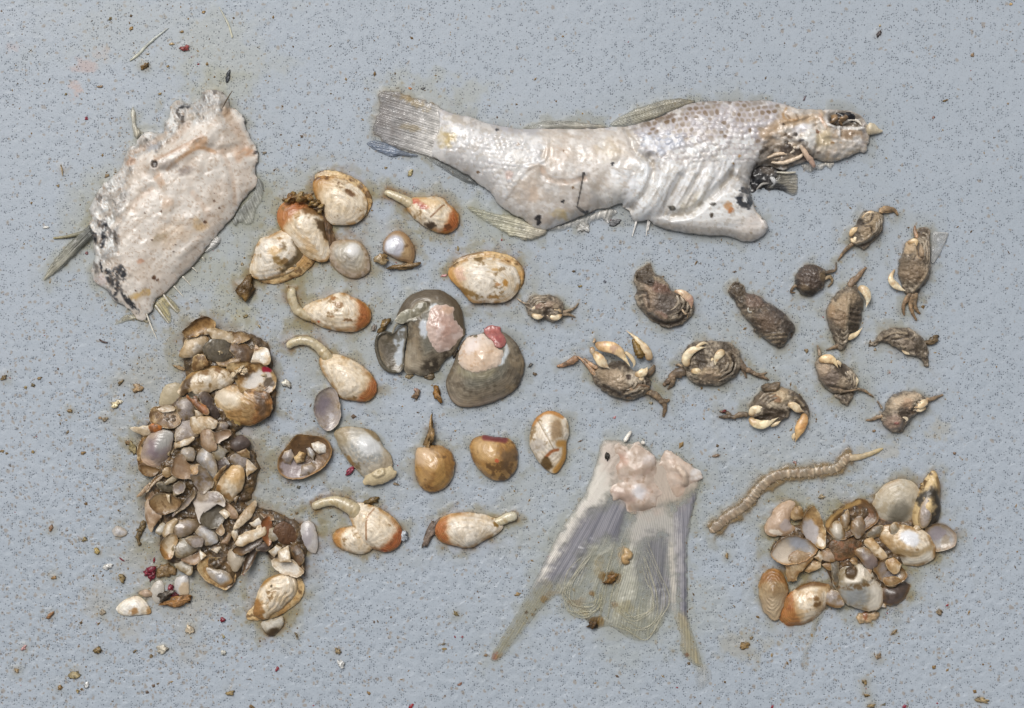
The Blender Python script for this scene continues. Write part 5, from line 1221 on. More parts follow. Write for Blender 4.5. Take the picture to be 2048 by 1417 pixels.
shell('curled_fragment', F_([(808, 500), (830, 455), (880, 438), (930, 450), (985, 400), (1035, 385), (1040, 470), (1020, 560), (1018, 660), (1005, 725), (960, 742), (900, 725), (850, 680), (820, 610)]), 'olive', 9, 1, cup=True, dirt=.3, parent=a_t, thick=2.5,
      extra=lambda f, s_, r: (f.paint(f.area(F_([(940, 480), (1020, 395), (1035, 480), (1010, 640), (970, 690), (940, 640), (960, 560)]), 6, 4), (190, 198, 206), .85), f.paint(sm(.0, .4, f.n(14, 4)), (78, 70, 54), .6), f.paint(sm(5, 1, f.d), (92, 86, 72), .8)))
tube('shell_rim', F_([(930, 450), (880, 440), (830, 460), (808, 510), (815, 590), (850, 680), (910, 730), (980, 742)]), [2.5, 3, 3.4, 3.2, 3.6, 4, 3.6, 2.5], M_PEARL, a_t, (74, 68, 56), (96, 90, 76), z=[6, 9, 11, 10, 9, 9, 8, 6], noise=.15)
for p, cc, zz in [([(955, 345), (1000, 290), (1060, 260), (1110, 300), (1080, 345), (1010, 372)], (150, 146, 128), 20), ([(1060, 300), (1120, 220), (1190, 215), (1192, 280), (1140, 325), (1090, 335)], (120, 114, 96), 23), ([(1085, 335), (1150, 320), (1190, 285), (1160, 340), (1100, 360)], (190, 186, 176), 24)]:
    g = Field(F_(p), 1.5, rough=2, seed=int(p[0][0])); g.base(cc).tone(1 + .15 * g.n(9, 2)); g.paint(sm(2.5, .5, g.d), (196, 190, 174), .6); g.Z = 2.5 * g.inflate() + 1.5 * g.n(16, 4)
    g.build('shell_flake', M_PEARL, a_t, solid=1.6, zoff=zz)
tube('shell_edge', F_([(930, 450), (960, 380), (1040, 350), (1110, 330), (1180, 290)]), [2, 2.6, 3, 3.4, 2], M_PEARL, a_t, (150, 144, 128), (190, 186, 174), z=[9, 12, 18, 22, 25])
for p, c in [([(1030, 770), (1060, 745), (1100, 760), (1060, 790)], (150, 130, 96)), ([(1160, 770), (1200, 740), (1250, 750), (1240, 790), (1190, 795)], (104, 88, 64)), ([(1380, 590), (1420, 560), (1430, 600), (1390, 640)], (60, 50, 38))]:
    g = Field(F_(p), 1.5, rough=3, seed=int(p[0][0])); g.base(c).tone(1 + .3 * g.n(6, 2)); g.Z = 5 * g.edge(6) + 1.5 * g.n(6, 4)
    g.build('torn_skin', M_MUSH, a_t)
b_t = thing('ark_shell', *one(F_, 1640, 720), 'large ringed grey shell with a cream meat patch topped by red meat', 'shell', 'big grey shells with pink meat')
def oliv2(f, s_, r):
    oliv(f, s_, r)
    f.paint(sm(.80, .97, s_) * sm(0, .6, (f.Y - 780) / 30), (176, 160, 142), .7)
    f.paint(f.area(F_([(1790, 520), (1810, 570), (1795, 640), (1750, 690), (1730, 680), (1770, 600)]), 5, 2), (208, 214, 218), .9)  # pale bluish patch is a glint painted on the valve
    f.paint(sm(4, 0, f.d), (74, 58, 44), .6)
    f.paint(f.area(F_([(1440, 690), (1560, 740), (1640, 735), (1700, 700), (1720, 740), (1600, 790), (1440, 760)]), 16, 4), (158, 150, 122), .6)
shell('valve', F_([(1500, 470), (1560, 455), (1640, 430), (1740, 425), (1830, 475), (1900, 570), (1932, 670), (1915, 770), (1870, 860), (1790, 922), (1680, 972), (1560, 1002), (1450, 1002), (1380, 960), (1345, 880), (1335, 800), (1370, 720), (1410, 620), (1450, 530)]), 'olive', 34, 0, U=one(F_, 1600, 600), dirt=.2, parent=b_t, extra=oliv2, st=(13, .6, (96, 90, 72)))
g = Field(F_([(1500, 470), (1560, 458), (1620, 450), (1680, 490), (1730, 560), (1775, 570), (1770, 640), (1740, 690), (1700, 715), (1640, 732), (1580, 742), (1520, 735), (1440, 690), (1422, 620), (1455, 540)]), 1.6, rough=1, seed=302)
g.base((220, 204, 190)).tone(1 + .04 * g.n(10, 1)); g.paint(g.ell(*one(F_, 1620, 640), 40, 26, -20, 1), (214, 186, 158), .7); g.paint(g.ell(*one(F_, 1540, 530), 18, 12, -40, 1), (236, 224, 218), .8); g.paint(sm(.4, .6, g.n(8, 6)), (196, 158, 120), .5)
g.Z = on_shell(g, shell.last) - 1.8 + 1.2 * g.n(9, 21) + 4 * g.edge(16) + 2 * g.inflate() + .5 * g.n(12, 5); g.Wt[:] = .9
g.build('meat', M_FLESH, b_t, solid=5, zoff=0)
g = Field(F_([(1622, 425), (1640, 395), (1700, 385), (1742, 395), (1752, 430), (1785, 470), (1788, 530), (1750, 555), (1710, 545), (1690, 500), (1650, 470)]), 1.5, rough=1.5, seed=303)
g.base((170, 104, 98)).tone(1 + .15 * g.n(5, 1)); g.paint(sm(.1, .5, g.n(9, 4)), (146, 70, 70), .7); g.Z = on_shell(g, shell.last) + 3 + 4 * g.inflate() ** .8 + .8 * g.n(6, 5); g.Wt[:] = .9
g.build('red_meat', M_FLESH, b_t, solid=8, zoff=0)
for (px_, py_, r_, c_) in [(868, 393, 9, (120, 96, 56)), (1110, 915, 6, (128, 104, 80)), (1268, 912, 9, (136, 98, 48)), (1115, 875, 4, (160, 130, 116)), (790, 405, 4, (150, 140, 130)), (2010, 752, 3, (110, 92, 70)), (1974, 690, 3, (90, 86, 80))]:
    X_, Y_ = one(F_, px_, py_)
    tag(clod('mud_crumb', X_, Y_, r_, c_, M_MUSH, None, int(px_), 1.4, px_, .5), 'small brown crumb on the deck around the two big grey shells', 'crumb', 'crumbs around the big grey shells')

# ------------------------------------------------------------------ the tall heap of broken shells
HL = 'shells and shards in the tall left heap'
HEAP = [(366, 690), (378, 652), (400, 636), (425, 640), (440, 662), (470, 662), (500, 668), (535, 690), (543, 730), (550, 780), (545, 830), (500, 852), (470, 868), (505, 900), (518, 935), (505, 990), (490, 1010), (530, 1020), (590, 1040), (615, 1075), (612, 1110), (605, 1150), (560, 1130), (510, 1100), (480, 1150), (440, 1172), (390, 1140), (340, 1125), (322, 1090), (318, 1050), (300, 1030), (292, 990), (310, 955), (285, 930), (278, 880), (310, 830), (345, 800), (372, 772)]
f = Field(HEAP, 2.0, rough=4, seed=401)
f.base((92, 72, 44)).tone(1 + .3 * f.n(10, 1)); f.paint(sm(0, .5, f.n(20, 2)), (60, 46, 29), .8); f.paint(sm(.2, .6, f.n(9, 3)), (124, 94, 56), .6); f.paint(sm(.3, .6, f.n(14, 4)), (104, 84, 68), .6)
f.Z = 11 * f.edge(24) + 3 * f.n(10, 5) * sm(0, 8, f.d) + 3 * f.n(24, 6); f.Z = np.maximum(f.Z, .6); f.Wt[:] = .9
tag(f.build('brown_mush', M_MUSH), 'dark wet brown mush filling the gaps of the tall left heap', 'mush')
stain(f.poly, 20, .9, (104, 78, 40))
def H1(c, pts, pal, H, z, label, **k):
    d = dict(dirt=.5, tilt=.2, group=HL, rough=1.6, glaze=.42, thick=1.5, shade=.95 if pal not in ('white', 'pale') else 1.0, edge_dirt=.6, edge_w=10, exp_=.85); d.update(k)
    nm = d.pop('name', 'shell_shard')
    if len(pts) >= 6: d['smooth'] = True
    q = np.array(c(pts)); g = 1.22 if nm == 'shell_shard' else 1.10
    q = q.mean(0) + (q - q.mean(0)) * g
    if nm == 'shell_shard':
        d.setdefault('exp_', 1.05); H = H * .62; z = z + GLZ.uniform(0, 9)
        if d.get('smooth', True) and not d.get('extra') and GLZ.random() < .42: d['cup'] = True; H = H * 1.3
        if not d.get('cup') and 'tdir' not in k: d['tilt'] = .30
    return shell(nm, q, pal, H * .8, z * .8 + (2 if nm == 'shell_shard' else 0), label=label, **d)
V_ = dict(name='shell_valve')
J = dict(smooth=False, rough=2.0)
H1(P1, [(680, 210), (740, 150), (800, 100), (880, 90), (940, 130), (940, 200), (900, 230), (820, 240), (760, 260), (700, 270)], 'ochre', 13, 8, 'crumpled ochre shell at the very top of the left heap', dirt=.6)
H1(P1, [(625, 440), (660, 350), (700, 290), (770, 260), (850, 230), (920, 225), (940, 270), (910, 340), (860, 400), (800, 440), (720, 475), (640, 475)], 'pale', 16, 11, 'pale fan shaped valve just below the crumpled top shell', rim=(-30, (176, 124, 66), .5), dirt=.2, **V_)
H1(P1, [(920, 210), (980, 200), (1060, 220), (1130, 250), (1155, 300), (1120, 340), (1050, 310), (960, 290), (930, 250)], 'pale', 8, 12, 'long white shard right of the crumpled top shell', dirt=.15)
H1(P1, [(1150, 260), (1190, 230), (1290, 250), (1310, 290), (1240, 330), (1160, 330)], 'tan', 6, 7, 'small folded tan shard at the upper right of the left heap', **J)
H1(P1, [(880, 400), (920, 330), (1000, 300), (1080, 320), (1130, 370), (1140, 440), (1090, 520), (1000, 520), (920, 480)], 'olive', 14, 14, 'glassy grey brown domed piece ringed like an eye near the heap top', dirt=.3, mat=M_PEARL, extra=lambda f, s_, r: f.Wt.__setitem__(slice(None), 1.0))
tag(clod('pearl_bead', *one(P1, 1040, 430), 4, (206, 186, 150), M_PEARL, None, 402, 1, 0, .8, z=30), 'tiny pale bead on the glassy domed piece', 'bead')
H1(P1, [(1160, 360), (1270, 355), (1350, 390), (1390, 400), (1330, 470), (1300, 520), (1220, 500), (1150, 420)], 'brown', 9, 13, 'dark hollow brown piece left of the white triangle', dirt=.3)
H1(P1, [(1310, 510), (1390, 410), (1470, 400), (1510, 440), (1520, 540), (1420, 530)], 'white', 8, 14, 'white triangular shard at the right shoulder of the left heap', dirt=.15, **J)
H1(P1, [(750, 520), (790, 470), (860, 470), (900, 540), (860, 580), (800, 600), (750, 600)], 'ochre', 8, 12, 'jagged yellow crumb of shell under the pale fan shaped valve', **J)
H1(P1, [(1010, 530), (1080, 520), (1180, 480), (1220, 490), (1190, 540), (1090, 570)], 'tan', 5, 19, 'narrow yellowish shard crossing below the glassy domed piece', **J)
H1(P1, [(625, 820), (650, 740), (700, 680), (770, 630), (850, 590), (950, 575), (1060, 590), (1120, 620), (1160, 680), (1130, 730), (1060, 780), (980, 800), (900, 830), (800, 850), (720, 830), (660, 860)], 'pale', 18, 14, 'long pale clam with a dark brown left end in the upper heap', dirt=.25, name='clam_valve',
   extra=lambda f, s_, r: (f.paint(f.area(P1([(625, 830), (650, 740), (760, 640), (740, 720), (720, 800), (660, 870)]), 6, 4), (84, 62, 36), .92), f.paint(f.line(P1([(690, 690), (850, 590), (1000, 572), (1110, 610)]), 4, 1), (150, 112, 58), .8), spot([(*one(P1, 870, 640), 10, 8, (120, 86, 44)), (*one(P1, 1010, 610), 8, 7, (120, 84, 44)), (*one(P1, 930, 770), 4, 4, (130, 100, 56))])(f, s_, r)))
H1(P1, [(1110, 570), (1200, 545), (1320, 540), (1430, 560), (1510, 600), (1560, 680), (1560, 760), (1510, 830), (1420, 875), (1330, 880), (1260, 840), (1210, 770), (1180, 690), (1130, 640)], 'ochre', 11, 18, 'cupped clam with a chalk white inside and a red band at its right edge', cup=True, name='clam_valve', dirt=.4,
   extra=lambda f, s_, r: (f.paint(f.area(P1([(1270, 760), (1330, 650), (1440, 640), (1480, 720), (1400, 800), (1290, 820)]), 16, 8), (236, 230, 222), .95), f.paint(f.ell(*one(P1, 1490, 605), 9, 6, 20), (160, 34, 56), .95), f.paint(f.ell(*one(P1, 1510, 660), 10, 5, 40), (216, 204, 196), .9), f.paint(f.ell(*one(P1, 1520, 740), 10, 10), (88, 74, 58), .9)))
for i, (x, y, r_) in enumerate([(1215, 620, 4), (1250, 595, 5), (1285, 610, 4.5), (1265, 640, 4), (1180, 655, 5)]):
    tag(clod('shell_crumb', *one(P1, x, y), r_, (200, 180, 150), M_SHELL, None, 410 + i, 1.3, i, .7, z=27), 'tiny pale crumb clustered inside the cupped clam with the red band', 'crumb', 'crumbs inside the cupped clam')
H1(P1, [(940, 870), (980, 810), (1060, 775), (1180, 770), (1290, 800), (1400, 830), (1490, 850), (1530, 930), (1530, 1000), (1480, 1080), (1390, 1130), (1290, 1155), (1190, 1150), (1090, 1110), (1000, 1040), (950, 960)], 'ochre', 20, 12, 'large ochre clam with a whitish hinge, biggest in the upper heap', dirt=.45, name='clam_valve', U=one(P1, 1100, 880), rim=(10, (150, 96, 48), .45),
   extra=lambda f, s_, r: (f.paint(f.ell(*one(P1, 1080, 880), 30, 20, 25, 1), (230, 218, 198), .85), f.paint(f.line(P1([(945, 930), (1010, 1050), (1110, 1120), (1200, 1155)]), 5, 1), (206, 176, 112), .85), f.paint(f.line(P1([(1420, 880), (1470, 960), (1460, 1040)]), 7, 1.2), (88, 70, 54), .7)))
H1(P1, [(410, 940), (430, 830), (470, 770), (560, 750), (620, 790), (620, 880), (540, 950), (450, 970)], 'tan', 6, 1, 'thin yellowish translucent valve lying flat left of the upper heap', dirt=.05, tilt=0, extra=lambda f, s_, r: f.paint(np.ones_like(r), (184, 174, 148), .75), **V_)
H1(P1, [(400, 985), (450, 965), (520, 975), (570, 1000), (530, 1020), (450, 1030)], 'white', 5, 13, 'white crescent shard over a small cup at the left edge', dirt=.05, **J)
H1(P1, [(340, 1080), (370, 1010), (450, 1000), (560, 1010), (605, 1080), (590, 1150), (530, 1185), (440, 1180), (360, 1150)], 'tan', 10, 9, 'small mud filled cup of shell under the white crescent', cup=True, dirt=.6)
H1(P1, [(580, 960), (640, 900), (720, 890), (770, 960), (760, 1060), (700, 1110), (620, 1090), (590, 1020)], 'lilac', 10, 14, 'mauve grey valve between the small cup and the brown curl', dirt=.2, **V_)
H1(P1, [(700, 880), (780, 870), (830, 940), (910, 990), (900, 1050), (830, 1020), (760, 950)], 'rust', 8, 18, 'curled orange brown flap in the middle of the upper heap', rough=2)
H1(P1, [(780, 1010), (860, 1040), (860, 1090), (790, 1090)], 'white', 4, 18, 'small white chip below the curled orange flap', dirt=.1, **J)
H1(P1, [(820, 880), (900, 850), (960, 960), (1010, 1050), (940, 1080), (880, 1000)], 'plum', 6, 12, 'dark plum piece wedged left of the large ochre clam', dirt=.3)
H1(P1, [(745, 1110), (900, 1090), (990, 1130), (960, 1190), (880, 1200), (820, 1240), (760, 1220)], 'ivory', 9, 19, 'blocky cream shard speckled brown in the middle of the heap', dirt=.4, **J)
H1(P1, [(960, 1180), (1010, 1130), (1080, 1140), (1100, 1190), (1040, 1230), (980, 1220)], 'lilac', 8, 21, 'small smooth grey oval resting on the blocky cream shard', dirt=.05, **V_)
H1(P1, [(720, 860), (780, 820), (850, 840), (840, 870), (760, 890)], 'olive', 6, 14, 'dark weedy bit under the long pale clam', dirt=.6)
H1(P2, [(230, 500), (280, 350), (400, 220), (560, 200), (650, 240), (672, 330), (640, 450), (560, 600), (480, 700), (400, 760), (300, 740), (250, 650)], 'ochre', 8, 6, 'orange edged lower valve beneath the big mauve oval', dirt=.5, cup=True, tilt=0, **V_)
H1(P2, [(250, 600), (270, 500), (310, 390), (370, 300), (450, 250), (550, 245), (620, 280), (640, 350), (620, 430), (570, 530), (510, 620), (450, 680), (370, 690), (280, 640)], 'lilac', 19, 12, 'big smooth mauve oval at the left side of the heap', dirt=.05, edge_dirt=.1, **V_,
   extra=lambda f, s_, r: (f.paint(np.ones_like(r), (190, 170, 162), .45), f.paint(f.ell(*one(P2, 430, 480), 16, 22, 30, 1.1, .5), (128, 112, 120), .75), f.paint(f.ell(*one(P2, 570, 320), 14, 26, 25, 1), (168, 168, 164), .8), f.paint(f.ell(*one(P2, 340, 640), 22, 12, 20, .9), (222, 190, 160), .8)))
H1(P2, [(160, 220), (260, 200), (370, 190), (390, 250), (330, 300), (260, 280)], 'pale', 5, 9, 'thin pale shard jutting out above the big mauve oval', dirt=.1, **J)
H1(P2, [(370, 190), (420, 165), (490, 180), (500, 225), (440, 260), (390, 255)], 'rust', 10, 14, 'bright orange lump over the big mauve oval', dirt=.1, extra=lambda f, s_, r: f.paint(sm(-.3, .3, f.n(9, 3)), (198, 116, 48), .85))
H1(P2, [(260, 660), (320, 660), (420, 690), (440, 740), (370, 780), (290, 740)], 'tan', 6, 6, 'muddy yellow piece at the foot of the big mauve oval', dirt=.6)
H1(P2, [(680, 300), (720, 150), (800, 110), (870, 130), (880, 230), (920, 260), (880, 310), (740, 350), (690, 350)], 'lilac', 9, 15, 'mauve slab to the right of the bright orange lump', dirt=.35, rough=2)
H1(P2, [(680, 370), (780, 350), (870, 315), (885, 350), (830, 390), (770, 420), (720, 440), (680, 430)], 'white', 5, 19, 'ragged chalk white shard below the mauve slab', dirt=.05, **J)
H1(P2, [(970, 290), (1010, 240), (1080, 240), (1120, 330), (1150, 430), (1090, 470), (1030, 450), (980, 390)], 'rose', 9, 19, 'peach coloured wedge near the centre of the heap', dirt=.25)
H1(P2, [(1110, 250), (1180, 260), (1290, 240), (1300, 300), (1230, 340), (1170, 380), (1140, 320)], 'rose', 6, 17, 'pinkish shard with a red edge right of the peach wedge', dirt=.3, **J)
H1(P2, [(740, 500), (790, 440), (870, 440), (900, 510), (890, 590), (820, 600), (760, 570)], 'pearl', 11, 23, 'shiny grey bead like valve at the centre of the heap', dirt=.1, **V_, extra=lambda f, s_, r: f.Wt.__setitem__(slice(None), 1.0))
H1(P2, [(650, 650), (670, 580), (740, 530), (800, 610), (860, 700), (860, 780), (740, 780), (650, 740)], 'rose', 9, 20, 'fawn triangular valve right of the big mauve oval', dirt=.15)
H1(P2, [(920, 590), (960, 490), (1030, 450), (1090, 490), (1130, 570), (1160, 680), (1140, 780), (1100, 810), (1040, 730), (970, 650)], 'pearl', 11, 18, 'long blue grey valve left of the cream oval', dirt=.12, **V_)
H1(P2, [(850, 650), (955, 645), (955, 755), (880, 760)], 'ochre', 4, 27, 'square tan chip on top of the long blue grey valve', dirt=.1, smooth=False, rough=.8)
H1(P2, [(880, 770), (950, 750), (960, 660), (1040, 720), (1090, 800), (1090, 870), (1030, 940), (980, 950), (920, 860)], 'lilac', 9, 20, 'dusky grey pointed shard below the square tan chip', dirt=.3)
H1(P2, [(1060, 970), (1110, 820), (1190, 720), (1260, 680), (1170, 820), (1120, 960)], 'ochre', 5, 14, 'yellow lower edge along the left of the cream oval', dirt=.3)
H1(P2, [(1110, 920), (1150, 820), (1210, 740), (1290, 680), (1380, 655), (1450, 690), (1475, 770), (1460, 880), (1400, 980), (1320, 1070), (1280, 1090), (1190, 1000), (1110, 970)], 'ivory', 18, 15, 'cream oval valve with brown flecks at the right side of the heap', dirt=.2, U=one(P2, 1200, 930), **V_,
   extra=spot([(*one(P2, 1380, 740), 22, 18, (206, 164, 104), .6), (*one(P2, 1190, 930), 7, 10, (140, 100, 52)), (*one(P2, 1275, 745), 2.5, 2.5, (130, 96, 50)), (*one(P2, 1300, 1020), 8, 6, (140, 104, 60))]))
H1(P2, [(1320, 380), (1390, 310), (1470, 310), (1530, 370), (1530, 430), (1470, 480), (1380, 490), (1320, 440)], 'plum', 12, 15, 'dark purple round valve at the right edge of the heap', dirt=.2, **V_)
H1(P2, [(1120, 500), (1180, 420), (1280, 490), (1240, 560), (1170, 590)], 'grey', 6, 18, 'grey shard pointing right under the peach wedge', dirt=.35, **J)
H1(P2, [(1410, 510), (1500, 460), (1545, 500), (1540, 560), (1460, 550)], 'tan', 5, 17, 'tan shard beneath the dark purple valve', dirt=.25, **J)
H1(P2, [(1330, 580), (1400, 530), (1500, 580), (1500, 680), (1420, 680)], 'lilac', 6, 15, 'brownish plate between the dark purple valve and cream oval', dirt=.5)
H1(P2, [(1510, 585), (1560, 620), (1620, 690), (1510, 760)], 'white', 4, 15, 'white pointed chip at the right margin of the heap', dirt=.2, **J)
H1(P2, [(1160, 600), (1240, 560), (1310, 640), (1250, 690), (1180, 700)], 'plum', 5, 14, 'dark slab in the gap left of the brownish plate', dirt=.5)
H1(P2, [(1010, 1230), (1080, 1140), (1200, 1160), (1230, 1260), (1180, 1350), (1080, 1370), (990, 1310)], 'olive', 10, 14, 'grey brown cup seen under the torn white valve', dirt=.25, cup=True)
H1(P2, [(895, 1040), (950, 990), (1050, 975), (1170, 990), (1230, 1050), (1230, 1130), (1150, 1110), (1060, 1160), (1010, 1230), (970, 1300), (930, 1180)], 'lilac', 12, 22, 'torn valve with a mauve top and bright white broken half', dirt=.05, edge_dirt=.1, extra=lambda f, s_, r: f.paint(sm(1060, 1100, (f.Y - 820) * 5.903), (226, 216, 206), .92))
H1(P2, [(1200, 1200), (1250, 1165), (1320, 1220), (1270, 1270)], 'pale', 4, 22, 'little square chip right of the torn white valve', dirt=.1, smooth=False, rough=.8)
H1(P2, [(1375, 1370), (1430, 1250), (1510, 1160), (1600, 1100), (1590, 1200), (1520, 1300), (1430, 1360)], 'ivory', 7, 14, 'leaf shaped cream shard sticking out at the right of the lower heap', dirt=.1)
H1(P2, [(1240, 1090), (1300, 1110), (1380, 1180), (1400, 1250), (1320, 1260), (1260, 1180)], 'rose', 6, 15, 'rosy brown strip behind the little square chip', dirt=.4)
H1(P2, [(360, 930), (420, 820), (540, 740), (550, 765), (450, 850), (380, 930)], 'tan', 5, 15, 'thin curved tan blade at the left of the middle heap', dirt=.2)
H1(P2, [(230, 1010), (290, 930), (370, 860), (380, 900), (310, 970), (250, 1020)], 'rose', 4, 8, 'lower of two thin blades jutting out at the left edge', dirt=.2)
H1(P2, [(555, 840), (640, 780), (720, 740), (740, 770), (660, 830), (590, 870)], 'grey', 5, 20, 'slim grey blade beneath the fawn triangular valve', dirt=.2)
H1(P2, [(530, 730), (570, 680), (640, 690), (640, 750), (570, 780)], 'tan', 5, 16, 'small tan chip left of the slim grey blade', dirt=.3)
H1(P2, [(400, 1060), (480, 990), (600, 1000), (700, 1060), (680, 1140), (560, 1200), (480, 1190), (410, 1130)], 'tan', 11, 17, 'tan cup full of shell grit in the left middle heap', cup=True, dirt=.5)
H1(P2, [(565, 990), (610, 1000), (612, 1080), (590, 1060)], 'white', 3, 24, 'bright white splinter standing in the tan cup', dirt=0, smooth=False, rough=.4)
H1(P2, [(660, 1210), (760, 1090), (840, 1000), (880, 930), (880, 1030), (800, 1130), (690, 1210)], 'lilac', 6, 18, 'slanting mauve blade right of the tan cup', dirt=.3)
H1(P2, [(470, 870), (560, 850), (640, 900), (620, 960), (520, 940)], 'olive', 6, 16, 'muddy flake above the tan cup', dirt=.6)
H1(P2, [(660, 900), (740, 850), (790, 890), (760, 960), (690, 970)], 'lilac', 6, 18, 'muddy mauve flake above the slanting blade', dirt=.5)
H1(P2, [(310, 1170), (340, 1060), (400, 1000), (430, 1120), (500, 1220), (420, 1330), (380, 1400), (330, 1300)], 'rose', 8, 8, 'pinkish brown curved shell along the left edge of the lower heap', dirt=.3)
H1(P3, [(555, 420), (590, 360), (660, 335), (740, 340), (775, 390), (720, 440), (650, 480), (580, 470)], 'lilac', 11, 18, 'wet mauve oval above the ribbed grey shell in the lower heap', dirt=.1, **V_, extra=lambda f, s_, r: f.Wt.__setitem__(slice(None), 1.0))
H1(P3, [(740, 450), (750, 380), (830, 390), (910, 450), (935, 510), (890, 550), (820, 550), (790, 490)], 'pearl', 10, 14, 'bluish oval valve right of the wet mauve oval', dirt=.1, **V_)
H1(P3, [(480, 470), (490, 380), (560, 340), (590, 350), (560, 400), (550, 470)], 'pale', 7, 15, 'whitish shard left of the wet mauve oval', dirt=.2, **J)
H1(P3, [(410, 430), (450, 370), (490, 370), (480, 440), (440, 460)], 'grey', 6, 10, 'greyish shard at the left margin of the lower heap', dirt=.4)
H1(P3, [(450, 560), (480, 500), (540, 470), (580, 500), (560, 580), (530, 650), (480, 640)], 'ivory', 13, 12, 'yellowish white lump at the lower left corner of the heap', dirt=.4, rim=(140, (176, 124, 62), .4))
H1(P3, [(550, 590), (590, 520), (680, 490), (790, 480), (810, 540), (770, 590), (690, 640), (610, 660)], 'grey', 13, 16, 'ribbed grey valve in the lower left of the heap', dirt=.35, ridge=.9, **V_)
H1(P3, [(680, 500), (750, 480), (805, 500), (800, 550), (740, 560)], 'lilac', 5, 25, 'grey mauve slip on the right end of the ribbed grey valve', dirt=.2)
H1(P3, [(640, 680), (740, 640), (780, 620), (770, 690), (720, 720)], 'rose', 7, 12, 'dusky pink shard below the ribbed grey valve', dirt=.3)
H1(P3, [(570, 720), (630, 690), (710, 740), (690, 800), (600, 760)], 'grey', 7, 8, 'beige grey piece at the very bottom left of the heap', dirt=.3)
H1(P3, [(780, 590), (830, 640), (800, 680), (790, 640)], 'white', 3, 14, 'tiny white fold right of the dusky pink shard', dirt=.1, **J)
H1(P3, [(770, 760), (800, 690), (900, 670), (1000, 690), (1060, 770), (1070, 850), (1040, 900), (980, 930), (900, 890), (830, 850)], 'ochre', 9, 7, 'muddy clam with a bright curved lip at the bottom of the heap', cup=True, dirt=.5, **V_)
H1(P3, [(815, 740), (900, 760), (1010, 790), (1050, 860), (980, 915), (900, 870), (840, 810)], 'pearl', 9, 12, 'ringed grey inner valve sitting in the muddy bottom clam', dirt=.15, rim=(60, (186, 140, 80), .6), **V_)
H1(P3, [(1150, 780), (1180, 650), (1260, 600), (1240, 690), (1190, 770), (1110, 810)], 'brown', 9, 10, 'brown wing shaped valve right of the muddy bottom clam', dirt=.3)
H1(P3, [(1010, 640), (1060, 590), (1140, 620), (1150, 690), (1120, 750), (1070, 770), (1020, 700)], 'grey', 9, 15, 'pale grey round valve between the brown wing and muddy clam', dirt=.1, extra=lambda f, s_, r: f.paint(np.ones_like(r), (190, 172, 148), .55), **V_)
H1(P3, [(1090, 590), (1130, 550), (1290, 500), (1290, 540), (1210, 600), (1130, 630)], 'brown', 8, 14, 'dark brown boat shaped cup under the white block', cup=True, dirt=.4)
H1(P3, [(1110, 520), (1150, 460), (1230, 430), (1310, 390), (1330, 460), (1260, 500), (1160, 545)], 'white', 6, 19, 'thick white block of shell in the right arm of the heap', dirt=.2, **J)
H1(P3, [(1215, 370), (1280, 330), (1310, 370), (1260, 410)], 'white', 5, 17, 'small white lump above the thick white block', dirt=.3, **J)
H1(P3, [(1320, 360), (1380, 330), (1400, 450), (1370, 540), (1320, 470)], 'rust', 7, 15, 'rusty flap at the right end of the thick white block', dirt=.3)
H1(P3, [(1380, 610), (1440, 560), (1470, 580), (1420, 650)], 'white', 4, 16, 'small white chip left of the pale square', dirt=.15, **J)
H1(P3, [(1460, 610), (1530, 570), (1560, 690), (1470, 690)], 'pale', 4, 18, 'pale square shard at the right arm of the heap', dirt=.05, smooth=False, rough=1)
H1(P3, [(1420, 700), (1560, 690), (1640, 750), (1650, 790), (1610, 820), (1470, 780)], 'white', 5, 9, 'white plate below the pale square at the heap corner', dirt=.12, **J)
H1(P3, [(1540, 570), (1620, 570), (1670, 640), (1640, 720), (1590, 680)], 'brown', 10, 12, 'rounded brown lump at the right corner of the heap', dirt=.3)
H1(P3, [(1620, 690), (1670, 760), (1650, 790), (1600, 730)], 'ochre', 4, 10, 'orange sliver at the right tip of the heap', dirt=.2)
H1(P3, [(1430, 420), (1500, 370), (1580, 430), (1600, 510), (1520, 540), (1450, 490)], 'brown', 10, 13, 'wet reddish brown clot in the right arm of the heap', dirt=.2, mat=M_MUSH, extra=lambda f, s_, r: f.paint(np.ones_like(r), (112, 76, 52), .6))
H1(P3, [(1380, 420), (1430, 410), (1460, 480), (1410, 520), (1370, 480)], 'grey', 5, 14, 'greyish chip beside the reddish brown clot', dirt=.3, **J)
H1(P3, [(880, 590), (970, 560), (930, 620)], 'pale', 4, 14, 'white triangular chip near the lower heap middle', dirt=.1, smooth=False, rough=.8)
H1(P3, [(970, 530), (1030, 460), (1060, 470), (1020, 540)], 'rose', 5, 16, 'narrow rosy chip above the white triangular chip', dirt=.2, smooth=False, rough=.8)
H1(P3, [(1060, 440), (1100, 410), (1110, 480), (1080, 510)], 'white', 5, 17, 'pale chip at the left end of the thick white block', dirt=.2, **J)
H1(P3, [(930, 430), (970, 380), (990, 440), (960, 470)], 'tan', 4, 16, 'thin tan curl right of the bluish oval', dirt=.3)
H1(P3, [(1280, 560), (1360, 530), (1390, 570), (1330, 610), (1270, 590)], 'plum', 5, 10, 'slate dark piece between the white chips in the right arm', dirt=.3)
H1(P3, [(1300, 290), (1350, 290), (1400, 300), (1410, 340), (1350, 330)], 'rose', 4, 12, 'pinkish strip at the top edge of the right arm', dirt=.3)
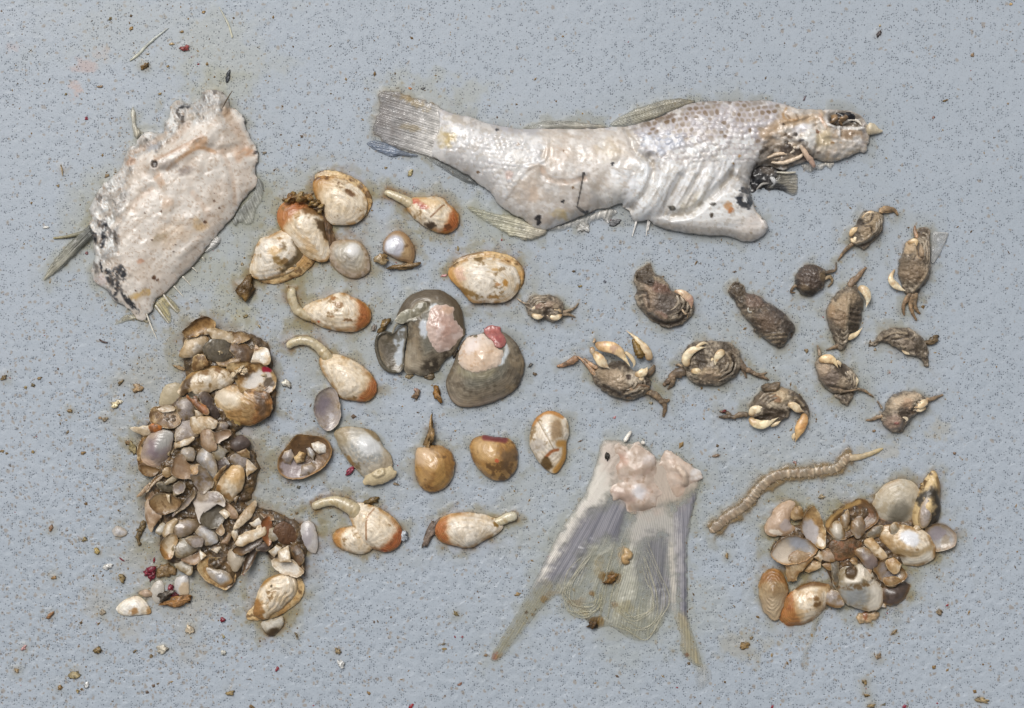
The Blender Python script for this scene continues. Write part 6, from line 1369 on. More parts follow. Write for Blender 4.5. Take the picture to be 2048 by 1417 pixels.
shell('empty_valve', P3([(1615, 470), (1640, 390), (1700, 350), (1750, 380), (1780, 460), (1790, 560), (1770, 630), (1720, 620), (1650, 560), (1620, 520)]), 'pearl', 9, 1, dirt=.02, edge_dirt=.1, tilt=.06, label='thin clean pale oval valve standing off the right end of the left heap', group=HL, st=STL, extra=lambda f, s_, r: (f.paint(np.ones_like(r), (196, 190, 186), .6), f.paint(f.ell(*one(P3, 1690, 500), 10, 24, 20, 1), (160, 152, 156), .6)))
# filler bits too small to tell apart
def inside(x, y, poly): return sdist(np.array([[x]]), np.array([[y]]), poly)[0][0, 0]
rg = np.random.default_rng(55)
heap_s = spline(HEAP, 3, True)
k = 0
while k < 16:
    x, y = rg.uniform(280, 620), rg.uniform(640, 1175)
    if inside(x, y, heap_s) < 5: continue
    k += 1
    n_ = rg.integers(3, 6); a0 = rg.uniform(0, 6.28)
    pts = [(x + rg.uniform(7, 14) * math.cos(a0 + 6.28 * i / n_), y + rg.uniform(6, 13) * math.sin(a0 + 6.28 * i / n_)) for i in range(n_)]
    shell('shell_chip', pts, ['tan', 'lilac', 'pale', 'olive', 'rose', 'grey'][rg.integers(6)], 3, rg.uniform(9, 13), dirt=.5, glaze=.6, thick=1.4, tilt=.4, label='tiny muddy shell chip sunk in the mush of the left heap', group='tiny chips in the left heap', smooth=False, rough=1, res=2.0)
# the straggling end of the heap
SG = 'shells scattered below the left heap'
c_ = thing('clam', *one(P3, 1430, 1000), 'ribbed cream clam with a brown orange hinge end below the left heap', 'clam', SG)
lp = P3([(1175, 1190), (1180, 1130), (1240, 1070), (1300, 950), (1400, 850), (1500, 800), (1600, 820), (1650, 860), (1675, 930), (1640, 1030), (1560, 1100), (1450, 1170), (1320, 1205), (1230, 1208)])
shell('valve', lp, 'ochre', 9, 0, dirt=.5, parent=c_, edge_dirt=.4, st=ST)
shell('valve', P3([(1240, 1080), (1265, 985), (1295, 910), (1350, 850), (1440, 808), (1540, 800), (1600, 845), (1612, 930), (1570, 1020), (1490, 1095), (1400, 1155), (1340, 1195), (1270, 1180), (1230, 1140)]), 'ivory', 20, 5, U=one(P3, 1290, 1120), dirt=.22, parent=c_, ridge=1.1, extra=lambda f, s_, r: (f.paint(f.area(P3([(1220, 1100), (1270, 1010), (1310, 1060), (1330, 1150), (1300, 1200), (1220, 1180)]), 8, 5), (150, 104, 50), .9), f.paint(f.ell(*one(P3, 1395, 905), 3, 3), (80, 66, 46), .95), f.paint(f.line(P3([(1300, 900), (1440, 800), (1560, 795)]), 4, 1), (156, 112, 54), .8)))
shell('broken_valve', P3([(1300, 1220), (1380, 1195), (1480, 1170), (1495, 1230), (1440, 1310), (1370, 1345), (1310, 1280)]), 'grey', 10, 0, dirt=.3, label='grey broken valve with a black muddy tip under the ribbed cream clam', group=SG, st=ST, extra=lambda f, s_, r: f.paint(f.area(P3([(1290, 1260), (1340, 1300), (1400, 1260), (1450, 1280), (1400, 1350), (1340, 1340)]), 8, 4), (70, 52, 30), .92))
shell('flat_valve', P3([(55, 1120), (70, 1080), (110, 1040), (200, 1000), (270, 1008), (330, 1070), (355, 1130), (330, 1155), (230, 1165), (120, 1168)]), 'white', 8, 0, dirt=.05, edge_dirt=.05, label='flat white valve with a tan spot, lowest left of the scattered shells', group=SG, st=(10, .35, (150, 140, 110)), extra=spot([(*one(P3, 205, 1130), 8, 8, (170, 124, 74)), (*one(P3, 345, 1130), 6, 10, (160, 120, 70))]))
shell('small_shell', P3([(250, 970), (320, 940), (372, 985), (310, 1012)]), 'rose', 6, 0, dirt=.3, label='little brown backed shell between the flat white valve and red scrap', group=SG, st=STL)
shell('thin_valve', P3([(560, 850), (600, 825), (670, 820), (682, 900), (680, 980), (640, 1000), (590, 990), (550, 920)]), 'pearl', 5, 0, dirt=.12, edge_dirt=.05, label='thin milky valve with red smears below the left heap', group=SG, st=(10, .3, (150, 140, 120)), extra=lambda f, s_, r: (f.paint(np.ones_like(r), (204, 200, 196), .6), f.paint(f.ell(*one(P3, 640, 940), 10, 16), (196, 164, 120), .6)))
shell('thin_valve', P3([(370, 890), (440, 860), (470, 920), (460, 1040), (400, 1060), (350, 980)]), 'grey', 4, 0, dirt=.15, edge_dirt=.05, label='greyish thin valve between the flat white valve and the milky one', group=SG, st=(9, .3, (150, 140, 120)), extra=lambda f, s_, r: f.paint(np.ones_like(r), (190, 184, 176), .6))
shell('small_valve', P3([(20, 430), (60, 395), (130, 420), (150, 460), (110, 490), (40, 485)]), 'pearl', 5, 0, dirt=.08, label='small lone grey valve left of the heap bottom', group=SG, st=(9, .4, (130, 120, 96)))
for i, (x, y, r_, asp, an) in enumerate([(520, 935, 8, 1.7, 1.2), (548, 985, 7, 2.0, .1), (345, 775, 11, 1.2, .5), (365, 820, 11, 1.3, .9), (325, 800, 8, 1.2, .2), (965, 1200, 7, 1.1, 1.2), (108, 688, 4, 2.0, -.7), (380, 690, 4, 1.8, 1.4)]):
    X_, Y_ = one(P3, x, y)
    tag(clod('red_scrap', X_, Y_, r_ * .62, (126, 48, 60) if i < 5 else (130, 34, 40), M_SOFT, None, 500 + i, asp, an, .45, (120, 26, 46)), ['crimson smear on the upper part of the thin milky valve', 'crimson smear at the middle of the thin milky valve', 'uppermost lump of the crimson clot by the brown fluff', 'lower right lump of the crimson clot by the brown fluff', 'left lump of the crimson clot by the brown fluff', 'glossy dark red bead on bare deck below the left heap', 'tiny pink curl on bare deck left of the heap bottom', 'tiny pink sliver above the crimson clot'][i], 'scrap', 'red scraps')
f = Field(P3([(400, 770), (450, 730), (520, 720), (580, 760), (570, 810), (520, 840), (450, 850), (400, 820)]), 1.6, rough=4, seed=420)
f.base((120, 96, 62)).tone(1 + .3 * f.n(5, 1)); f.Z = 8 * f.edge(9) + 2.5 * f.n(6, 2); tag(f.build('brown_fluff', M_MUSH), 'brown fluffy clot beside the crimson clot under the heap', 'mush'); stain(f.poly, 10, .5, (120, 100, 64))
f = Field(P3([(270, 350), (300, 340), (308, 400), (280, 460), (260, 480), (275, 545), (255, 560), (225, 500), (210, 480), (240, 420)]), 1.5, rough=3, seed=421)
f.base((104, 86, 54)).tone(1 + .35 * f.n(5, 1)); f.Z = 6 * f.edge(6) + 2.5 * f.n(5, 2); tag(f.build('weed_strand', M_MUSH), 'stringy dark brown strand left of the lower heap', 'weed'); stain(f.poly, 7, .5, (120, 100, 64))
tag(clod('shell_crumb', *one(P3, 490, 985), 9, (70, 60, 48), M_MUSH, None, 431, 1.6, .6, .6, (150, 140, 130)), 'dark shiny sliver below the thin milky valve', 'crumb')
tag(clod('rust_crumb', *one(P3, 590, 1040), 11, (150, 108, 62), M_MUSH, None, 432, 2.0, .2, .3), 'rust brown crumb under the thin milky valve', 'crumb')

# ------------------------------------------------------------------ the compact heap at the lower right
HR = 'shells in the compact right heap'
RH = K4([(520, 830), (560, 730), (700, 610), (880, 640), (1000, 500), (1200, 470), (1300, 570), (1540, 580), (1650, 650), (1640, 850), (1470, 890), (1470, 1090), (1330, 1170), (1200, 1190), (1000, 1130), (950, 1000), (870, 910), (700, 940)])
f = Field(RH, 2.0, rough=4, seed=440)
f.base((90, 70, 44)).tone(1 + .25 * f.n(10, 1)); f.paint(sm(0, .5, f.n(18, 2)), (66, 48, 32), .8); f.paint(sm(.1, .5, f.n(9, 3)), (124, 94, 58), .6)
f.Z = 9 * f.edge(22) + 3 * f.n(10, 5) * sm(0, 8, f.d); f.Z = np.maximum(f.Z, .6); f.Wt[:] = .9
tag(f.build('brown_mush', M_MUSH), 'dark brown mush holding the compact right heap together', 'mush'); stain(f.poly, 16, .7, (108, 86, 50))
def H2(pts, pal, H, z, label, **k):
    d = dict(dirt=.42, tilt=.12, group=HR, rough=2.0, st=STL, glaze=.45, thick=1.6, shade=.93 if pal not in ('white', 'ivory') else 1.0, edge_dirt=.7, edge_w=11, edge_col=(134, 94, 46), exp_=.92); d.update(k)
    nm = d.pop('name', 'shell_valve')
    q = np.array(K4(pts)); g = 1.14 if nm == 'shell_shard' else 1.05
    q = q.mean(0) + (q - q.mean(0)) * g
    if nm == 'shell_shard': d.setdefault('exp_', 1.05); H = H * .75; z = z + GLZ.uniform(0, 5)
    return shell(nm, q, pal, H * .92, z, label=label, **d)
S_ = dict(name='shell_shard')
H2([(470, 650), (500, 570), (560, 490), (640, 440), (690, 460), (680, 520), (650, 600), (690, 640), (620, 690), (530, 697)], 'rose', 13, 1, 'pinkish valve at the upper left corner of the right heap', dirt=.12, extra=lambda f, s_, r: (f.paint(np.ones_like(r), (206, 180, 158), .5), f.paint(f.ell(*one(K4, 620, 620), 14, 12), (182, 172, 172), .7), f.paint(f.ell(*one(K4, 540, 670), 16, 5, 15), (230, 220, 204), .8)))
H2([(650, 545), (690, 480), (740, 500), (740, 560), (680, 580)], 'tan', 8, 8, 'small curled tan shell between the pinkish and lilac centred valves', dirt=.4)
H2([(720, 640), (750, 540), (800, 485), (850, 530), (880, 600), (900, 690), (890, 770), (840, 772), (780, 720)], 'ochre', 12, 11, 'ivory edged valve with a lilac pearly middle near the heap top left', dirt=.3, cup=True, extra=lambda f, s_, r: (f.paint(f.ell(*one(K4, 800, 660), 17, 26, -20, .4, .2), (182, 178, 180), .9), f.paint(f.ell(*one(K4, 870, 740), 8, 9), (228, 218, 204), .8)))
H2([(515, 810), (560, 730), (640, 690), (730, 700), (800, 740), (830, 790), (780, 850), (690, 890), (600, 890), (540, 865)], 'pearl', 12, 12, 'bluish pearly valve at the left side of the right heap', dirt=.15, cup=True, extra=lambda f, s_, r: (f.paint(f.ell(*one(K4, 590, 810), 24, 22, 0, .9), (214, 200, 182), .85), f.paint(f.ell(*one(K4, 710, 740), 20, 12, 20, .9), (160, 163, 172), .8), f.paint(sm(4, 0, f.d), (180, 128, 70), .6)))
H2([(600, 860), (700, 820), (800, 840), (780, 900), (720, 960), (690, 1010), (640, 1000), (630, 930)], 'tan', 6, 11, 'crumpled brown skin flap hanging from the bluish pearly valve', dirt=.45, rough=3, **S_)
H2([(430, 1070), (450, 990), (510, 950), (570, 950), (610, 1000), (635, 1070), (620, 1150), (590, 1250), (560, 1300), (490, 1270), (440, 1160)], 'tan', 22, 0, 'ringed fawn valve with an orange top, lower left of the right heap', dirt=.15, ridge=.9, rim=(-90, (190, 128, 70), .35), extra=lambda f, s_, r: f.paint(sm(1060, 1180, (f.Y - 880) * 3.634), (190, 172, 146), .7))
H2([(580, 1260), (620, 1150), (700, 1080), (800, 1040), (900, 1050), (940, 1100), (920, 1190), (860, 1270), (760, 1330), (660, 1355), (600, 1320)], 'ivory', 24, 2, 'glossy clam with a deep rust brown left end at the bottom of the right heap', dirt=.3, rim=(165, (158, 84, 34), .3), U=one(K4, 830, 1130), name='clam_valve', extra=lambda f, s_, r: (f.paint(f.line(K4([(700, 1075), (800, 1040), (900, 1045)]), 4, 1), (110, 76, 36), .9), spot([(*one(K4, 840, 1180), 7, 6, (110, 78, 40)), (*one(K4, 830, 1140), 5, 5, (120, 84, 42))])(f, s_, r), f.Wt.__setitem__(slice(None), .9)))
H2([(900, 1140), (970, 1090), (1030, 1170), (1010, 1205), (940, 1200)], 'lilac', 6, 9, 'brownish mauve chip right of the rust brown clam', dirt=.35, **S_)
H2([(950, 900), (1000, 890), (990, 1040), (960, 1010)], 'olive', 5, 8, 'dark upright strip at the left of the grey white cluster', dirt=.4, **S_)
H2([(970, 1010), (1000, 920), (1080, 880), (1170, 885), (1240, 960), (1310, 1060), (1315, 1180), (1250, 1235), (1130, 1215), (1030, 1160), (985, 1090)], 'grey', 24, 4, 'big knobbly grey white shell smeared brown at the bottom centre of the right heap', dirt=.5, rough=2, ridge=.2,
   extra=lambda f, s_, r: (f.paint(f.ell(*one(K4, 1110, 1120), 26, 18, 15, .9), (140, 144, 146), .8), f.paint(f.line(K4([(1250, 1050), (1290, 1130), (1250, 1210)]), 12, 1.2), (222, 214, 200), .8), f.paint(f.line(K4([(1060, 1020), (1140, 1010), (1160, 930)]), 8, 1.2), (226, 216, 200), .9), f.lift(f.line(K4([(1060, 1020), (1140, 1010), (1160, 930)]), 8, 1.2), 5), f.lift(f.ell(*one(K4, 1210, 970), 14, 14), 5), f.paint(f.ell(*one(K4, 1210, 970), 14, 14), (220, 208, 190), .8), f.paint(f.ell(*one(K4, 1090, 965), 14, 11, -30), (74, 54, 30), .95), f.lift(f.ell(*one(K4, 1090, 965), 14, 11, -30), -6), f.paint(f.line(K4([(1000, 1060), (1090, 1070), (1180, 1060), (1240, 1020)]), 6, 1.2) * sm(-.3, .2, f.n(7, 3)), (96, 70, 36), .85)))
H2([(910, 640), (950, 550), (1040, 490), (1150, 440), (1240, 470), (1280, 560), (1250, 620), (1100, 690), (1000, 720)], 'brown', 11, 4, 'brown lined open valve holding three smooth ovals', cup=True, dirt=.3, extra=lambda f, s_, r: (f.paint(f.line(K4([(920, 620), (960, 550), (1050, 490), (1150, 450)]), 5, 1), (196, 160, 104), .85), f.paint(f.ell(*one(K4, 1180, 540), 24, 12), (120, 78, 44), .7)))
H2([(930, 650), (970, 590), (1030, 620), (1045, 700), (1010, 755), (950, 710)], 'grey', 11, 12, 'pale lowest oval of the three in the brown lined valve', dirt=.1, extra=lambda f, s_, r: f.paint(f.ell(*one(K4, 990, 650), 10, 14), (206, 196, 180), .8))
H2([(1010, 560), (1060, 510), (1080, 570), (1060, 640), (1020, 620)], 'pearl', 8, 14, 'mauve upper oval of the three in the brown lined valve', dirt=.08)
H2([(1095, 590), (1150, 550), (1190, 600), (1185, 670), (1135, 712), (1095, 660)], 'lilac', 8, 14, 'flat lilac piece at the right in the brown lined valve', dirt=.08)
H2([(1255, 480), (1300, 375), (1390, 305), (1490, 295), (1560, 330), (1590, 400), (1565, 500), (1520, 600), (1430, 600), (1350, 622), (1280, 570)], 'grey', 16, 2, 'large pale round valve with a grey smudge at the top of the right heap', dirt=.3, edge_dirt=.8, glaze=.2, U=one(K4, 1470, 540), extra=lambda f, s_, r: (f.paint(np.ones_like(r), (206, 194, 172), .55), f.paint(f.ell(*one(K4, 1450, 530), 26, 20, -20, 1), (112, 106, 92), .9), f.paint(f.line(K4([(1300, 590), (1345, 612)]), 6, 1), (170, 90, 50), .7)))
m_t = thing('pointed_shell', *one(K4, 1640, 450), 'upright pointed shell with a yellow tip and black middle, top right of the right heap', 'shell', HR)
shell('valve', K4([(1540, 600), (1545, 460), (1590, 350), (1640, 270), (1692, 222), (1735, 290), (1745, 430), (1735, 560), (1660, 640), (1580, 645)]), 'ochre', 22, 3, dirt=.2, parent=m_t, st=STL, extra=lambda f, s_, r: (f.paint(np.ones_like(r), (212, 188, 140), .5), f.paint(f.area(K4([(1570, 400), (1640, 360), (1740, 370), (1740, 600), (1650, 620), (1690, 480), (1640, 400), (1580, 480)]), 14, 6), (44, 38, 30), .93), f.paint(f.line(K4([(1690, 225), (1640, 280), (1600, 350)]), 4, 1) * sm(-.2, .2, f.n(6, 3)), (84, 60, 30), .9), f.paint(f.line(K4([(1720, 280), (1738, 400)]), 4, 1), (120, 92, 48), .8)))
shell('inner_valve', K4([(1570, 570), (1600, 430), (1650, 390), (1680, 450), (1665, 580), (1605, 640)]), 'lilac', 9, 18, dirt=.15, parent=m_t, extra=lambda f, s_, r: f.paint(sm(4, 0, f.d), (170, 138, 90), .7))
H2([(1635, 655), (1700, 610), (1780, 620), (1850, 680), (1842, 760), (1760, 800), (1690, 780)], 'pearl', 11, 1, 'thin violet round valve at the right edge of the right heap', dirt=.05, cup=True, extra=lambda f, s_, r: (f.paint(f.ell(*one(K4, 1710, 680), 18, 14), (148, 138, 144), .7), f.paint(sm(.7, 1, s_) * sm(0, 1, (f.X - 1880) / 20), (172, 150, 128), .8)))
H2([(1290, 690), (1330, 630), (1450, 620), (1570, 640), (1660, 700), (1697, 790), (1680, 865), (1600, 907), (1500, 907), (1430, 850), (1340, 770)], 'ivory', 22, 5, 'largest ivory clam with a shiny pearl spot at the right of the right heap', dirt=.4, name='clam_valve', extra=lambda f, s_, r: (f.paint(f.ell(*one(K4, 1515, 705), 20, 13, 25, .5, .2), (226, 228, 234), .9), f.paint(f.line(K4([(1430, 800), (1560, 820), (1660, 780)]), 7, 1.2), (150, 124, 84), .7), f.paint(f.ell(*one(K4, 1450, 850), 10, 8), (96, 68, 32), .9), f.paint(f.line(K4([(1460, 870), (1560, 870), (1650, 830)]), 8, 1.2), (230, 222, 206), .8)))
H2([(1370, 620), (1420, 600), (1425, 680), (1385, 690)], 'grey', 5, 14, 'small grey stub on top of the largest ivory clam', dirt=.2, **S_)
H2([(1210, 690), (1240, 640), (1310, 620), (1290, 690), (1240, 710)], 'olive', 5, 8, 'dark greenish chip left of the largest ivory clam', dirt=.3, **S_)
H2([(940, 750), (1020, 720), (1150, 720), (1140, 800), (1080, 850), (980, 860)], 'brown', 9, 9, 'wet reddish brown flap in the middle of the right heap', dirt=.2, extra=lambda f, s_, r: f.paint(sm(-.2, .5, f.n(10, 5)), (146, 98, 66), .7), mat=M_MUSH, rough=2.5, **S_)
H2([(1120, 800), (1200, 782), (1270, 850), (1275, 910), (1220, 935), (1150, 860)], 'lilac', 9, 16, 'two toned mauve brown valve at the heart of the right heap', dirt=.25, extra=lambda f, s_, r: f.paint(sm(0, 1, (f.X + f.Y - 2840) / 10), (118, 100, 96), .6))
H2([(1190, 745), (1240, 710), (1290, 760), (1350, 830), (1310, 880), (1240, 815)], 'ivory', 9, 12, 'narrow ivory twist above the mauve brown valve', dirt=.3)
H2([(1250, 930), (1300, 880), (1400, 860), (1450, 920), (1485, 990), (1400, 1045), (1310, 1025)], 'lilac', 13, 8, 'mottled lilac and brown valve right of the grey white shell', dirt=.55, cup=True)
H2([(1340, 880), (1400, 860), (1440, 910), (1400, 960), (1360, 940)], 'ivory', 6, 19, 'cream lump on the mottled lilac valve', dirt=.35, **S_)
H2([(1330, 1000), (1400, 990), (1440, 1020), (1400, 1060), (1340, 1050)], 'tan', 6, 15, 'tan fold below the mottled lilac valve', dirt=.35, **S_)
H2([(1310, 1110), (1330, 1060), (1430, 1040), (1520, 1050), (1500, 1130), (1430, 1195), (1340, 1185)], 'plum', 14, 2, 'dark plum valve at the lower right corner of the right heap', dirt=.2, extra=lambda f, s_, r: f.Wt.__setitem__(slice(None), .9))
H2([(880, 790), (960, 790), (1015, 840), (950, 882), (890, 865)], 'rose', 6, 11, 'folded pinkish shard left of the reddish flap', dirt=.3, smooth=False, **S_)
H2([(820, 850), (860, 800), (900, 850), (870, 880)], 'pale', 4, 9, 'pale thin shard right of the bluish pearly valve', dirt=.2, smooth=False, **S_)
H2([(755, 935), (800, 880), (865, 895), (850, 930), (790, 960)], 'ivory', 5, 2, 'cream chip at the lower edge below the bluish pearly valve', dirt=.4, **S_)
H2([(890, 895), (965, 890), (950, 945), (905, 930)], 'tan', 4, 6, 'tan chip above the dark upright strip', dirt=.3, **S_)
H2([(1300, 1195), (1340, 1185), (1350, 1215), (1310, 1215)], 'white', 3, 1, 'tiny white splinter under the grey white shell', dirt=0, smooth=False, **S_)
f = Field(K4([(1130, 1290), (1180, 1260), (1250, 1230), (1310, 1265), (1290, 1300), (1220, 1325), (1160, 1325)]), 1.5, rough=4, seed=450)
f.base((176, 150, 116)).tone(1 + .2 * f.n(6, 1)); f.paint(f.ell(*one(K4, 1200, 1270), 5, 10), (140, 84, 48), .8); f.Z = 5 * f.edge(8) + 1.5 * f.n(6, 2); f.Wt[:] = 1
tag(f.build('tissue_scrap', M_SOFT), 'soft tan scrap on the deck just under the right heap', 'tissue'); stain(f.poly, 7, .4, (130, 110, 74))
k = 0
rh_s = spline(RH, 3, True)
while k < 8:
    x, y = rg.uniform(1540, 1870), rg.uniform(1000, 1220)
    if inside(x, y, rh_s) < 6: continue
    k += 1
    n_ = rg.integers(3, 6); a0 = rg.uniform(0, 6.28)
    pts = [(x + rg.uniform(7, 14) * math.cos(a0 + 6.28 * i / n_), y + rg.uniform(6, 13) * math.sin(a0 + 6.28 * i / n_)) for i in range(n_)]
    shell('shell_chip', pts, ['tan', 'lilac', 'pale', 'olive', 'rose', 'grey'][rg.integers(6)], 3, rg.uniform(8, 12), dirt=.5, glaze=.6, thick=1.4, tilt=.4, label='tiny muddy shell chip sunk in the mush of the right heap', group='tiny chips in the right heap', smooth=False, rough=1, res=2.0)

# ------------------------------------------------------------------ crabs
CR = 'small muddy crabs'
IV = (226, 208, 174); IV2 = (206, 172, 122)
def crab_body(parent, outline, H=20, seed=1, extra=None, dark=0.0, rough=2.2, pal=((138, 122, 100), (93, 79, 63), (182, 165, 140)), name='body', ang=0.3, zoff=0.0, res=1.5, legs=None):
    f = Field(outline, res, rough=rough, seed=seed, n=4)
    f.base(pal[0]).tone(1 + .12 * f.n(8, 1))
    fib = f.n(7, 2, 4, stretch=2.6, ang=ang)
    f.paint(sm(.0, .5, fib), pal[1], .75); f.paint(sm(.08, .5, f.n(9, 3, 4, stretch=1.8, ang=ang + .5)), pal[2], .75)
    f.paint(sm(.2, .6, f.n(20, 4)), pal[1], .45 + dark)
    f.paint(sm(.25, .6, f.n(4, 14, 3)), (72, 60, 46), .65); f.paint(sm(.25, .6, f.n(4.5, 15, 3)), (186, 168, 142), .55)
    w = f.d.max()
    f.Z = H * f.inflate() ** .55 + (1.7 * fib + 2.0 * f.n(10, 6)) * sm(0, 5, f.d)
    f.Z = f.Z + 1.3 * f.n(4.5, 7, 3) * sm(0, 4, f.d)
    f.Wt = np.clip(.4 + .5 * f.n(14, 8), .05, 1)
    if extra: extra(f)
    lowz = sm(-.1, -2.2, f.Z - H * f.inflate() ** .55) * sm(0, 4, f.d)
    f.paint(lowz, (62, 50, 38), .55)                      # crevice shade painted into the colour of the furrows
    f.Z = np.maximum(f.Z, .8) + 3
    o = f.build(name, M_CRAB, parent, under=7, zoff=zoff)
    stain(f.poly, 11, .66, (116, 94, 50))
    f.H = H
    if legs and name == 'body':
        P = f.poly; m = len(P); cen = P.mean(0)
        for k, (st_, ln) in enumerate(legs):
            for q in range(3):
                ins = .80 - .15 * q
                ids = [(int(m * st_) + int(i * m * ln / 6)) % m for i in range(7)]
                pts = [tuple(cen + (P[i] - cen) * ins) for i in ids]
                zs = []
                for (x, y) in pts:
                    r0 = int(round((y - f.Y0[0, 0]) / f.res)); c0 = int(round((x - f.X0[0, 0]) / f.res))
                    zs.append(float(f.Z[min(max(r0, 0), f.Z.shape[0] - 1), min(max(c0, 0), f.Z.shape[1] - 1)]) + .6)
                tube('leg', pts, [1.6, 2.4, 3.0, 3.0, 2.6, 2.2, 1.2], M_CRAB, parent, pal[2], pal[0], z=zs, noise=.25, mott=.25, flat=.8, ring=8, spots=(pal[1], .6), seed=seed + q)
    return f
def leg(parent, pts, r=4.5, c=(128, 108, 82), z=None, name='leg', noise=.28, spots=True):
    m = len(pts); r = r * .8; c = tuple(min(255, q * 1.12 + 4) for q in c)
    rad = [r * (1 - .55 * i / (m - 1)) for i in range(m)]
    rad[-1] = max(1.0, r * .3)
    z = z or [max(rad[i] * .9, 8 * (1 - i / (m - 1)) + 2) for i in range(m)]
    tube(name, pts, rad, M_CRAB, parent, c, (c[0] * .9, c[1] * .86, c[2] * .78), z=z, noise=noise, mott=.3, spots=((92, 77, 58), .6), flat=.5)
    stain_line(pts, r * .8, 8, .45, (112, 96, 66))
def claw_c(C, t, X, Y):
    k = (sm(.28, .0, t) * .7)[:, None, None]
    C = C * (1 - k) + rgb((150, 118, 80)) * k
    q = (sm(.2, .6, fbm(X, Y, 6, 91, 4)) * .35)[..., None]
    return C * (1 - q) + rgb((172, 134, 88)) * q
def claw(parent, pts, rad, z, c0=IV, c1=(240, 226, 198), finger=None, name='claw', noise=.05, spots=((190, 140, 92), .35)):
    rad = [q * .80 for q in rad]
    o = tube(name, pts, rad, M_CLAW, parent, c0, c1, z=[q - 4.5 for q in z], noise=noise, mott=.14, spots=spots, flat=.5, ring=16, tip=True, cfun=claw_c)
    if finger:
        tube('finger', finger[0], finger[1], M_CLAW, o, (214, 190, 150), (226, 208, 176), z=[q - 4.5 for q in finger[2]], noise=.05, mott=.08, flat=.65, tip=True)
    return o
def crab(label, cx, cy):
    return thing('crab', cx, cy, label, 'crab', CR)
def lumps(c, lst):
    def e(f):
        for it in lst:
            x, y, rx, ry, an, h, col = it
            m = f.ell(*one(c, x, y), rx, ry, an, .8, .25)
            f.lift(m, h)
            if col: f.paint(m, col, .75)
    return e
def folds(c, lst, col=None):
    def e(f):
        for pts, w, h in lst:
            m = f.line(c(pts), w, 1.3)
            f.lift(m, h)
            f.paint(f.line(c(pts), w * .6, 1.4), col or ((168, 146, 112) if h > 0 else (58, 46, 34)), .6)
    return e
def both(*fs):
    def e(f):
        for q in fs: q(f)
    return e

# lone little crab under the big pale clam
t = crab('tiny round crab with two ivory claws folded like teeth, by the big pale clam', *one(E_, 1550, 1140))
crab_body(t, E_([(1380, 1110), (1410, 1050), (1480, 1022), (1560, 1015), (1640, 1030), (1695, 1075), (1715, 1140), (1705, 1210), (1650, 1250), (1590, 1258), (1535, 1240), (1470, 1240), (1420, 1210), (1390, 1165)]), 17, 501, legs=[(.05, .2)], extra=lumps(E_, [(1560, 1110, 22, 9, 0, 2, (166, 136, 108)), (1480, 1120, 7, 5, -30, 1, (150, 110, 90)), (1640, 1120, 8, 5, 30, 1, (176, 154, 122)), (1560, 1180, 6, 12, 0, -3, (82, 64, 48))]))
claw(t, E_([(1430, 1190), (1470, 1212), (1520, 1212), (1550, 1200)]), [3, 7, 5.5, 2.5], [18, 19, 19, 18])
claw(t, E_([(1695, 1190), (1660, 1215), (1610, 1218), (1562, 1200)]), [4, 8, 7, 2.5], [16, 18, 19, 18])
claw(t, E_([(1430, 1170), (1460, 1130), (1480, 1120)]), [4, 4, 2], [18, 20, 20], (200, 178, 142), name='upper_arm'); claw(t, E_([(1690, 1180), (1640, 1140), (1600, 1130)]), [4, 5, 2], [18, 20, 20], (200, 178, 142), name='upper_arm')
leg(t, E_([(1700, 1175), (1760, 1160), (1815, 1130), (1848, 1090)]), 4); leg(t, E_([(1700, 1195), (1760, 1195), (1822, 1218)]), 4); leg(t, E_([(1395, 1105), (1350, 1085), (1300, 1050)]), 2.6, (150, 132, 110))

t = crab('large dark crab lying on its side with one pinkish claw at its right end', *one(K1, 1000, 380))
crab_body(t, K1([(745, 200), (755, 110), (800, 70), (850, 40), (895, 40), (920, 120), (990, 150), (1040, 200), (1070, 260), (1100, 285), (1170, 280), (1235, 320), (1272, 390), (1268, 460), (1220, 530), (1150, 590), (1060, 602), (950, 572), (860, 510), (800, 430), (750, 350), (765, 270)]), 27, 502, legs=[(.50, .2)], extra=both(lumps(K1, [(900, 340, 16, 34, -20, 2, (170, 140, 110)), (980, 260, 24, 12, 25, 2, (112, 74, 56)), (1020, 390, 26, 24, 20, 2, (92, 80, 72)), (880, 190, 8, 8, 0, -4, (64, 54, 44)), (840, 110, 14, 16, 20, -7, (112, 92, 66)), (980, 500, 12, 8, 30, 2, (150, 114, 92)), (1180, 450, 9, 16, 30, -7, (70, 58, 46))]), folds(K1, [([(930, 165), (1000, 190), (1050, 245)], 5, 4), ([(880, 500), (1000, 560), (1150, 540), (1210, 470)], 5, -5), ([(940, 480), (1040, 540), (1160, 500)], 4, 4), ([(760, 300), (850, 300), (870, 420)], 4, -3), ([(780, 160), (830, 200), (900, 230)], 4, -4)])))
claw(t, K1([(1095, 280), (1150, 290), (1200, 320), (1240, 370), (1245, 440)]), [3, 7, 9.5, 10, 6], [22, 24, 24, 21, 17], (236, 214, 180), (206, 168, 144), name='claw', spots=((170, 126, 120), .5))
leg(t, K1([(1160, 440), (1190, 480), (1215, 480), (1210, 525)]), 2.5, (176, 150, 116), z=[24, 22, 18, 12])

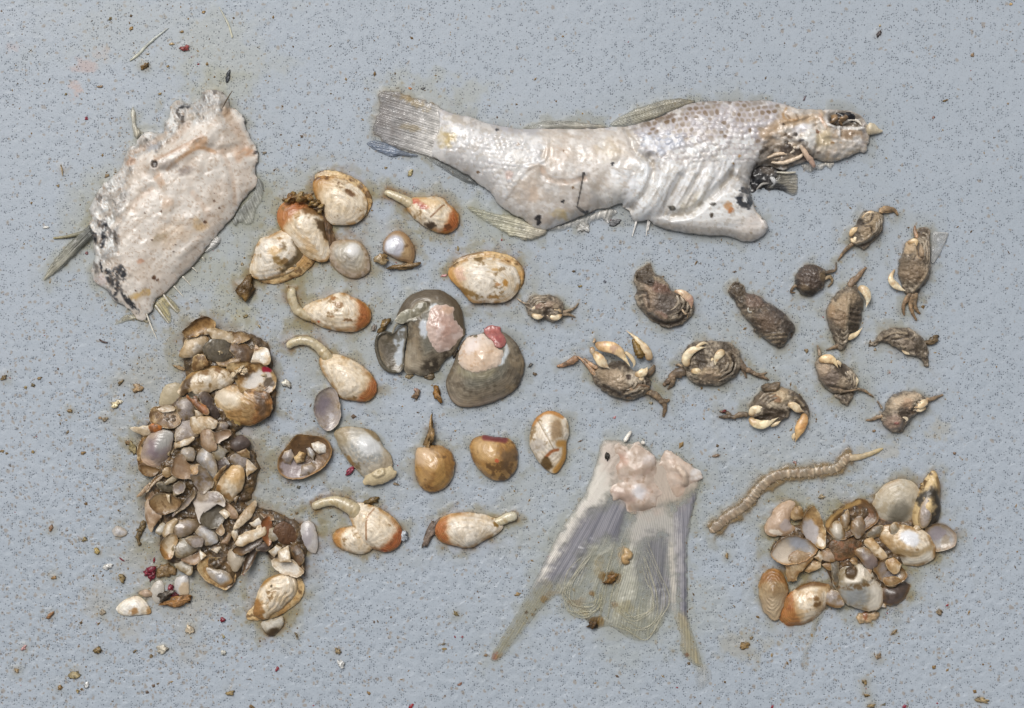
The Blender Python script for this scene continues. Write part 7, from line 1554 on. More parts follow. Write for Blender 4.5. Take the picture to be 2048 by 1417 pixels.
t = crab('biggest claw crab with a stout tan claw raised over its belly', *one(K1, 620, 1050))
crab_body(t, K1([(380, 1050), (385, 990), (430, 950), (500, 945), (560, 900), (640, 900), (720, 960), (800, 1000), (860, 1040), (885, 1110), (860, 1180), (780, 1225), (690, 1245), (600, 1225), (500, 1180), (420, 1120)]), 26, 503, legs=[(.52, .22)], extra=both(lumps(K1, [(560, 1060, 30, 18, 15, 3, (170, 144, 112)), (600, 1040, 14, 12, 0, 2, (190, 166, 134)), (720, 1040, 16, 12, -30, 2, (206, 190, 166)), (570, 900, 18, 12, 0, -8, (96, 84, 66)), (690, 1040, 5, 5, 0, -5, (84, 64, 62)), (460, 1010, 16, 10, 40, 2, (150, 126, 94))]), folds(K1, [([(660, 1170), (760, 1120), (860, 1100)], 4, -5), ([(640, 1200), (760, 1150), (870, 1140)], 3.5, 4), ([(480, 1120), (600, 1180), (700, 1215)], 4, -3)])))
claw(t, K1([(398, 740), (450, 765), (530, 775), (600, 810), (650, 870), (690, 925), (705, 950)]), [6, 12, 14.5, 12.5, 8, 5.5, 2], [30, 33, 35, 36, 35, 34, 33], (222, 180, 130), (240, 222, 186), finger=(K1([(655, 815), (700, 850), (735, 900), (738, 935), (722, 957)]), [3, 4, 4, 3.2, 1.6], [31, 32, 32, 31, 30]), spots=((150, 110, 112), .35))
claw(t, K1([(385, 815), (420, 860), (470, 920), (525, 965)]), [6, 11, 12, 5], [24, 27, 28, 27], (224, 192, 138), (230, 220, 200), name='claw_arm')
claw(t, K1([(370, 770), (372, 810), (378, 850)]), [6, 7, 5], [25, 26, 24], (140, 112, 84), name='claw_joint')
claw(t, K1([(878, 895), (868, 840), (835, 780), (790, 730), (740, 680), (690, 640), (668, 622)]), [8, 10, 9.5, 7, 5, 3.5, 2], [18, 20, 20, 19, 16, 13, 11], (214, 196, 168), (222, 196, 150))
tube('claw_weed', K1([(730, 700), (760, 760), (790, 830), (800, 880)]), [3, 6, 8, 7], M_MUSH, t, (128, 100, 44), (96, 76, 40), z=[12, 14, 16, 14], noise=.4, mott=.3)
claw(t, K1([(745, 1015), (790, 1010), (835, 985), (858, 950)]), [5, 9, 10, 5], [26, 28, 27, 24], (228, 208, 172), (232, 214, 178), name='claw_arm')
claw(t, K1([(765, 1065), (800, 1050), (830, 1020)]), [5, 8, 5], [22, 24, 22], (222, 202, 166), name='claw_arm')
for p, r_ in [([(420, 1040), (350, 960), (300, 900), (240, 855)], 6), ([(245, 860), (190, 900), (130, 930), (58, 945)], 9), ([(420, 960), (350, 920), (300, 870)], 5.5)]:
    leg(t, K1(p), r_, (150, 114, 76) if r_ < 8 else (128, 92, 58))
leg(t, K1([(640, 1210), (750, 1195), (850, 1175), (900, 1200), (960, 1250)]), 7, (140, 112, 78)); leg(t, K1([(870, 1170), (950, 1210), (1010, 1280), (1015, 1330), (1000, 1395)]), 8, (116, 94, 66)); leg(t, K1([(700, 1150), (800, 1110), (880, 1130)]), 6, (124, 96, 66), z=[24, 20, 14]); leg(t, K1([(850, 1020), (900, 980), (925, 930)]), 9, (104, 84, 58)); leg(t, K1([(960, 1260), (1030, 1250), (1060, 1235)]), 6, (124, 100, 70))
leg(t, K1([(380, 740), (395, 710), (388, 695)]), 3.5, (150, 124, 90))

t = crab('crab with two ivory claws hugging its round body, right of the biggest claw crab', 1415, 728)
crab_body(t, [(1364, 728), (1366, 706), (1382, 688), (1408, 682), (1435, 683), (1462, 688), (1477, 702), (1482, 724), (1476, 745), (1458, 762), (1430, 773), (1400, 772), (1376, 758)], 28, 504, legs=[(.55, .22)], extra=both(lumps(K3, [(60, 430, 20, 8, 10, 3, (176, 150, 116)), (-40, 420, 14, 10, 0, 3, (196, 170, 128)), (40, 470, 22, 9, 5, 2, (160, 134, 104)), (-40, 330, 10, 18, 10, -4, (84, 70, 54)), (190, 330, 10, 22, 20, 1, (96, 78, 56)), (160, 215, 12, 8, 0, 2, (70, 58, 44))]), folds(K3, [([(170, 280), (200, 340), (190, 420)], 3.5, 4), ([(220, 300), (230, 380), (180, 450)], 3, -4), ([(90, 430), (150, 470), (200, 460)], 3, 3)])))
claw(t, K1([(1215, 945), (1195, 900), (1205, 850), (1250, 805), (1310, 785), (1385, 772)]), [7, 10, 11, 9.5, 6, 2], [29, 31, 32, 33, 33, 32], (238, 220, 184), (240, 226, 196), finger=(K1([(1285, 775), (1320, 750), (1360, 738), (1395, 752)]), [2.5, 3.2, 3, 1.6], [30, 30, 29, 28]))
claw(t, K3([(150, 255), (105, 285), (80, 330), (62, 400)]), [8, 10, 6, 2], [34, 36, 35, 33], (238, 220, 184), (236, 222, 192), finger=(K3([(60, 310), (45, 340), (40, 385)]), [3, 3.5, 1.5], [32, 32, 31]))
claw(t, K1([(1240, 985), (1290, 985), (1340, 975)]), [5, 8, 5], [28, 31, 30], (226, 200, 152), name='claw_arm')
leg(t, K1([(1200, 985), (1120, 1010), (1060, 1060), (1000, 1115)]), 12, (108, 88, 66), noise=.45); leg(t, K1([(1100, 1040), (1080, 1100), (1040, 1150)]), 6, (112, 92, 66), noise=.45); leg(t, K1([(1180, 950), (1130, 930), (1110, 940)]), 4)
leg(t, K3([(250, 330), (320, 390), (400, 440), (470, 470), (525, 495)]), 7, (118, 96, 72), noise=.5); leg(t, K3([(260, 300), (300, 380), (340, 480)]), 6, (120, 98, 74), noise=.5); leg(t, K3([(390, 440), (450, 450), (510, 430)]), 4, (120, 100, 76), noise=.4)

t = crab('sprawled crab with one ivory claw below and one orange claw stretched down', 1547, 808)
crab_body(t, K3([(352, 790), (365, 710), (400, 640), (450, 590), (520, 560), (600, 545), (690, 570), (770, 610), (830, 680), (850, 760), (835, 800), (770, 770), (700, 740), (690, 790), (620, 830), (550, 850), (470, 840), (400, 830)]), 25, 505, legs=[(.10, .16)], extra=both(lumps(K3, [(600, 630, 20, 14, 20, 3, (216, 188, 144)), (540, 690, 12, 8, 0, 2, (224, 204, 170)), (560, 640, 12, 7, 20, 2, (140, 92, 46)), (640, 570, 10, 8, 0, 2, (190, 160, 118)), (470, 640, 22, 14, -30, 1, (96, 78, 56)), (560, 770, 22, 10, 0, -5, (120, 98, 72)), (780, 660, 18, 18, 40, -2, (86, 70, 50)), (470, 800, 16, 6, -15, -8, (56, 44, 34))]), folds(K3, [([(680, 640), (740, 640), (800, 700)], 4, 4)])))
g = Field(K3([(455, 560), (470, 530), (560, 512), (605, 515), (600, 560), (560, 590), (490, 595)]), 1.5, rough=1.5, seed=520)
g.base((112, 92, 66)).tone(1 + .2 * g.n(6, 1)); g.Z = 9 * g.edge(6) + 1.5 * g.n(6, 3); g.build('shell_plate', M_CRAB, t, solid=8, zoff=20)
claw(t, K3([(370, 790), (385, 745), (430, 730), (490, 725)]), [6, 10, 10, 5], [20, 23, 25, 24], (234, 214, 176), name='claw_arm')
claw(t, K3([(362, 800), (395, 840), (460, 858), (520, 840), (565, 815), (598, 795)]), [5, 10, 11, 8, 5, 1.8], [15, 17, 18, 19, 20, 20], (240, 220, 178), (238, 224, 190), finger=(K3([(530, 868), (580, 850), (618, 825)]), [3.5, 4, 1.6], [13, 14, 15]))
claw(t, K3([(665, 685), (710, 700), (760, 735), (800, 750)]), [6, 9, 10, 5], [26, 26, 24, 20], (228, 206, 166), name='claw_arm')
claw(t, K3([(800, 765), (805, 810), (785, 860), (765, 910), (750, 960), (735, 1005)]), [6, 11, 13.5, 12, 8, 3], [14, 16, 17, 16, 13, 9], (214, 166, 112), (224, 190, 136), finger=(K3([(740, 930), (722, 960), (728, 995)]), [4, 4, 1.8], [10, 9, 7]), spots=((176, 116, 64), .6))
leg(t, K3([(350, 780), (290, 775), (230, 800), (180, 760), (115, 750)]), 6.5, (104, 86, 62), noise=.45); leg(t, K3([(210, 790), (160, 795), (110, 795)]), 5, (92, 76, 56), noise=.5)
tag(clod('red_scrap', *one(K3, 150, 752), 2.8, (104, 48, 46), M_SOFT, None, 521, 1.5, .3, .5, z=5), 'dark red speck on the left leg tip of the sprawled crab', 'scrap', 'red scraps')

t = crab('upright oval crab with an ivory claw at the top and a flat tail flap', 1675, 755)
crab_body(t, K3([(908, 430), (905, 350), (940, 300), (1000, 292), (1060, 310), (1110, 350), (1180, 395), (1235, 450), (1252, 510), (1235, 570), (1170, 605), (1080, 605), (1000, 570), (940, 510)]), 25, 506, legs=[(.45, .2)], extra=both(lumps(K3, [(1020, 470, 26, 20, 30, 2, (112, 94, 80)), (960, 400, 12, 16, 20, 2, (200, 172, 138)), (1120, 520, 12, 10, 0, 2, (176, 154, 124)), (1110, 400, 14, 10, 40, -4, (78, 64, 48)), (1080, 570, 16, 8, 10, 1, (150, 124, 92))]), folds(K3, [([(1100, 580), (1180, 575), (1240, 560)], 3, 3), ([(1010, 540), (1100, 560), (1200, 590)], 3, -3)])))
claw(t, K3([(920, 340), (960, 322), (1010, 322), (1050, 350), (1078, 398)]), [6, 10, 11, 7, 2], [28, 30, 31, 30, 28], (238, 206, 160), (236, 212, 168), finger=(K3([(1062, 335), (1090, 360), (1095, 388)]), [3, 4, 1.8], [28, 28, 27]))
claw(t, K3([(1178, 450), (1205, 470), (1228, 505), (1230, 548)]), [2, 5, 7, 2.5], [22, 23, 22, 18], (236, 218, 184))
crab_body(t, K3([(1060, 620), (1120, 605), (1220, 590), (1222, 620), (1180, 690), (1130, 695)]), 7, 5061, name='tail_flap')
leg(t, K3([(940, 300), (930, 250), (918, 208)]), 5, (132, 112, 86)); leg(t, K3([(1235, 565), (1300, 580), (1340, 605), (1382, 636)]), 3.8, (128, 104, 74)); leg(t, K3([(1090, 590), (1170, 580), (1240, 570)]), 3, (140, 116, 86), z=[22, 20, 14])

t = crab('pale bellied crab with a smooth pinkish bulge, lowest of the crabs at right', 1797, 832)
crab_body(t, K3([(1462, 730), (1490, 660), (1550, 610), (1640, 585), (1720, 592), (1790, 620), (1825, 670), (1800, 725), (1740, 770), (1690, 810), (1640, 870), (1600, 915), (1540, 925), (1480, 880), (1445, 830), (1448, 780)]), 24, 507, legs=[(.30, .18)], extra=lumps(K3, [(1660, 640, 26, 10, -20, 3, (214, 186, 150)), (1560, 680, 18, 12, -30, 3, (206, 180, 146)), (1640, 700, 10, 14, 0, 2, (190, 150, 112)), (1525, 840, 20, 16, -30, 5, (176, 144, 122)), (1620, 760, 12, 10, 40, -3, (112, 94, 78)), (1550, 845, 5, 3, 0, 1, (150, 74, 60)), (1640, 800, 10, 12, 30, -2, (96, 80, 62)), (1700, 740, 9, 6, -30, -4, (90, 62, 34))]))
claw(t, K3([(1815, 665), (1780, 680), (1740, 705), (1695, 718)]), [6, 9, 8, 2.5], [22, 24, 25, 25], (240, 222, 190), (232, 206, 164))
claw(t, K3([(1800, 715), (1750, 735), (1690, 740)]), [4, 6, 2.5], [18, 20, 22], (214, 192, 156), name='claw_arm'); claw(t, K3([(1570, 830), (1610, 805), (1640, 815), (1600, 850)]), [3, 4, 4, 2], [24, 25, 23, 22], (206, 186, 160))
leg(t, K3([(1800, 655), (1850, 650), (1900, 630), (1952, 614)]), 5.5, (142, 116, 84)); leg(t, K3([(1450, 785), (1400, 800), (1360, 820), (1315, 822)]), 5, (150, 122, 88)); leg(t, K3([(1445, 730), (1425, 690), (1408, 662)]), 3, (110, 92, 70)); leg(t, K3([(1450, 800), (1400, 790)]), 3, (190, 166, 132))

t = crab('flattened shaggy crab like a brown wing with a thin white stripe', 1806, 690)
crab_body(t, K3([(1320, 195), (1370, 190), (1410, 150), (1450, 105), (1520, 70), (1600, 60), (1680, 75), (1750, 125), (1800, 180), (1822, 250), (1820, 320), (1825, 385), (1800, 380), (1760, 320), (1700, 300), (1640, 275), (1570, 235), (1500, 195), (1430, 190), (1380, 210)]), 17, 508,
          both(lumps(K3, [(1740, 200, 12, 12, 20, 1, (70, 58, 42)), (1640, 190, 18, 10, 20, 1, (150, 132, 112))]), folds(K3, [([(1420, 170), (1520, 110), (1640, 110)], 3, 3), ([(1480, 170), (1560, 140), (1650, 160)], 3, 3), ([(1500, 190), (1540, 220), (1620, 230)], 3, 3), ([(1450, 150), (1550, 160), (1680, 130)], 2.5, -3)])))
claw(t, K3([(1605, 245), (1640, 272), (1700, 282)]), [1.5, 3.6, 2.5], [15, 14, 12], (206, 184, 150))
tag(clod('mud_crumb', *one(K3, 1848, 175), 8, (104, 86, 60), M_MUSH, None, 531, 1.6, .3, .4), 'brown crumb off the right shoulder of the flattened shaggy crab', 'crumb')

t = crab('long crab standing on end with a big ivory crescent claw and pointed top', 1690, 632)
crab_body(t, K2([(1012, 890), (1040, 820), (1080, 770), (1150, 710), (1200, 680), (1255, 690), (1270, 740), (1300, 790), (1305, 880), (1295, 960), (1265, 1040), (1200, 1070), (1175, 1110), (1170, 1180), (1130, 1215), (1090, 1180), (1070, 1120), (1040, 1030), (1015, 950)]), 25, 509, legs=[(.62, .2)], extra=both(lumps(K2, [(1050, 890, 9, 15, 10, 3, (176, 138, 92)), (1130, 860, 12, 26, 10, 3, (178, 148, 108)), (1240, 900, 14, 30, 10, -2, (112, 96, 74)), (1200, 800, 10, 16, 20, 2, (164, 138, 104)), (1120, 960, 14, 16, 0, 2, (140, 112, 80)), (1230, 1030, 12, 8, 0, -5, (62, 52, 38))]), folds(K2, [([(1200, 880), (1250, 890), (1290, 880)], 2.5, -3), ([(1195, 920), (1245, 930), (1290, 930)], 2.5, -3), ([(1190, 960), (1240, 975), (1280, 970)], 2.5, -3), ([(1180, 780), (1170, 900), (1150, 1050)], 4, 4)])))
claw(t, K2([(1258, 708), (1300, 722), (1330, 760), (1338, 810), (1322, 872)]), [6, 10, 10, 7, 2], [22, 24, 24, 22, 19], (238, 220, 184), (242, 230, 204))
claw(t, K3([(1150, 155), (1190, 140), (1240, 112), (1290, 60)]), [5, 7, 5, 1.5], [14, 15, 13, 10], (222, 200, 160), (236, 214, 176))
leg(t, K2([(1190, 700), (1230, 650), (1280, 600), (1336, 540)]), 9, (120, 96, 70)); leg(t, K3([(1120, 190), (1060, 225), (990, 250)]), 5, (118, 96, 68))

t = crab('dark little beetle like crab seen from its back with two hooked legs', 1621, 562)
crab_body(t, K2([(758, 630), (775, 585), (815, 545), (880, 522), (950, 535), (1000, 570), (1012, 620), (990, 690), (950, 740), (890, 775), (835, 765), (780, 715)]), 22, 510, lumps(K2, [(880, 620, 24, 22, 30, 2, (84, 66, 54)), (850, 740, 9, 8, 0, 1, (50, 42, 36)), (980, 620, 8, 10, 0, 1, (130, 104, 62)), (830, 710, 10, 6, 20, 2, (132, 108, 74))]), pal=((84, 70, 58), (52, 43, 36), (122, 102, 78)))
leg(t, K2([(985, 590), (1040, 578), (1085, 560), (1092, 498)]), 4.5, (84, 68, 48)); leg(t, K2([(990, 640), (1040, 620), (1060, 660), (1025, 702)]), 4.5, (128, 108, 76)); leg(t, K2([(785, 690), (750, 700), (728, 740), (765, 745)]), 4, (104, 84, 58))

t = crab('dark slug shaped muddy crab with a small white ring on its shell', 1525, 628)
crab_body(t, K2([(228, 740), (245, 690), (290, 660), (350, 690), (380, 740), (450, 760), (540, 820), (640, 890), (720, 960), (755, 1010), (750, 1070), (730, 1110)]) + K3([(715, 90), (690, 150), (650, 210), (610, 232), (560, 215), (480, 155), (400, 85)]) + K2([(440, 1040), (370, 960), (320, 880), (270, 810)]), 28, 511,
          both(lumps(K2, [(600, 900, 18, 22, 30, 1, (80, 72, 70)), (430, 820, 22, 14, 20, 2, (120, 94, 78)), (690, 1020, 16, 14, 0, 1, (66, 56, 48)), (300, 720, 14, 12, 0, -6, (108, 88, 58)), (520, 980, 26, 20, 30, 1, (112, 88, 66))]), folds(K3, [([(480, 130), (560, 120), (640, 110)], 3, 3), ([(500, 160), (580, 150), (660, 140)], 3, 3), ([(540, 190), (600, 180)], 3, 3)])), pal=((100, 84, 66), (62, 52, 41), (146, 124, 96)))
ringp = [(one(K2, 393, 885)[0] + 4.2 * math.cos(a), one(K2, 393, 885)[1] + 4.8 * math.sin(a)) for a in np.linspace(0, 6.1, 9)]
tube('worm_ring', ringp, 1.7, M_CLAW, t, (190, 186, 176), z=24, noise=.15)

t = crab('slim pale striped crab nearest the fish head with a hooked leg at each end', 1737, 460)
crab_body(t, K2([(1198, 290), (1225, 230), (1260, 170), (1290, 115), (1350, 85), (1420, 90), (1462, 130), (1472, 190), (1450, 260), (1400, 330), (1340, 385), (1320, 408), (1270, 385), (1215, 360)]), 22, 512, legs=[(.42, .22)], extra=both(lumps(K2, [(1350, 170, 12, 16, 20, 2, (176, 152, 116)), (1330, 260, 12, 18, 30, 2, (160, 134, 98)), (1410, 170, 8, 22, 10, 2, (170, 144, 106)), (1270, 180, 8, 6, 0, -5, (64, 52, 38))]), folds(K2, [([(1290, 155), (1340, 110), (1405, 108)], 3, 4), ([(1300, 200), (1350, 180), (1380, 130)], 2.5, -3), ([(1240, 350), (1320, 330), (1400, 250)], 3, 4), ([(1260, 375), (1350, 350), (1430, 260)], 3, -4), ([(1310, 220), (1350, 220), (1370, 270)], 2.5, -3)])))
claw(t, K2([(1200, 300), (1215, 260), (1245, 235), (1268, 222)]), [4, 7, 6, 2], [18, 20, 21, 20], (222, 192, 146), (230, 206, 166)); claw(t, K2([(1205, 310), (1225, 335), (1245, 300), (1262, 250)]), [4, 5, 4, 1.5], [17, 18, 19, 19], (226, 204, 166))
claw(t, K2([(1290, 155), (1320, 125), (1365, 105), (1405, 112)]), [2, 4, 4.5, 2], [20, 22, 22, 20], (196, 168, 128))
leg(t, K2([(1430, 100), (1490, 75), (1550, 80), (1590, 128)]), 8, (140, 112, 74)); leg(t, K2([(1225, 355), (1180, 390), (1140, 440), (1104, 492)]), 5.5, (128, 102, 68)); leg(t, K2([(1440, 90), (1500, 95), (1560, 95)]), 5, (150, 122, 84))

t = crab('tall narrow crab with an ivory claw at its left side and trailing legs below', 1826, 540)
crab_body(t, K2([(1585, 570), (1600, 490), (1630, 430), (1640, 360), (1680, 325), (1740, 300), (1740, 240), (1790, 215), (1840, 240), (1842, 320), (1850, 420), (1848, 540), (1830, 640), (1780, 710), (1720, 765), (1650, 755), (1610, 680)]), 24, 513, legs=[(.42, .24)], extra=both(lumps(K2, [(1660, 380, 14, 14, -20, 3, (206, 172, 126)), (1690, 580, 26, 22, 10, 2, (142, 116, 84)), (1750, 430, 9, 14, 0, 3, (182, 150, 110)), (1800, 440, 7, 14, 0, 2, (164, 134, 98)), (1790, 260, 10, 11, 0, -4, (112, 90, 62)), (1640, 520, 14, 12, 0, 1, (112, 94, 70))]), folds(K2, [([(1700, 740), (1770, 660), (1820, 560)], 3, 4), ([(1720, 765), (1790, 690)], 3, -3), ([(1700, 330), (1710, 420), (1690, 470)], 3, 4), ([(1740, 360), (1740, 450), (1770, 470)], 2.5, -4)])))
claw(t, K2([(1560, 560), (1530, 610), (1530, 650), (1565, 690), (1610, 720), (1650, 735)]), [2, 5, 8, 9, 8, 4], [12, 14, 15, 15, 15, 14], (238, 214, 172), (240, 228, 200)); claw(t, K2([(1655, 350), (1700, 335), (1725, 340), (1705, 400), (1690, 465)]), [4, 6, 5, 3.5, 1.5], [21, 23, 24, 24, 23], (216, 186, 142), (230, 208, 170))
leg(t, K2([(1735, 310), (1725, 260), (1722, 205)]), 5.5, (150, 112, 76)); leg(t, K2([(1690, 750), (1650, 810), (1630, 870), (1640, 930)]), 6.5, (128, 100, 66)); leg(t, K2([(1710, 750), (1690, 830), (1700, 900), (1740, 972)]), 6.5, (138, 108, 70)); leg(t, K2([(1730, 745), (1720, 830), (1740, 890), (1770, 918)]), 6, (120, 96, 64))
f = Field(K2([(1868, 270), (1920, 262), (1992, 264), (1985, 300), (1950, 380), (1910, 460), (1870, 512), (1850, 485), (1860, 380)]), 1.5, seed=530, rough=1)
f.base((196, 196, 194)); f.A = np.clip(.34 + .15 * f.n(26, 1, 2) + .5 * sm(3, 0, f.d), 0, .9); f.Z = 3 + 2.5 * f.edge(6) + 1.5 * f.n(14, 2); f.paint(f.ell(*one(K2, 1915, 325), 3, 3), (240, 240, 240), .9); f.Wt[:] = 1
o = f.build('clear_film', M_FILM, None, solid=1.2, zoff=1); tag(o, 'clear glassy scrap of film leaning by the tall narrow crab', 'film')

# ------------------------------------------------------------------ bits and crumbs on the deck
tube('bone_splinter', T1([(950, 448), (1010, 400), (1080, 330), (1165, 258), (1235, 205)]), [1.6, 2.6, 2.6, 2.2, .8], M_FILM, None, (198, 196, 176), (184, 190, 188), z=1.6, flat=.4, noise=.2, alpha=.75)
tag(bpy.context.scene.objects['bone_splinter'], 'pale straight bone splinter slanting on the deck at the upper left', 'bone')
o = tube('hair_bone', T1([(1600, 50), (1640, 120), (1675, 190), (1700, 280)]), [.8, 1.6, 1.8, 1.6], M_FILM, None, (196, 196, 184), (206, 202, 178), z=2, flat=.5, noise=.15)
tag(o, 'thin pale needle bone near the top edge above the fish flank', 'bone')
o = tube('hook_hair', L1([(703, 278), (720, 293), (745, 302), (764, 304)]), [1.5, 2, 1.8, 1], M_MUSH, None, (70, 52, 46), z=1.8)
tag(o, 'short dark curved hair like bit on bare deck at the left', 'bristle')
o = tube('twig', A_([(1052, 115), (1035, 140), (1015, 175), (1000, 205)]), [.8, 1.2, 1.3, .8], M_MUSH, None, (86, 70, 46), z=26)
tag(o, 'fine brown twig lying on the top end of the fish flank', 'twig')
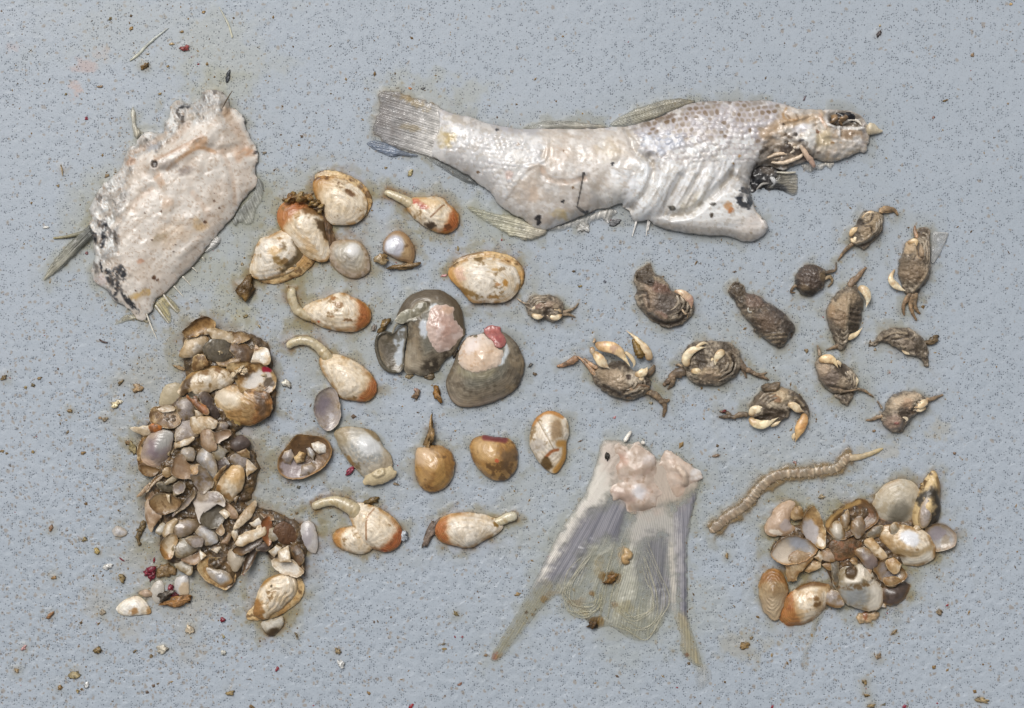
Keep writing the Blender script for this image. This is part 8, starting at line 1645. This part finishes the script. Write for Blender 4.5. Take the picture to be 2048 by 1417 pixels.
for name, c, x, y, r_, col, asp, an, lab, cat, grp in [
    ('mud_crumb', T1, 1062, 485, 11, (118, 84, 34), 1.2, .5, 'angular mustard brown crumb just right of the bone splinter foot', 'crumb', None),
    ('red_scrap', T1, 1350, 355, 9, (160, 66, 62), 1.5, .2, 'soft red lump on the deck above the fish flank', 'scrap', 'red scraps'),
    ('red_scrap', T1, 634, 867, 4.5, (140, 20, 40), 1.2, .6, 'bright crimson dot on bare deck at the upper left', 'scrap', 'red scraps'),
    ('black_flake', T1, 1670, 560, 7, (52, 56, 62), 1.8, 1.3, 'black tear shaped flake above the fish flank', 'flake', None),
    ('mud_crumb', T1, 1655, 570, 3, (90, 90, 90), 1.2, 0, 'grey speck touching the black tear shaped flake', 'crumb', None),
    ('mud_crumb', T1, 962, 208, 5, (156, 118, 56), 1.4, .5, 'ochre crumb high above the bone splinter', 'crumb', None),
    ('mud_crumb', T1, 1328, 236, 5, (140, 110, 56), 1.5, .2, 'olive crumb over the soft red lump', 'crumb', None),
    ('mud_crumb', T1, 806, 142, 4.5, (130, 112, 70), 1.4, .9, 'dull crumb near the top edge left of the bone splinter', 'crumb', None),
    ('mud_crumb', T1, 1490, 92, 4.5, (156, 120, 60), 1.1, .3, 'ochre crumb left of the thin needle bone', 'crumb', None),
    ('mud_crumb', T1, 1226, 487, 4, (140, 108, 50), 1.3, .2, 'small olive crumb right of the angular mustard crumb', 'crumb', None),
    ('orange_scrap', T1, 1252, 325, 5, (206, 176, 128), 1.4, .1, 'pale orange shred left of the soft red lump', 'scrap', None),
    ('mud_crumb', T1, 732, 634, 5, (158, 128, 96), 1.6, .2, 'tan crumb beneath the pinkish smear', 'crumb', None),
    ('mud_crumb', T1, 1168, 692, 4.5, (156, 130, 80), 1.4, .2, 'tan crumb left of the top of the fish flank', 'crumb', None),
    ('mud_crumb', T1, 482, 692, 4, (130, 108, 56), 1.1, .9, 'olive crumb at the foot of the left pink smear', 'crumb', None),
    ('dark_flake', crop(1500, 0, 3.737), 962, 255, 7, (52, 36, 36), 1.9, 1.1, 'glossy dark brown seed like flake at the upper right', 'flake', None),
    ('mud_crumb', crop(1500, 0, 3.737), 970, 195, 4, (200, 180, 140), 1.2, .2, 'cream crumb touching the dark seed like flake', 'crumb', None),
    ('mud_crumb', crop(1500, 0, 3.737), 1662, 413, 5, (150, 120, 86), 1.1, .2, 'tan crumb at the right under the top corner', 'crumb', None),
    ('mud_crumb', crop(1500, 0, 3.737), 1462, 752, 4.5, (124, 96, 52), 2, .3, 'oblong brown crumb right of the fish jaw', 'crumb', None),
    ('mud_crumb', crop(1500, 0, 3.737), 1950, 33, 4.5, (206, 168, 108), 1.1, .2, 'orange crumb in the top right corner', 'crumb', None),
    ('mud_crumb', crop(1500, 0, 3.737), 1372, 880, 4, (140, 96, 84), 1.4, 1.1, 'reddish crumb just off the fish jaw tip', 'crumb', None),
    ('mud_crumb', crop(1500, 0, 3.737), 405, 740, 4, (96, 76, 84), 2.4, 1.2, 'dark upright sliver above the fish head', 'sliver', None),
    ('mud_crumb', L1, 30, 552, 8, (106, 84, 46), 1.3, .6, 'dark brown crumb at the left edge level with the heap top', 'crumb', None),
    ('mud_crumb', L1, 232, 604, 5.5, (96, 80, 46), 1.0, .6, 'round dark crumb left of the heap, lower of a close pair', 'crumb', None),
    ('mud_crumb', L1, 280, 556, 5, (130, 104, 60), 1.4, .3, 'brown crumb, upper of a close pair left of the heap', 'crumb', None),
    ('mud_crumb', L1, 182, 620, 4.5, (150, 128, 80), 1.2, 1.2, 'olive crumb left of the round dark crumb', 'crumb', None),
    ('mud_crumb', L1, 500, 787, 7, (118, 92, 50), 1.1, .3, 'chunky brown crumb alone left of the middle heap', 'crumb', None),
    ('mud_crumb', L1, 742, 850, 6.5, (122, 104, 76), 1.4, .1, 'dull brown crumb below the shell bit left of the heap', 'crumb', None),
    ('mud_crumb', L1, 710, 836, 4.5, (150, 120, 86), 1.1, .8, 'tan crumb beside the dull brown crumb left of the heap', 'crumb', None),
    ('mud_crumb', L1, 858, 582, 7, (110, 88, 50), 1.9, .8, 'branched dark crumb above the shell bit left of the heap', 'crumb', None),
    ('mud_clot', L1, 975, 628, 14, (146, 116, 76), 1.2, .4, 'flat brown clot left of the upper heap', 'crumb', None),
    ('shell_bit', L1, 822, 740, 10, (214, 196, 150), 1.3, .2, 'cream crumpled shell bit on deck left of the heap', 'shell bit', None),
    ('shell_bit', L1, 845, 720, 7, (228, 214, 184), 1.8, -.2, 'white sliver on top of the cream crumpled shell bit', 'shell bit', None),
    ('mud_crumb', L1, 1268, 480, 9, (152, 120, 76), 2.6, -.3, 'long brown smear like crumb left of the heap shoulder', 'crumb', None),
    ('mud_crumb', L1, 12, 1072, 5, (136, 108, 62), 1.3, .3, 'brown crumb at the very left edge, left of a twin', 'crumb', None),
    ('mud_crumb', L1, 48, 1088, 4.5, (130, 104, 62), 1.3, .3, 'brown crumb near the left edge, right of a twin', 'crumb', None),
    ('mud_crumb', L1, 235, 1078, 4.5, (150, 120, 64), 1.1, .3, 'mustard crumb midway down the left side', 'crumb', None),
    ('mud_crumb', L1, 590, 1085, 6, (140, 108, 62), 1.4, .4, 'brown crumb left of the lower heap with a pale neighbour', 'crumb', None),
    ('mud_crumb', L1, 478, 938, 4, (130, 110, 80), 1.4, 1.0, 'thin brown crumb in the open deck left of the heap', 'crumb', None),
    ('mud_clot', L1, 940, 1050, 15, (150, 132, 86), .6, .3, 'ragged olive clot at the foot of the big mauve oval', 'crumb', None),
    ('mud_clot', L1, 915, 1010, 7, (120, 88, 44), 1.1, .3, 'rust spot on the left of the ragged olive clot', 'crumb', None),
    ('mud_crumb', L2, 300, 168, 7, (140, 104, 72), 1.5, 1.1, 'reddish brown crumb at the left below the heap waist', 'crumb', None),
    ('mud_crumb', L2, 498, 235, 7, (140, 120, 76), 1.2, .2, 'olive crumb left of the lone small grey valve', 'crumb', None),
    ('mud_crumb', L2, 568, 300, 8, (160, 136, 72), 1.1, 1.2, 'mustard crumb above the white square chip', 'crumb', None),
    ('white_chip', L2, 632, 390, 8, (222, 220, 214), 1.2, .5, 'white square chip left of the crimson clot', 'shell bit', 'white chips on bare deck'),
    ('mud_crumb', L2, 715, 455, 12, (132, 108, 62), .7, .2, 'jagged brown crumb below left of the crimson clot', 'crumb', None),
    ('mud_crumb', L2, 316, 455, 7, (140, 104, 56), 1.3, .3, 'brown crumb left of the jagged brown crumb', 'crumb', None),
    ('mud_crumb', L2, 295, 675, 8, (150, 104, 62), 1.7, .8, 'forked rusty crumb at the lower left', 'crumb', None),
    ('mud_crumb', L2, 575, 880, 11, (112, 88, 44), 1.2, .4, 'largest dark crumb on the lower left deck', 'crumb', None),
    ('mud_crumb', L2, 98, 998, 7, (150, 124, 84), 1.3, .3, 'tan crumb near the lower left corner', 'crumb', None),
    ('mud_crumb', L2, 350, 1100, 8, (130, 98, 50), 1.2, .9, 'brown crumb low at the left with an orange base', 'crumb', None),
    ('mud_crumb', L2, 455, 1120, 6, (146, 124, 76), .9, .3, 'olive crumb low at the left beside the orange based one', 'crumb', None),
    ('mud_clot', L2, 440, 1020, 12, (150, 132, 90), 1.3, .5, 'loose mustard clot with a white chip at the lower left', 'crumb', None),
    ('white_chip', L2, 505, 1082, 7, (216, 216, 214), 1.2, 1.0, 'white chip below the loose mustard clot', 'shell bit', 'white chips on bare deck'),
    ('mud_crumb', L2, 885, 915, 5, (116, 92, 50), 1.1, .2, 'small round brown crumb under the pale ghost shell', 'crumb', None),
    ('mud_crumb', L2, 790, 885, 5, (126, 104, 66), 1.3, .9, 'brown crumb left of the pale ghost shell', 'crumb', None),
    ('ghost_shell', L2, 955, 870, 13, (206, 196, 176), 1.2, .2, 'pale broken ghost of a shell under the scattered shells', 'shell bit', None),
    ('white_chip', L2, 1308, 895, 8, (212, 210, 198), .8, .2, 'upright white chip below the glossy dark red bead', 'shell bit', 'white chips on bare deck'),
    ('white_chip', L2, 1995, 965, 11, (226, 226, 222), .8, .3, 'large white chip right of the lower clams', 'shell bit', 'white chips on bare deck'),
    ('mud_crumb', L2, 1975, 885, 10, (136, 114, 76), 1.1, -.8, 'brown crumb above the large white chip', 'crumb', None),
    ('red_scrap', L2, 1622, 990, 5.5, (130, 22, 34), 1.3, 1.1, 'small glossy red bead at the bottom, left of the large white chip', 'scrap', 'red scraps'),
    ('pink_scrap', L2, 140, 865, 6.5, (190, 140, 136), 1.3, 1.2, 'soft pink scrap at the lower left edge', 'scrap', None),
    ('mud_crumb', L2, 1350, 1130, 9, (136, 112, 64), 1.3, .4, 'mustard brown crumb at the bottom edge middle left', 'crumb', None),
    ('mud_crumb', L2, 1735, 790, 7, (130, 110, 72), .6, .2, 'upright brown crumb right of the grey broken valve', 'crumb', None),
    ('mud_clot', L2, 1110, 760, 12, (186, 168, 140), .8, .2, 'pale tan wisp below the thin milky valve', 'crumb', None),
    ('mud_crumb', L2, 1310, 800, 6, (176, 160, 110), .7, .4, 'pale yellow crumb right of the pale tan wisp', 'crumb', None),
    ('mud_crumb', L2, 1475, 1210, 6, (110, 80, 34), 1.4, -.4, 'dark brown crumb at the bottom edge', 'crumb', None),
    ('mud_crumb', L2, 600, 660, 8, (166, 150, 126), 1.4, .2, 'greyish tan clot left of the flat white valve', 'crumb', None),
    ('mud_crumb', L2, 502, 25, 5, (116, 84, 40), 1.1, .2, 'dark brown crumb left of the big mauve oval', 'crumb', None),
    ('mud_crumb', crop(700, 1100, 4.469), 945, 572, 7, (124, 104, 58), 1.3, -.6, 'olive crumb left of the tail fin tip', 'crumb', None),
    ('mud_crumb', crop(700, 1100, 4.469), 838, 840, 5, (120, 110, 90), 1.4, .2, 'grey brown crumb, upper of a pair left of the tail fin tip', 'crumb', None),
    ('mud_crumb', crop(700, 1100, 4.469), 840, 886, 5, (160, 130, 70), 1.6, .1, 'ochre crumb, lower of a pair left of the tail fin tip', 'crumb', None),
    ('mud_crumb', crop(700, 1100, 4.469), 170, 1280, 5.5, (124, 94, 48), 1.1, 1.2, 'brown crumb near the bottom below the siphoned clam', 'crumb', None),
    ('red_scrap', crop(700, 1100, 4.469), 548, 1402, 6, (140, 10, 20), 1.6, .9, 'bright red strip cut off by the bottom edge', 'scrap', 'red scraps'),
    ('red_scrap', crop(700, 1100, 4.469), 1004, 777, 3.4, (130, 50, 60), 1.1, .2, 'tiny red dot left of the tail fin tip', 'scrap', 'red scraps'),
    ('mud_crumb', crop(700, 1100, 4.469), 1215, 940, 5, (130, 100, 66), 1.2, .2, 'brown crumb touching the tip of the left tail fin strip', 'crumb', None),
    ('mud_crumb', crop(700, 1100, 4.469), 1500, 395, 6, (156, 124, 72), 1.5, .2, 'tan crumb along the left edge of the severed tail', 'crumb', None),
    ('rust_crumb', crop(700, 1100, 4.469), 982, 1200, 4.5, (150, 100, 76), 1.6, .2, 'rusty crumb at the bottom between bead and tail', 'crumb', None),
    ('mud_clot', L3, 285, 605, 11, (128, 98, 50), 1.2, .4, 'mustard brown clot on the deck below the severed tail', 'crumb', None),
    ('mud_crumb', L3, 322, 560, 5, (130, 110, 76), 1.1, .5, 'small crumb above the mustard brown clot', 'crumb', None),
    ('mud_crumb', L3, 1125, 675, 8, (142, 118, 88), 1.1, .4, 'tan crumb under the middle of the right heap', 'crumb', None),
    ('mud_crumb', L3, 1040, 835, 7.5, (118, 94, 50), 1.3, -.9, 'dark olive crumb near the bottom below the right heap', 'crumb', None),
    ('mud_crumb', L3, 1052, 920, 6.5, (128, 100, 52), 1.5, .1, 'mustard crumb at the bottom under the dark olive crumb', 'crumb', None),
    ('mud_crumb', L3, 1085, 985, 9, (128, 106, 66), 1.5, .1, 'brown clot cut by the bottom edge at the right', 'crumb', None),
    ('red_scrap', L3, 1290, 990, 5, (140, 24, 50), 1.2, .9, 'crimson scrap at the bottom edge on the right', 'scrap', 'red scraps'),
    ('red_scrap', L3, 455, 992, 4.5, (140, 24, 40), 1.2, .9, 'crimson scrap at the bottom edge under the severed tail', 'scrap', 'red scraps'),
    ('mud_crumb', L3, 1512, 392, 9, (140, 118, 86), 1.2, -.5, 'brown crumb right of the right heap', 'crumb', None),
    ('mud_crumb', L3, 1480, 740, 6, (130, 98, 46), 1.1, .6, 'ochre brown crumb at the lower right', 'crumb', None),
    ('mud_crumb', L3, 1222, 525, 8, (152, 126, 88), 1.5, .7, 'tan crumb below the soft tan scrap', 'crumb', None),
    ('mud_clot', L3, 1780, 950, 11, (146, 124, 84), 1.8, -.3, 'brown smear like clot in the bottom right corner', 'crumb', None),
    ('mud_crumb', L3, 1162, 978, 5, (90, 82, 58), 1.2, .4, 'small dark crumb at the bottom edge beside the brown clot', 'crumb', None),
    ('mud_crumb', L3, 708, 540, 5, (156, 124, 72), .8, .3, 'ochre crumb on the slime trail below the right heap', 'crumb', None),
    ('mud_crumb', K4, 118, 115, 7, (136, 110, 86), 1.8, .2, 'brown crumb above the head of the worm', 'crumb', None),
    ('mud_crumb', K4, 195, 845, 7, (140, 110, 62), .8, .4, 'ochre crumb right of the severed tail', 'crumb', None),
    ('mud_crumb', K4, 882, 415, 8, (160, 140, 106), 1.3, .3, 'pale tan crumb between the worm and right heap', 'crumb', None),
    ('mud_crumb', K4, 1850, 97, 4.5, (126, 96, 70), 1.0, .3, 'brown crumb far right level with the worm tip', 'crumb', None),
    ('mud_crumb', K4, 690, 165, 5, (150, 110, 100), 1.2, .3, 'pinkish brown speck on the upper edge of the worm', 'crumb', None),
    ('mud_crumb', K3, 830, 255, 6, (128, 104, 66), .9, .3, 'brown crumb left of the upright oval crab', 'crumb', None),
    ('mud_crumb', K3, 1395, 245, 4.5, (150, 128, 100), 1.1, .3, 'tan crumb under the flattened shaggy crab', 'crumb', None),
    ('mud_crumb', K3, 1385, 912, 4.5, (142, 110, 76), 1.1, .3, 'tan crumb below the pale bellied crab', 'crumb', None),
    ('mud_crumb', K1, 486, 195, 4.5, (80, 84, 96), 1.0, .7, 'slate grey speck left of the large dark crab', 'crumb', None),
    ('mud_crumb', K1, 263, 236, 4.5, (150, 124, 62), 1.6, .3, 'mustard crumb above the tiny round crab', 'crumb', None),
    ('mud_crumb', K1, 892, 1270, 5, (160, 146, 116), 1.2, .2, 'greenish bubble like crumb under the leg of the biggest claw crab', 'crumb', None),
    ('pink_scrap', K1, 572, 1398, 4, (190, 116, 116), 1.2, .6, 'pink speck below the biggest claw crab', 'scrap', None),
    ('mud_crumb', E_, 780, 610, 5, (150, 126, 72), .6, .1, 'mustard crumb above the big pale clam', 'crumb', None),
    ('pink_scrap', E_, 655, 850, 5, (196, 132, 128), 1.6, .2, 'pinkish smudge at the left end of the big pale clam', 'scrap', None),
    ('mud_crumb', D_, 100, 805, 4.5, (150, 126, 86), 1, .1, 'tan crumb above the round soft brown blob', 'crumb', None),
    ('mud_crumb', D_, 125, 1225, 6, (130, 110, 62), 1.5, .6, 'olive crumb left of the bent siphon clam', 'crumb', None),
    ('mud_crumb', D_, 238, 1310, 5, (160, 140, 104), .7, .7, 'tan crumb under the bent siphon clam', 'crumb', None),
    ('white_chip', F_, 125, 822, 13, (230, 222, 204), 1.2, -.3, 'thick white chip left of the clam pointing down', 'shell bit', 'white chips on bare deck'),
    ('mud_crumb', G_, 190, 710, 5, (90, 86, 72), 1.1, .3, 'dark round speck below the open brown clam', 'crumb', None),
    ('mud_crumb', G_, 835, 690, 6, (130, 110, 84), 1.7, -.2, 'brown crumb under the curled yellowish flap', 'crumb', None),
    ('mud_crumb', G_, 180, 880, 4.5, (126, 100, 60), 1.1, .3, 'brown crumb between the open clam and the siphoned clam', 'crumb', None),
    ('tissue_scrap', B_, 385, 705, 7, (172, 156, 106), 1.4, .8, 'yellowish scrap on the deck below the fish tail', 'tissue', None),
    ('mud_crumb', B_, 195, 668, 4, (140, 116, 70), 1.2, .1, 'brown speck below the blue grey lobe of the fish tail', 'crumb', None),
    ('mud_crumb', B_, 380, 65, 4, (200, 120, 60), 1.3, -.4, 'orange speck above the fish tail', 'crumb', None),
    ('mud_crumb', B_, 475, 65, 5, (84, 84, 84), 1.4, .2, 'grey speck above the fish tail', 'crumb', None),
    ('foam_clot', B_, 1690, 1120, 14, (222, 218, 210), 1.5, -.3, 'white frothy clot on deck under the fish belly', 'tissue', None),
    ('foam_clot', B_, 1870, 1060, 7, (226, 224, 220), 1.6, -.9, 'little white frothy shred beside the frothy clot', 'tissue', None),
    ('dark_clot', B_, 1930, 1080, 10, (96, 96, 98), 1.5, .3, 'dark grey clot on deck under the fish waist', 'tissue', None),
    ('mud_crumb', A_, 1205, 430, 5, (110, 96, 76), 1.3, .5, 'dark speck right of the fish flank', 'crumb', None),
    ('mud_crumb', A_, 398, 545, 6, (140, 112, 70), 1.2, .5, 'brown crumb at the upper left edge of the fish flank', 'crumb', None),
    ('mud_crumb', A_, 292, 945, 5, (120, 70, 70), 1.3, .5, 'reddish crumb under the left fin of the fish flank', 'crumb', None),
    ('mud_crumb', A_, 145, 598, 5, (150, 126, 84), 1.0, 1.2, 'tan crumb left of the fish flank', 'crumb', None),
    ('white_chip', A_, 84, 810, 6, (216, 214, 206), 1.8, .1, 'white sliver left of the fish flank fin', 'shell bit', 'white chips on bare deck'),
    ('mud_clot', A_, 165, 515, 8, (178, 152, 112), .35, .2, 'upright tan streak left of the fish flank', 'crumb', None),
]:
    X_, Y_ = one(c, x, y)
    soft = name in ('red_scrap', 'orange_scrap', 'pink_scrap', 'tissue_scrap', 'foam_clot')
    mat = M_SOFT if soft else (M_SHELL if name in ('white_chip', 'shell_bit', 'ghost_shell') else M_MUSH)
    o = clod(name, X_, Y_, r_ * (.52 if name == 'mud_crumb' else .6), [q * .84 + 26 for q in col], mat, None, int(x * 7 + y) % 9973, asp, an, .18 if 'clot' in name or name in ('ghost_shell', 'pink_scrap') else .32)
    tag(o, lab, cat, grp)
    if not name in ('white_chip',) and r_ > 6: stain([(X_ + r_ * .7 * math.cos(a), Y_ + r_ * .7 * math.sin(a)) for a in np.linspace(0, 5.5, 8)], 6, .5, (140, 118, 84))
# foot of slime below the right heap, clear skin at the tail tip
o = fin('slime_trail', L3([(820, 350), (790, 400), (740, 480), (720, 560), (690, 640), (680, 760), (640, 740), (650, 640), (690, 570), (700, 500), (740, 420), (790, 350)]), L3([(740, 340), (830, 360)]), L3([(640, 760), (690, 760)]), 3, None, (170, 160, 130), (196, 192, 180), .5, .2, 1.5, 601, rough=2.5)
tag(o, 'thin yellowish slime trail running down from the right heap', 'slime', None, None)
o = fin('clear_skin', H_([(1160, 1300), (1210, 1290), (1240, 1340), (1210, 1400), (1170, 1417), (1150, 1360)]), H_([(1150, 1300), (1220, 1290)]), H_([(1150, 1417), (1230, 1410)]), 3, None, (206, 204, 196), (210, 210, 206), .35, .15, 1.5, 602, rough=2.5)
tag(o, 'clear shred of skin below the right strip of the severed tail', 'skin')

# silt: uncountable tiny grains
gr = np.random.default_rng(99)
V, F, C = [], [], []
octv = np.array([(1, 0, 0), (0, 1, 0), (-1, 0, 0), (0, -1, 0), (0, 0, .8), (0, 0, -.2)])
octf = [(0, 1, 4, 4), (1, 2, 4, 4), (2, 3, 4, 4), (3, 0, 4, 4)]
cen = [(330, 980, 200, 260, 420), (300, 130, 260, 120, 170), (1750, 1170, 200, 140, 180), (1250, 1100, 180, 180, 120), (1600, 700, 240, 160, 160), (650, 800, 260, 280, 240), (860, 250, 160, 120, 70), (350, 420, 220, 220, 160), (1000, 1300, 900, 90, 260)]
pts = np.concatenate([np.stack([gr.normal(a, c, n), gr.normal(b, d, n)], 1) for a, b, c, d, n in cen] + [np.stack([gr.uniform(-60, 2110, 500), gr.uniform(-60, 1480, 500)], 1)])
for (x, y) in pts:
    if not (-80 < x < 2130 and -80 < y < 1500): continue
    r_ = 0.7 + gr.gamma(1.4, .55)
    cc = [(128, 100, 58), (150, 122, 78), (104, 84, 56), (164, 138, 96), (112, 92, 74)][gr.integers(5)] if gr.random() > .03 else (150, 50, 56)
    b0 = len(V)
    a0 = gr.uniform(0, 6.28); el = gr.uniform(.6, 1.6)
    for p in octv:
        q = np.array([p[0] * el, p[1] / el]) * r_ * gr.uniform(.7, 1.3)
        V.append(((x + q[0] * math.cos(a0) - q[1] * math.sin(a0) - CX) * S, (CY - y - q[0] * math.sin(a0) - q[1] * math.cos(a0)) * S, p[2] * r_ * S + .1 * S))
        C.append(tuple(lin(rgb(cc))) + (1,))
    for t_ in octf: F.append([b0 + t_[0], b0 + t_[1], b0 + t_[2], b0 + t_[2]])
Fq = np.array(F)
me = bpy.data.meshes.new('silt')
me.from_pydata(V, [], [tuple(q[:3]) for q in F])
a = me.color_attributes.new('Col', 'FLOAT_COLOR', 'POINT'); a.data.foreach_set('color', np.array(C, np.float32).ravel())
w = me.attributes.new('wet', 'FLOAT', 'POINT'); w.data.foreach_set('value', np.full(len(V), .4, np.float32))
me.materials.append(M_MUSH)
o = bpy.data.objects.new('silt', me); COL.objects.link(o); tag(o, 'fine brown silt grains scattered over the deck', None, None, 'stuff')
for it in [(172, 135, 28, 18, (186, 158, 148), .55), (200, 110, 20, 16, (190, 168, 156), .4), (151, 180, 13, 20, (190, 162, 150), .6), (28, 96, 16, 12, (186, 160, 152), .35), (440, 100, 110, 90, (168, 168, 152), .35), (440, 180, 90, 60, (160, 158, 132), .35), (300, 60, 260, 90, (172, 176, 172), .3),
           (330, 420, 190, 200, (160, 158, 134), .30), (560, 470, 220, 190, (158, 158, 138), .34), (420, 760, 190, 160, (158, 150, 124), .36), (420, 1000, 210, 240, (152, 142, 114), .36), (350, 1200, 190, 90, (164, 156, 138), .4), (870, 190, 120, 50, (166, 164, 142), .35), (1000, 440, 120, 60, (166, 168, 150), .3),
           (700, 640, 190, 160, (162, 162, 146), .26), (1050, 600, 140, 60, (160, 160, 148), .2), (1240, 1120, 220, 240, (164, 166, 154), .26), (1580, 1000, 210, 110, (160, 158, 142), .26), (1480, 1290, 60, 40, (156, 146, 116), .4), (1700, 1120, 230, 150, (160, 158, 144), .25), (1560, 700, 260, 190, (164, 166, 158), .2), (440, 395, 60, 40, (160, 160, 130), .3), (455, 600, 60, 60, (164, 160, 120), .35), (480, 640, 40, 30, (170, 160, 110), .35), (1880, 860, 30, 26, (168, 160, 138), .4), (1760, 900, 60, 20, (170, 160, 136), .4), (480, 870, 40, 40, (140, 80, 70), .12)]:
    SMEARS.append(it)
make_deck()
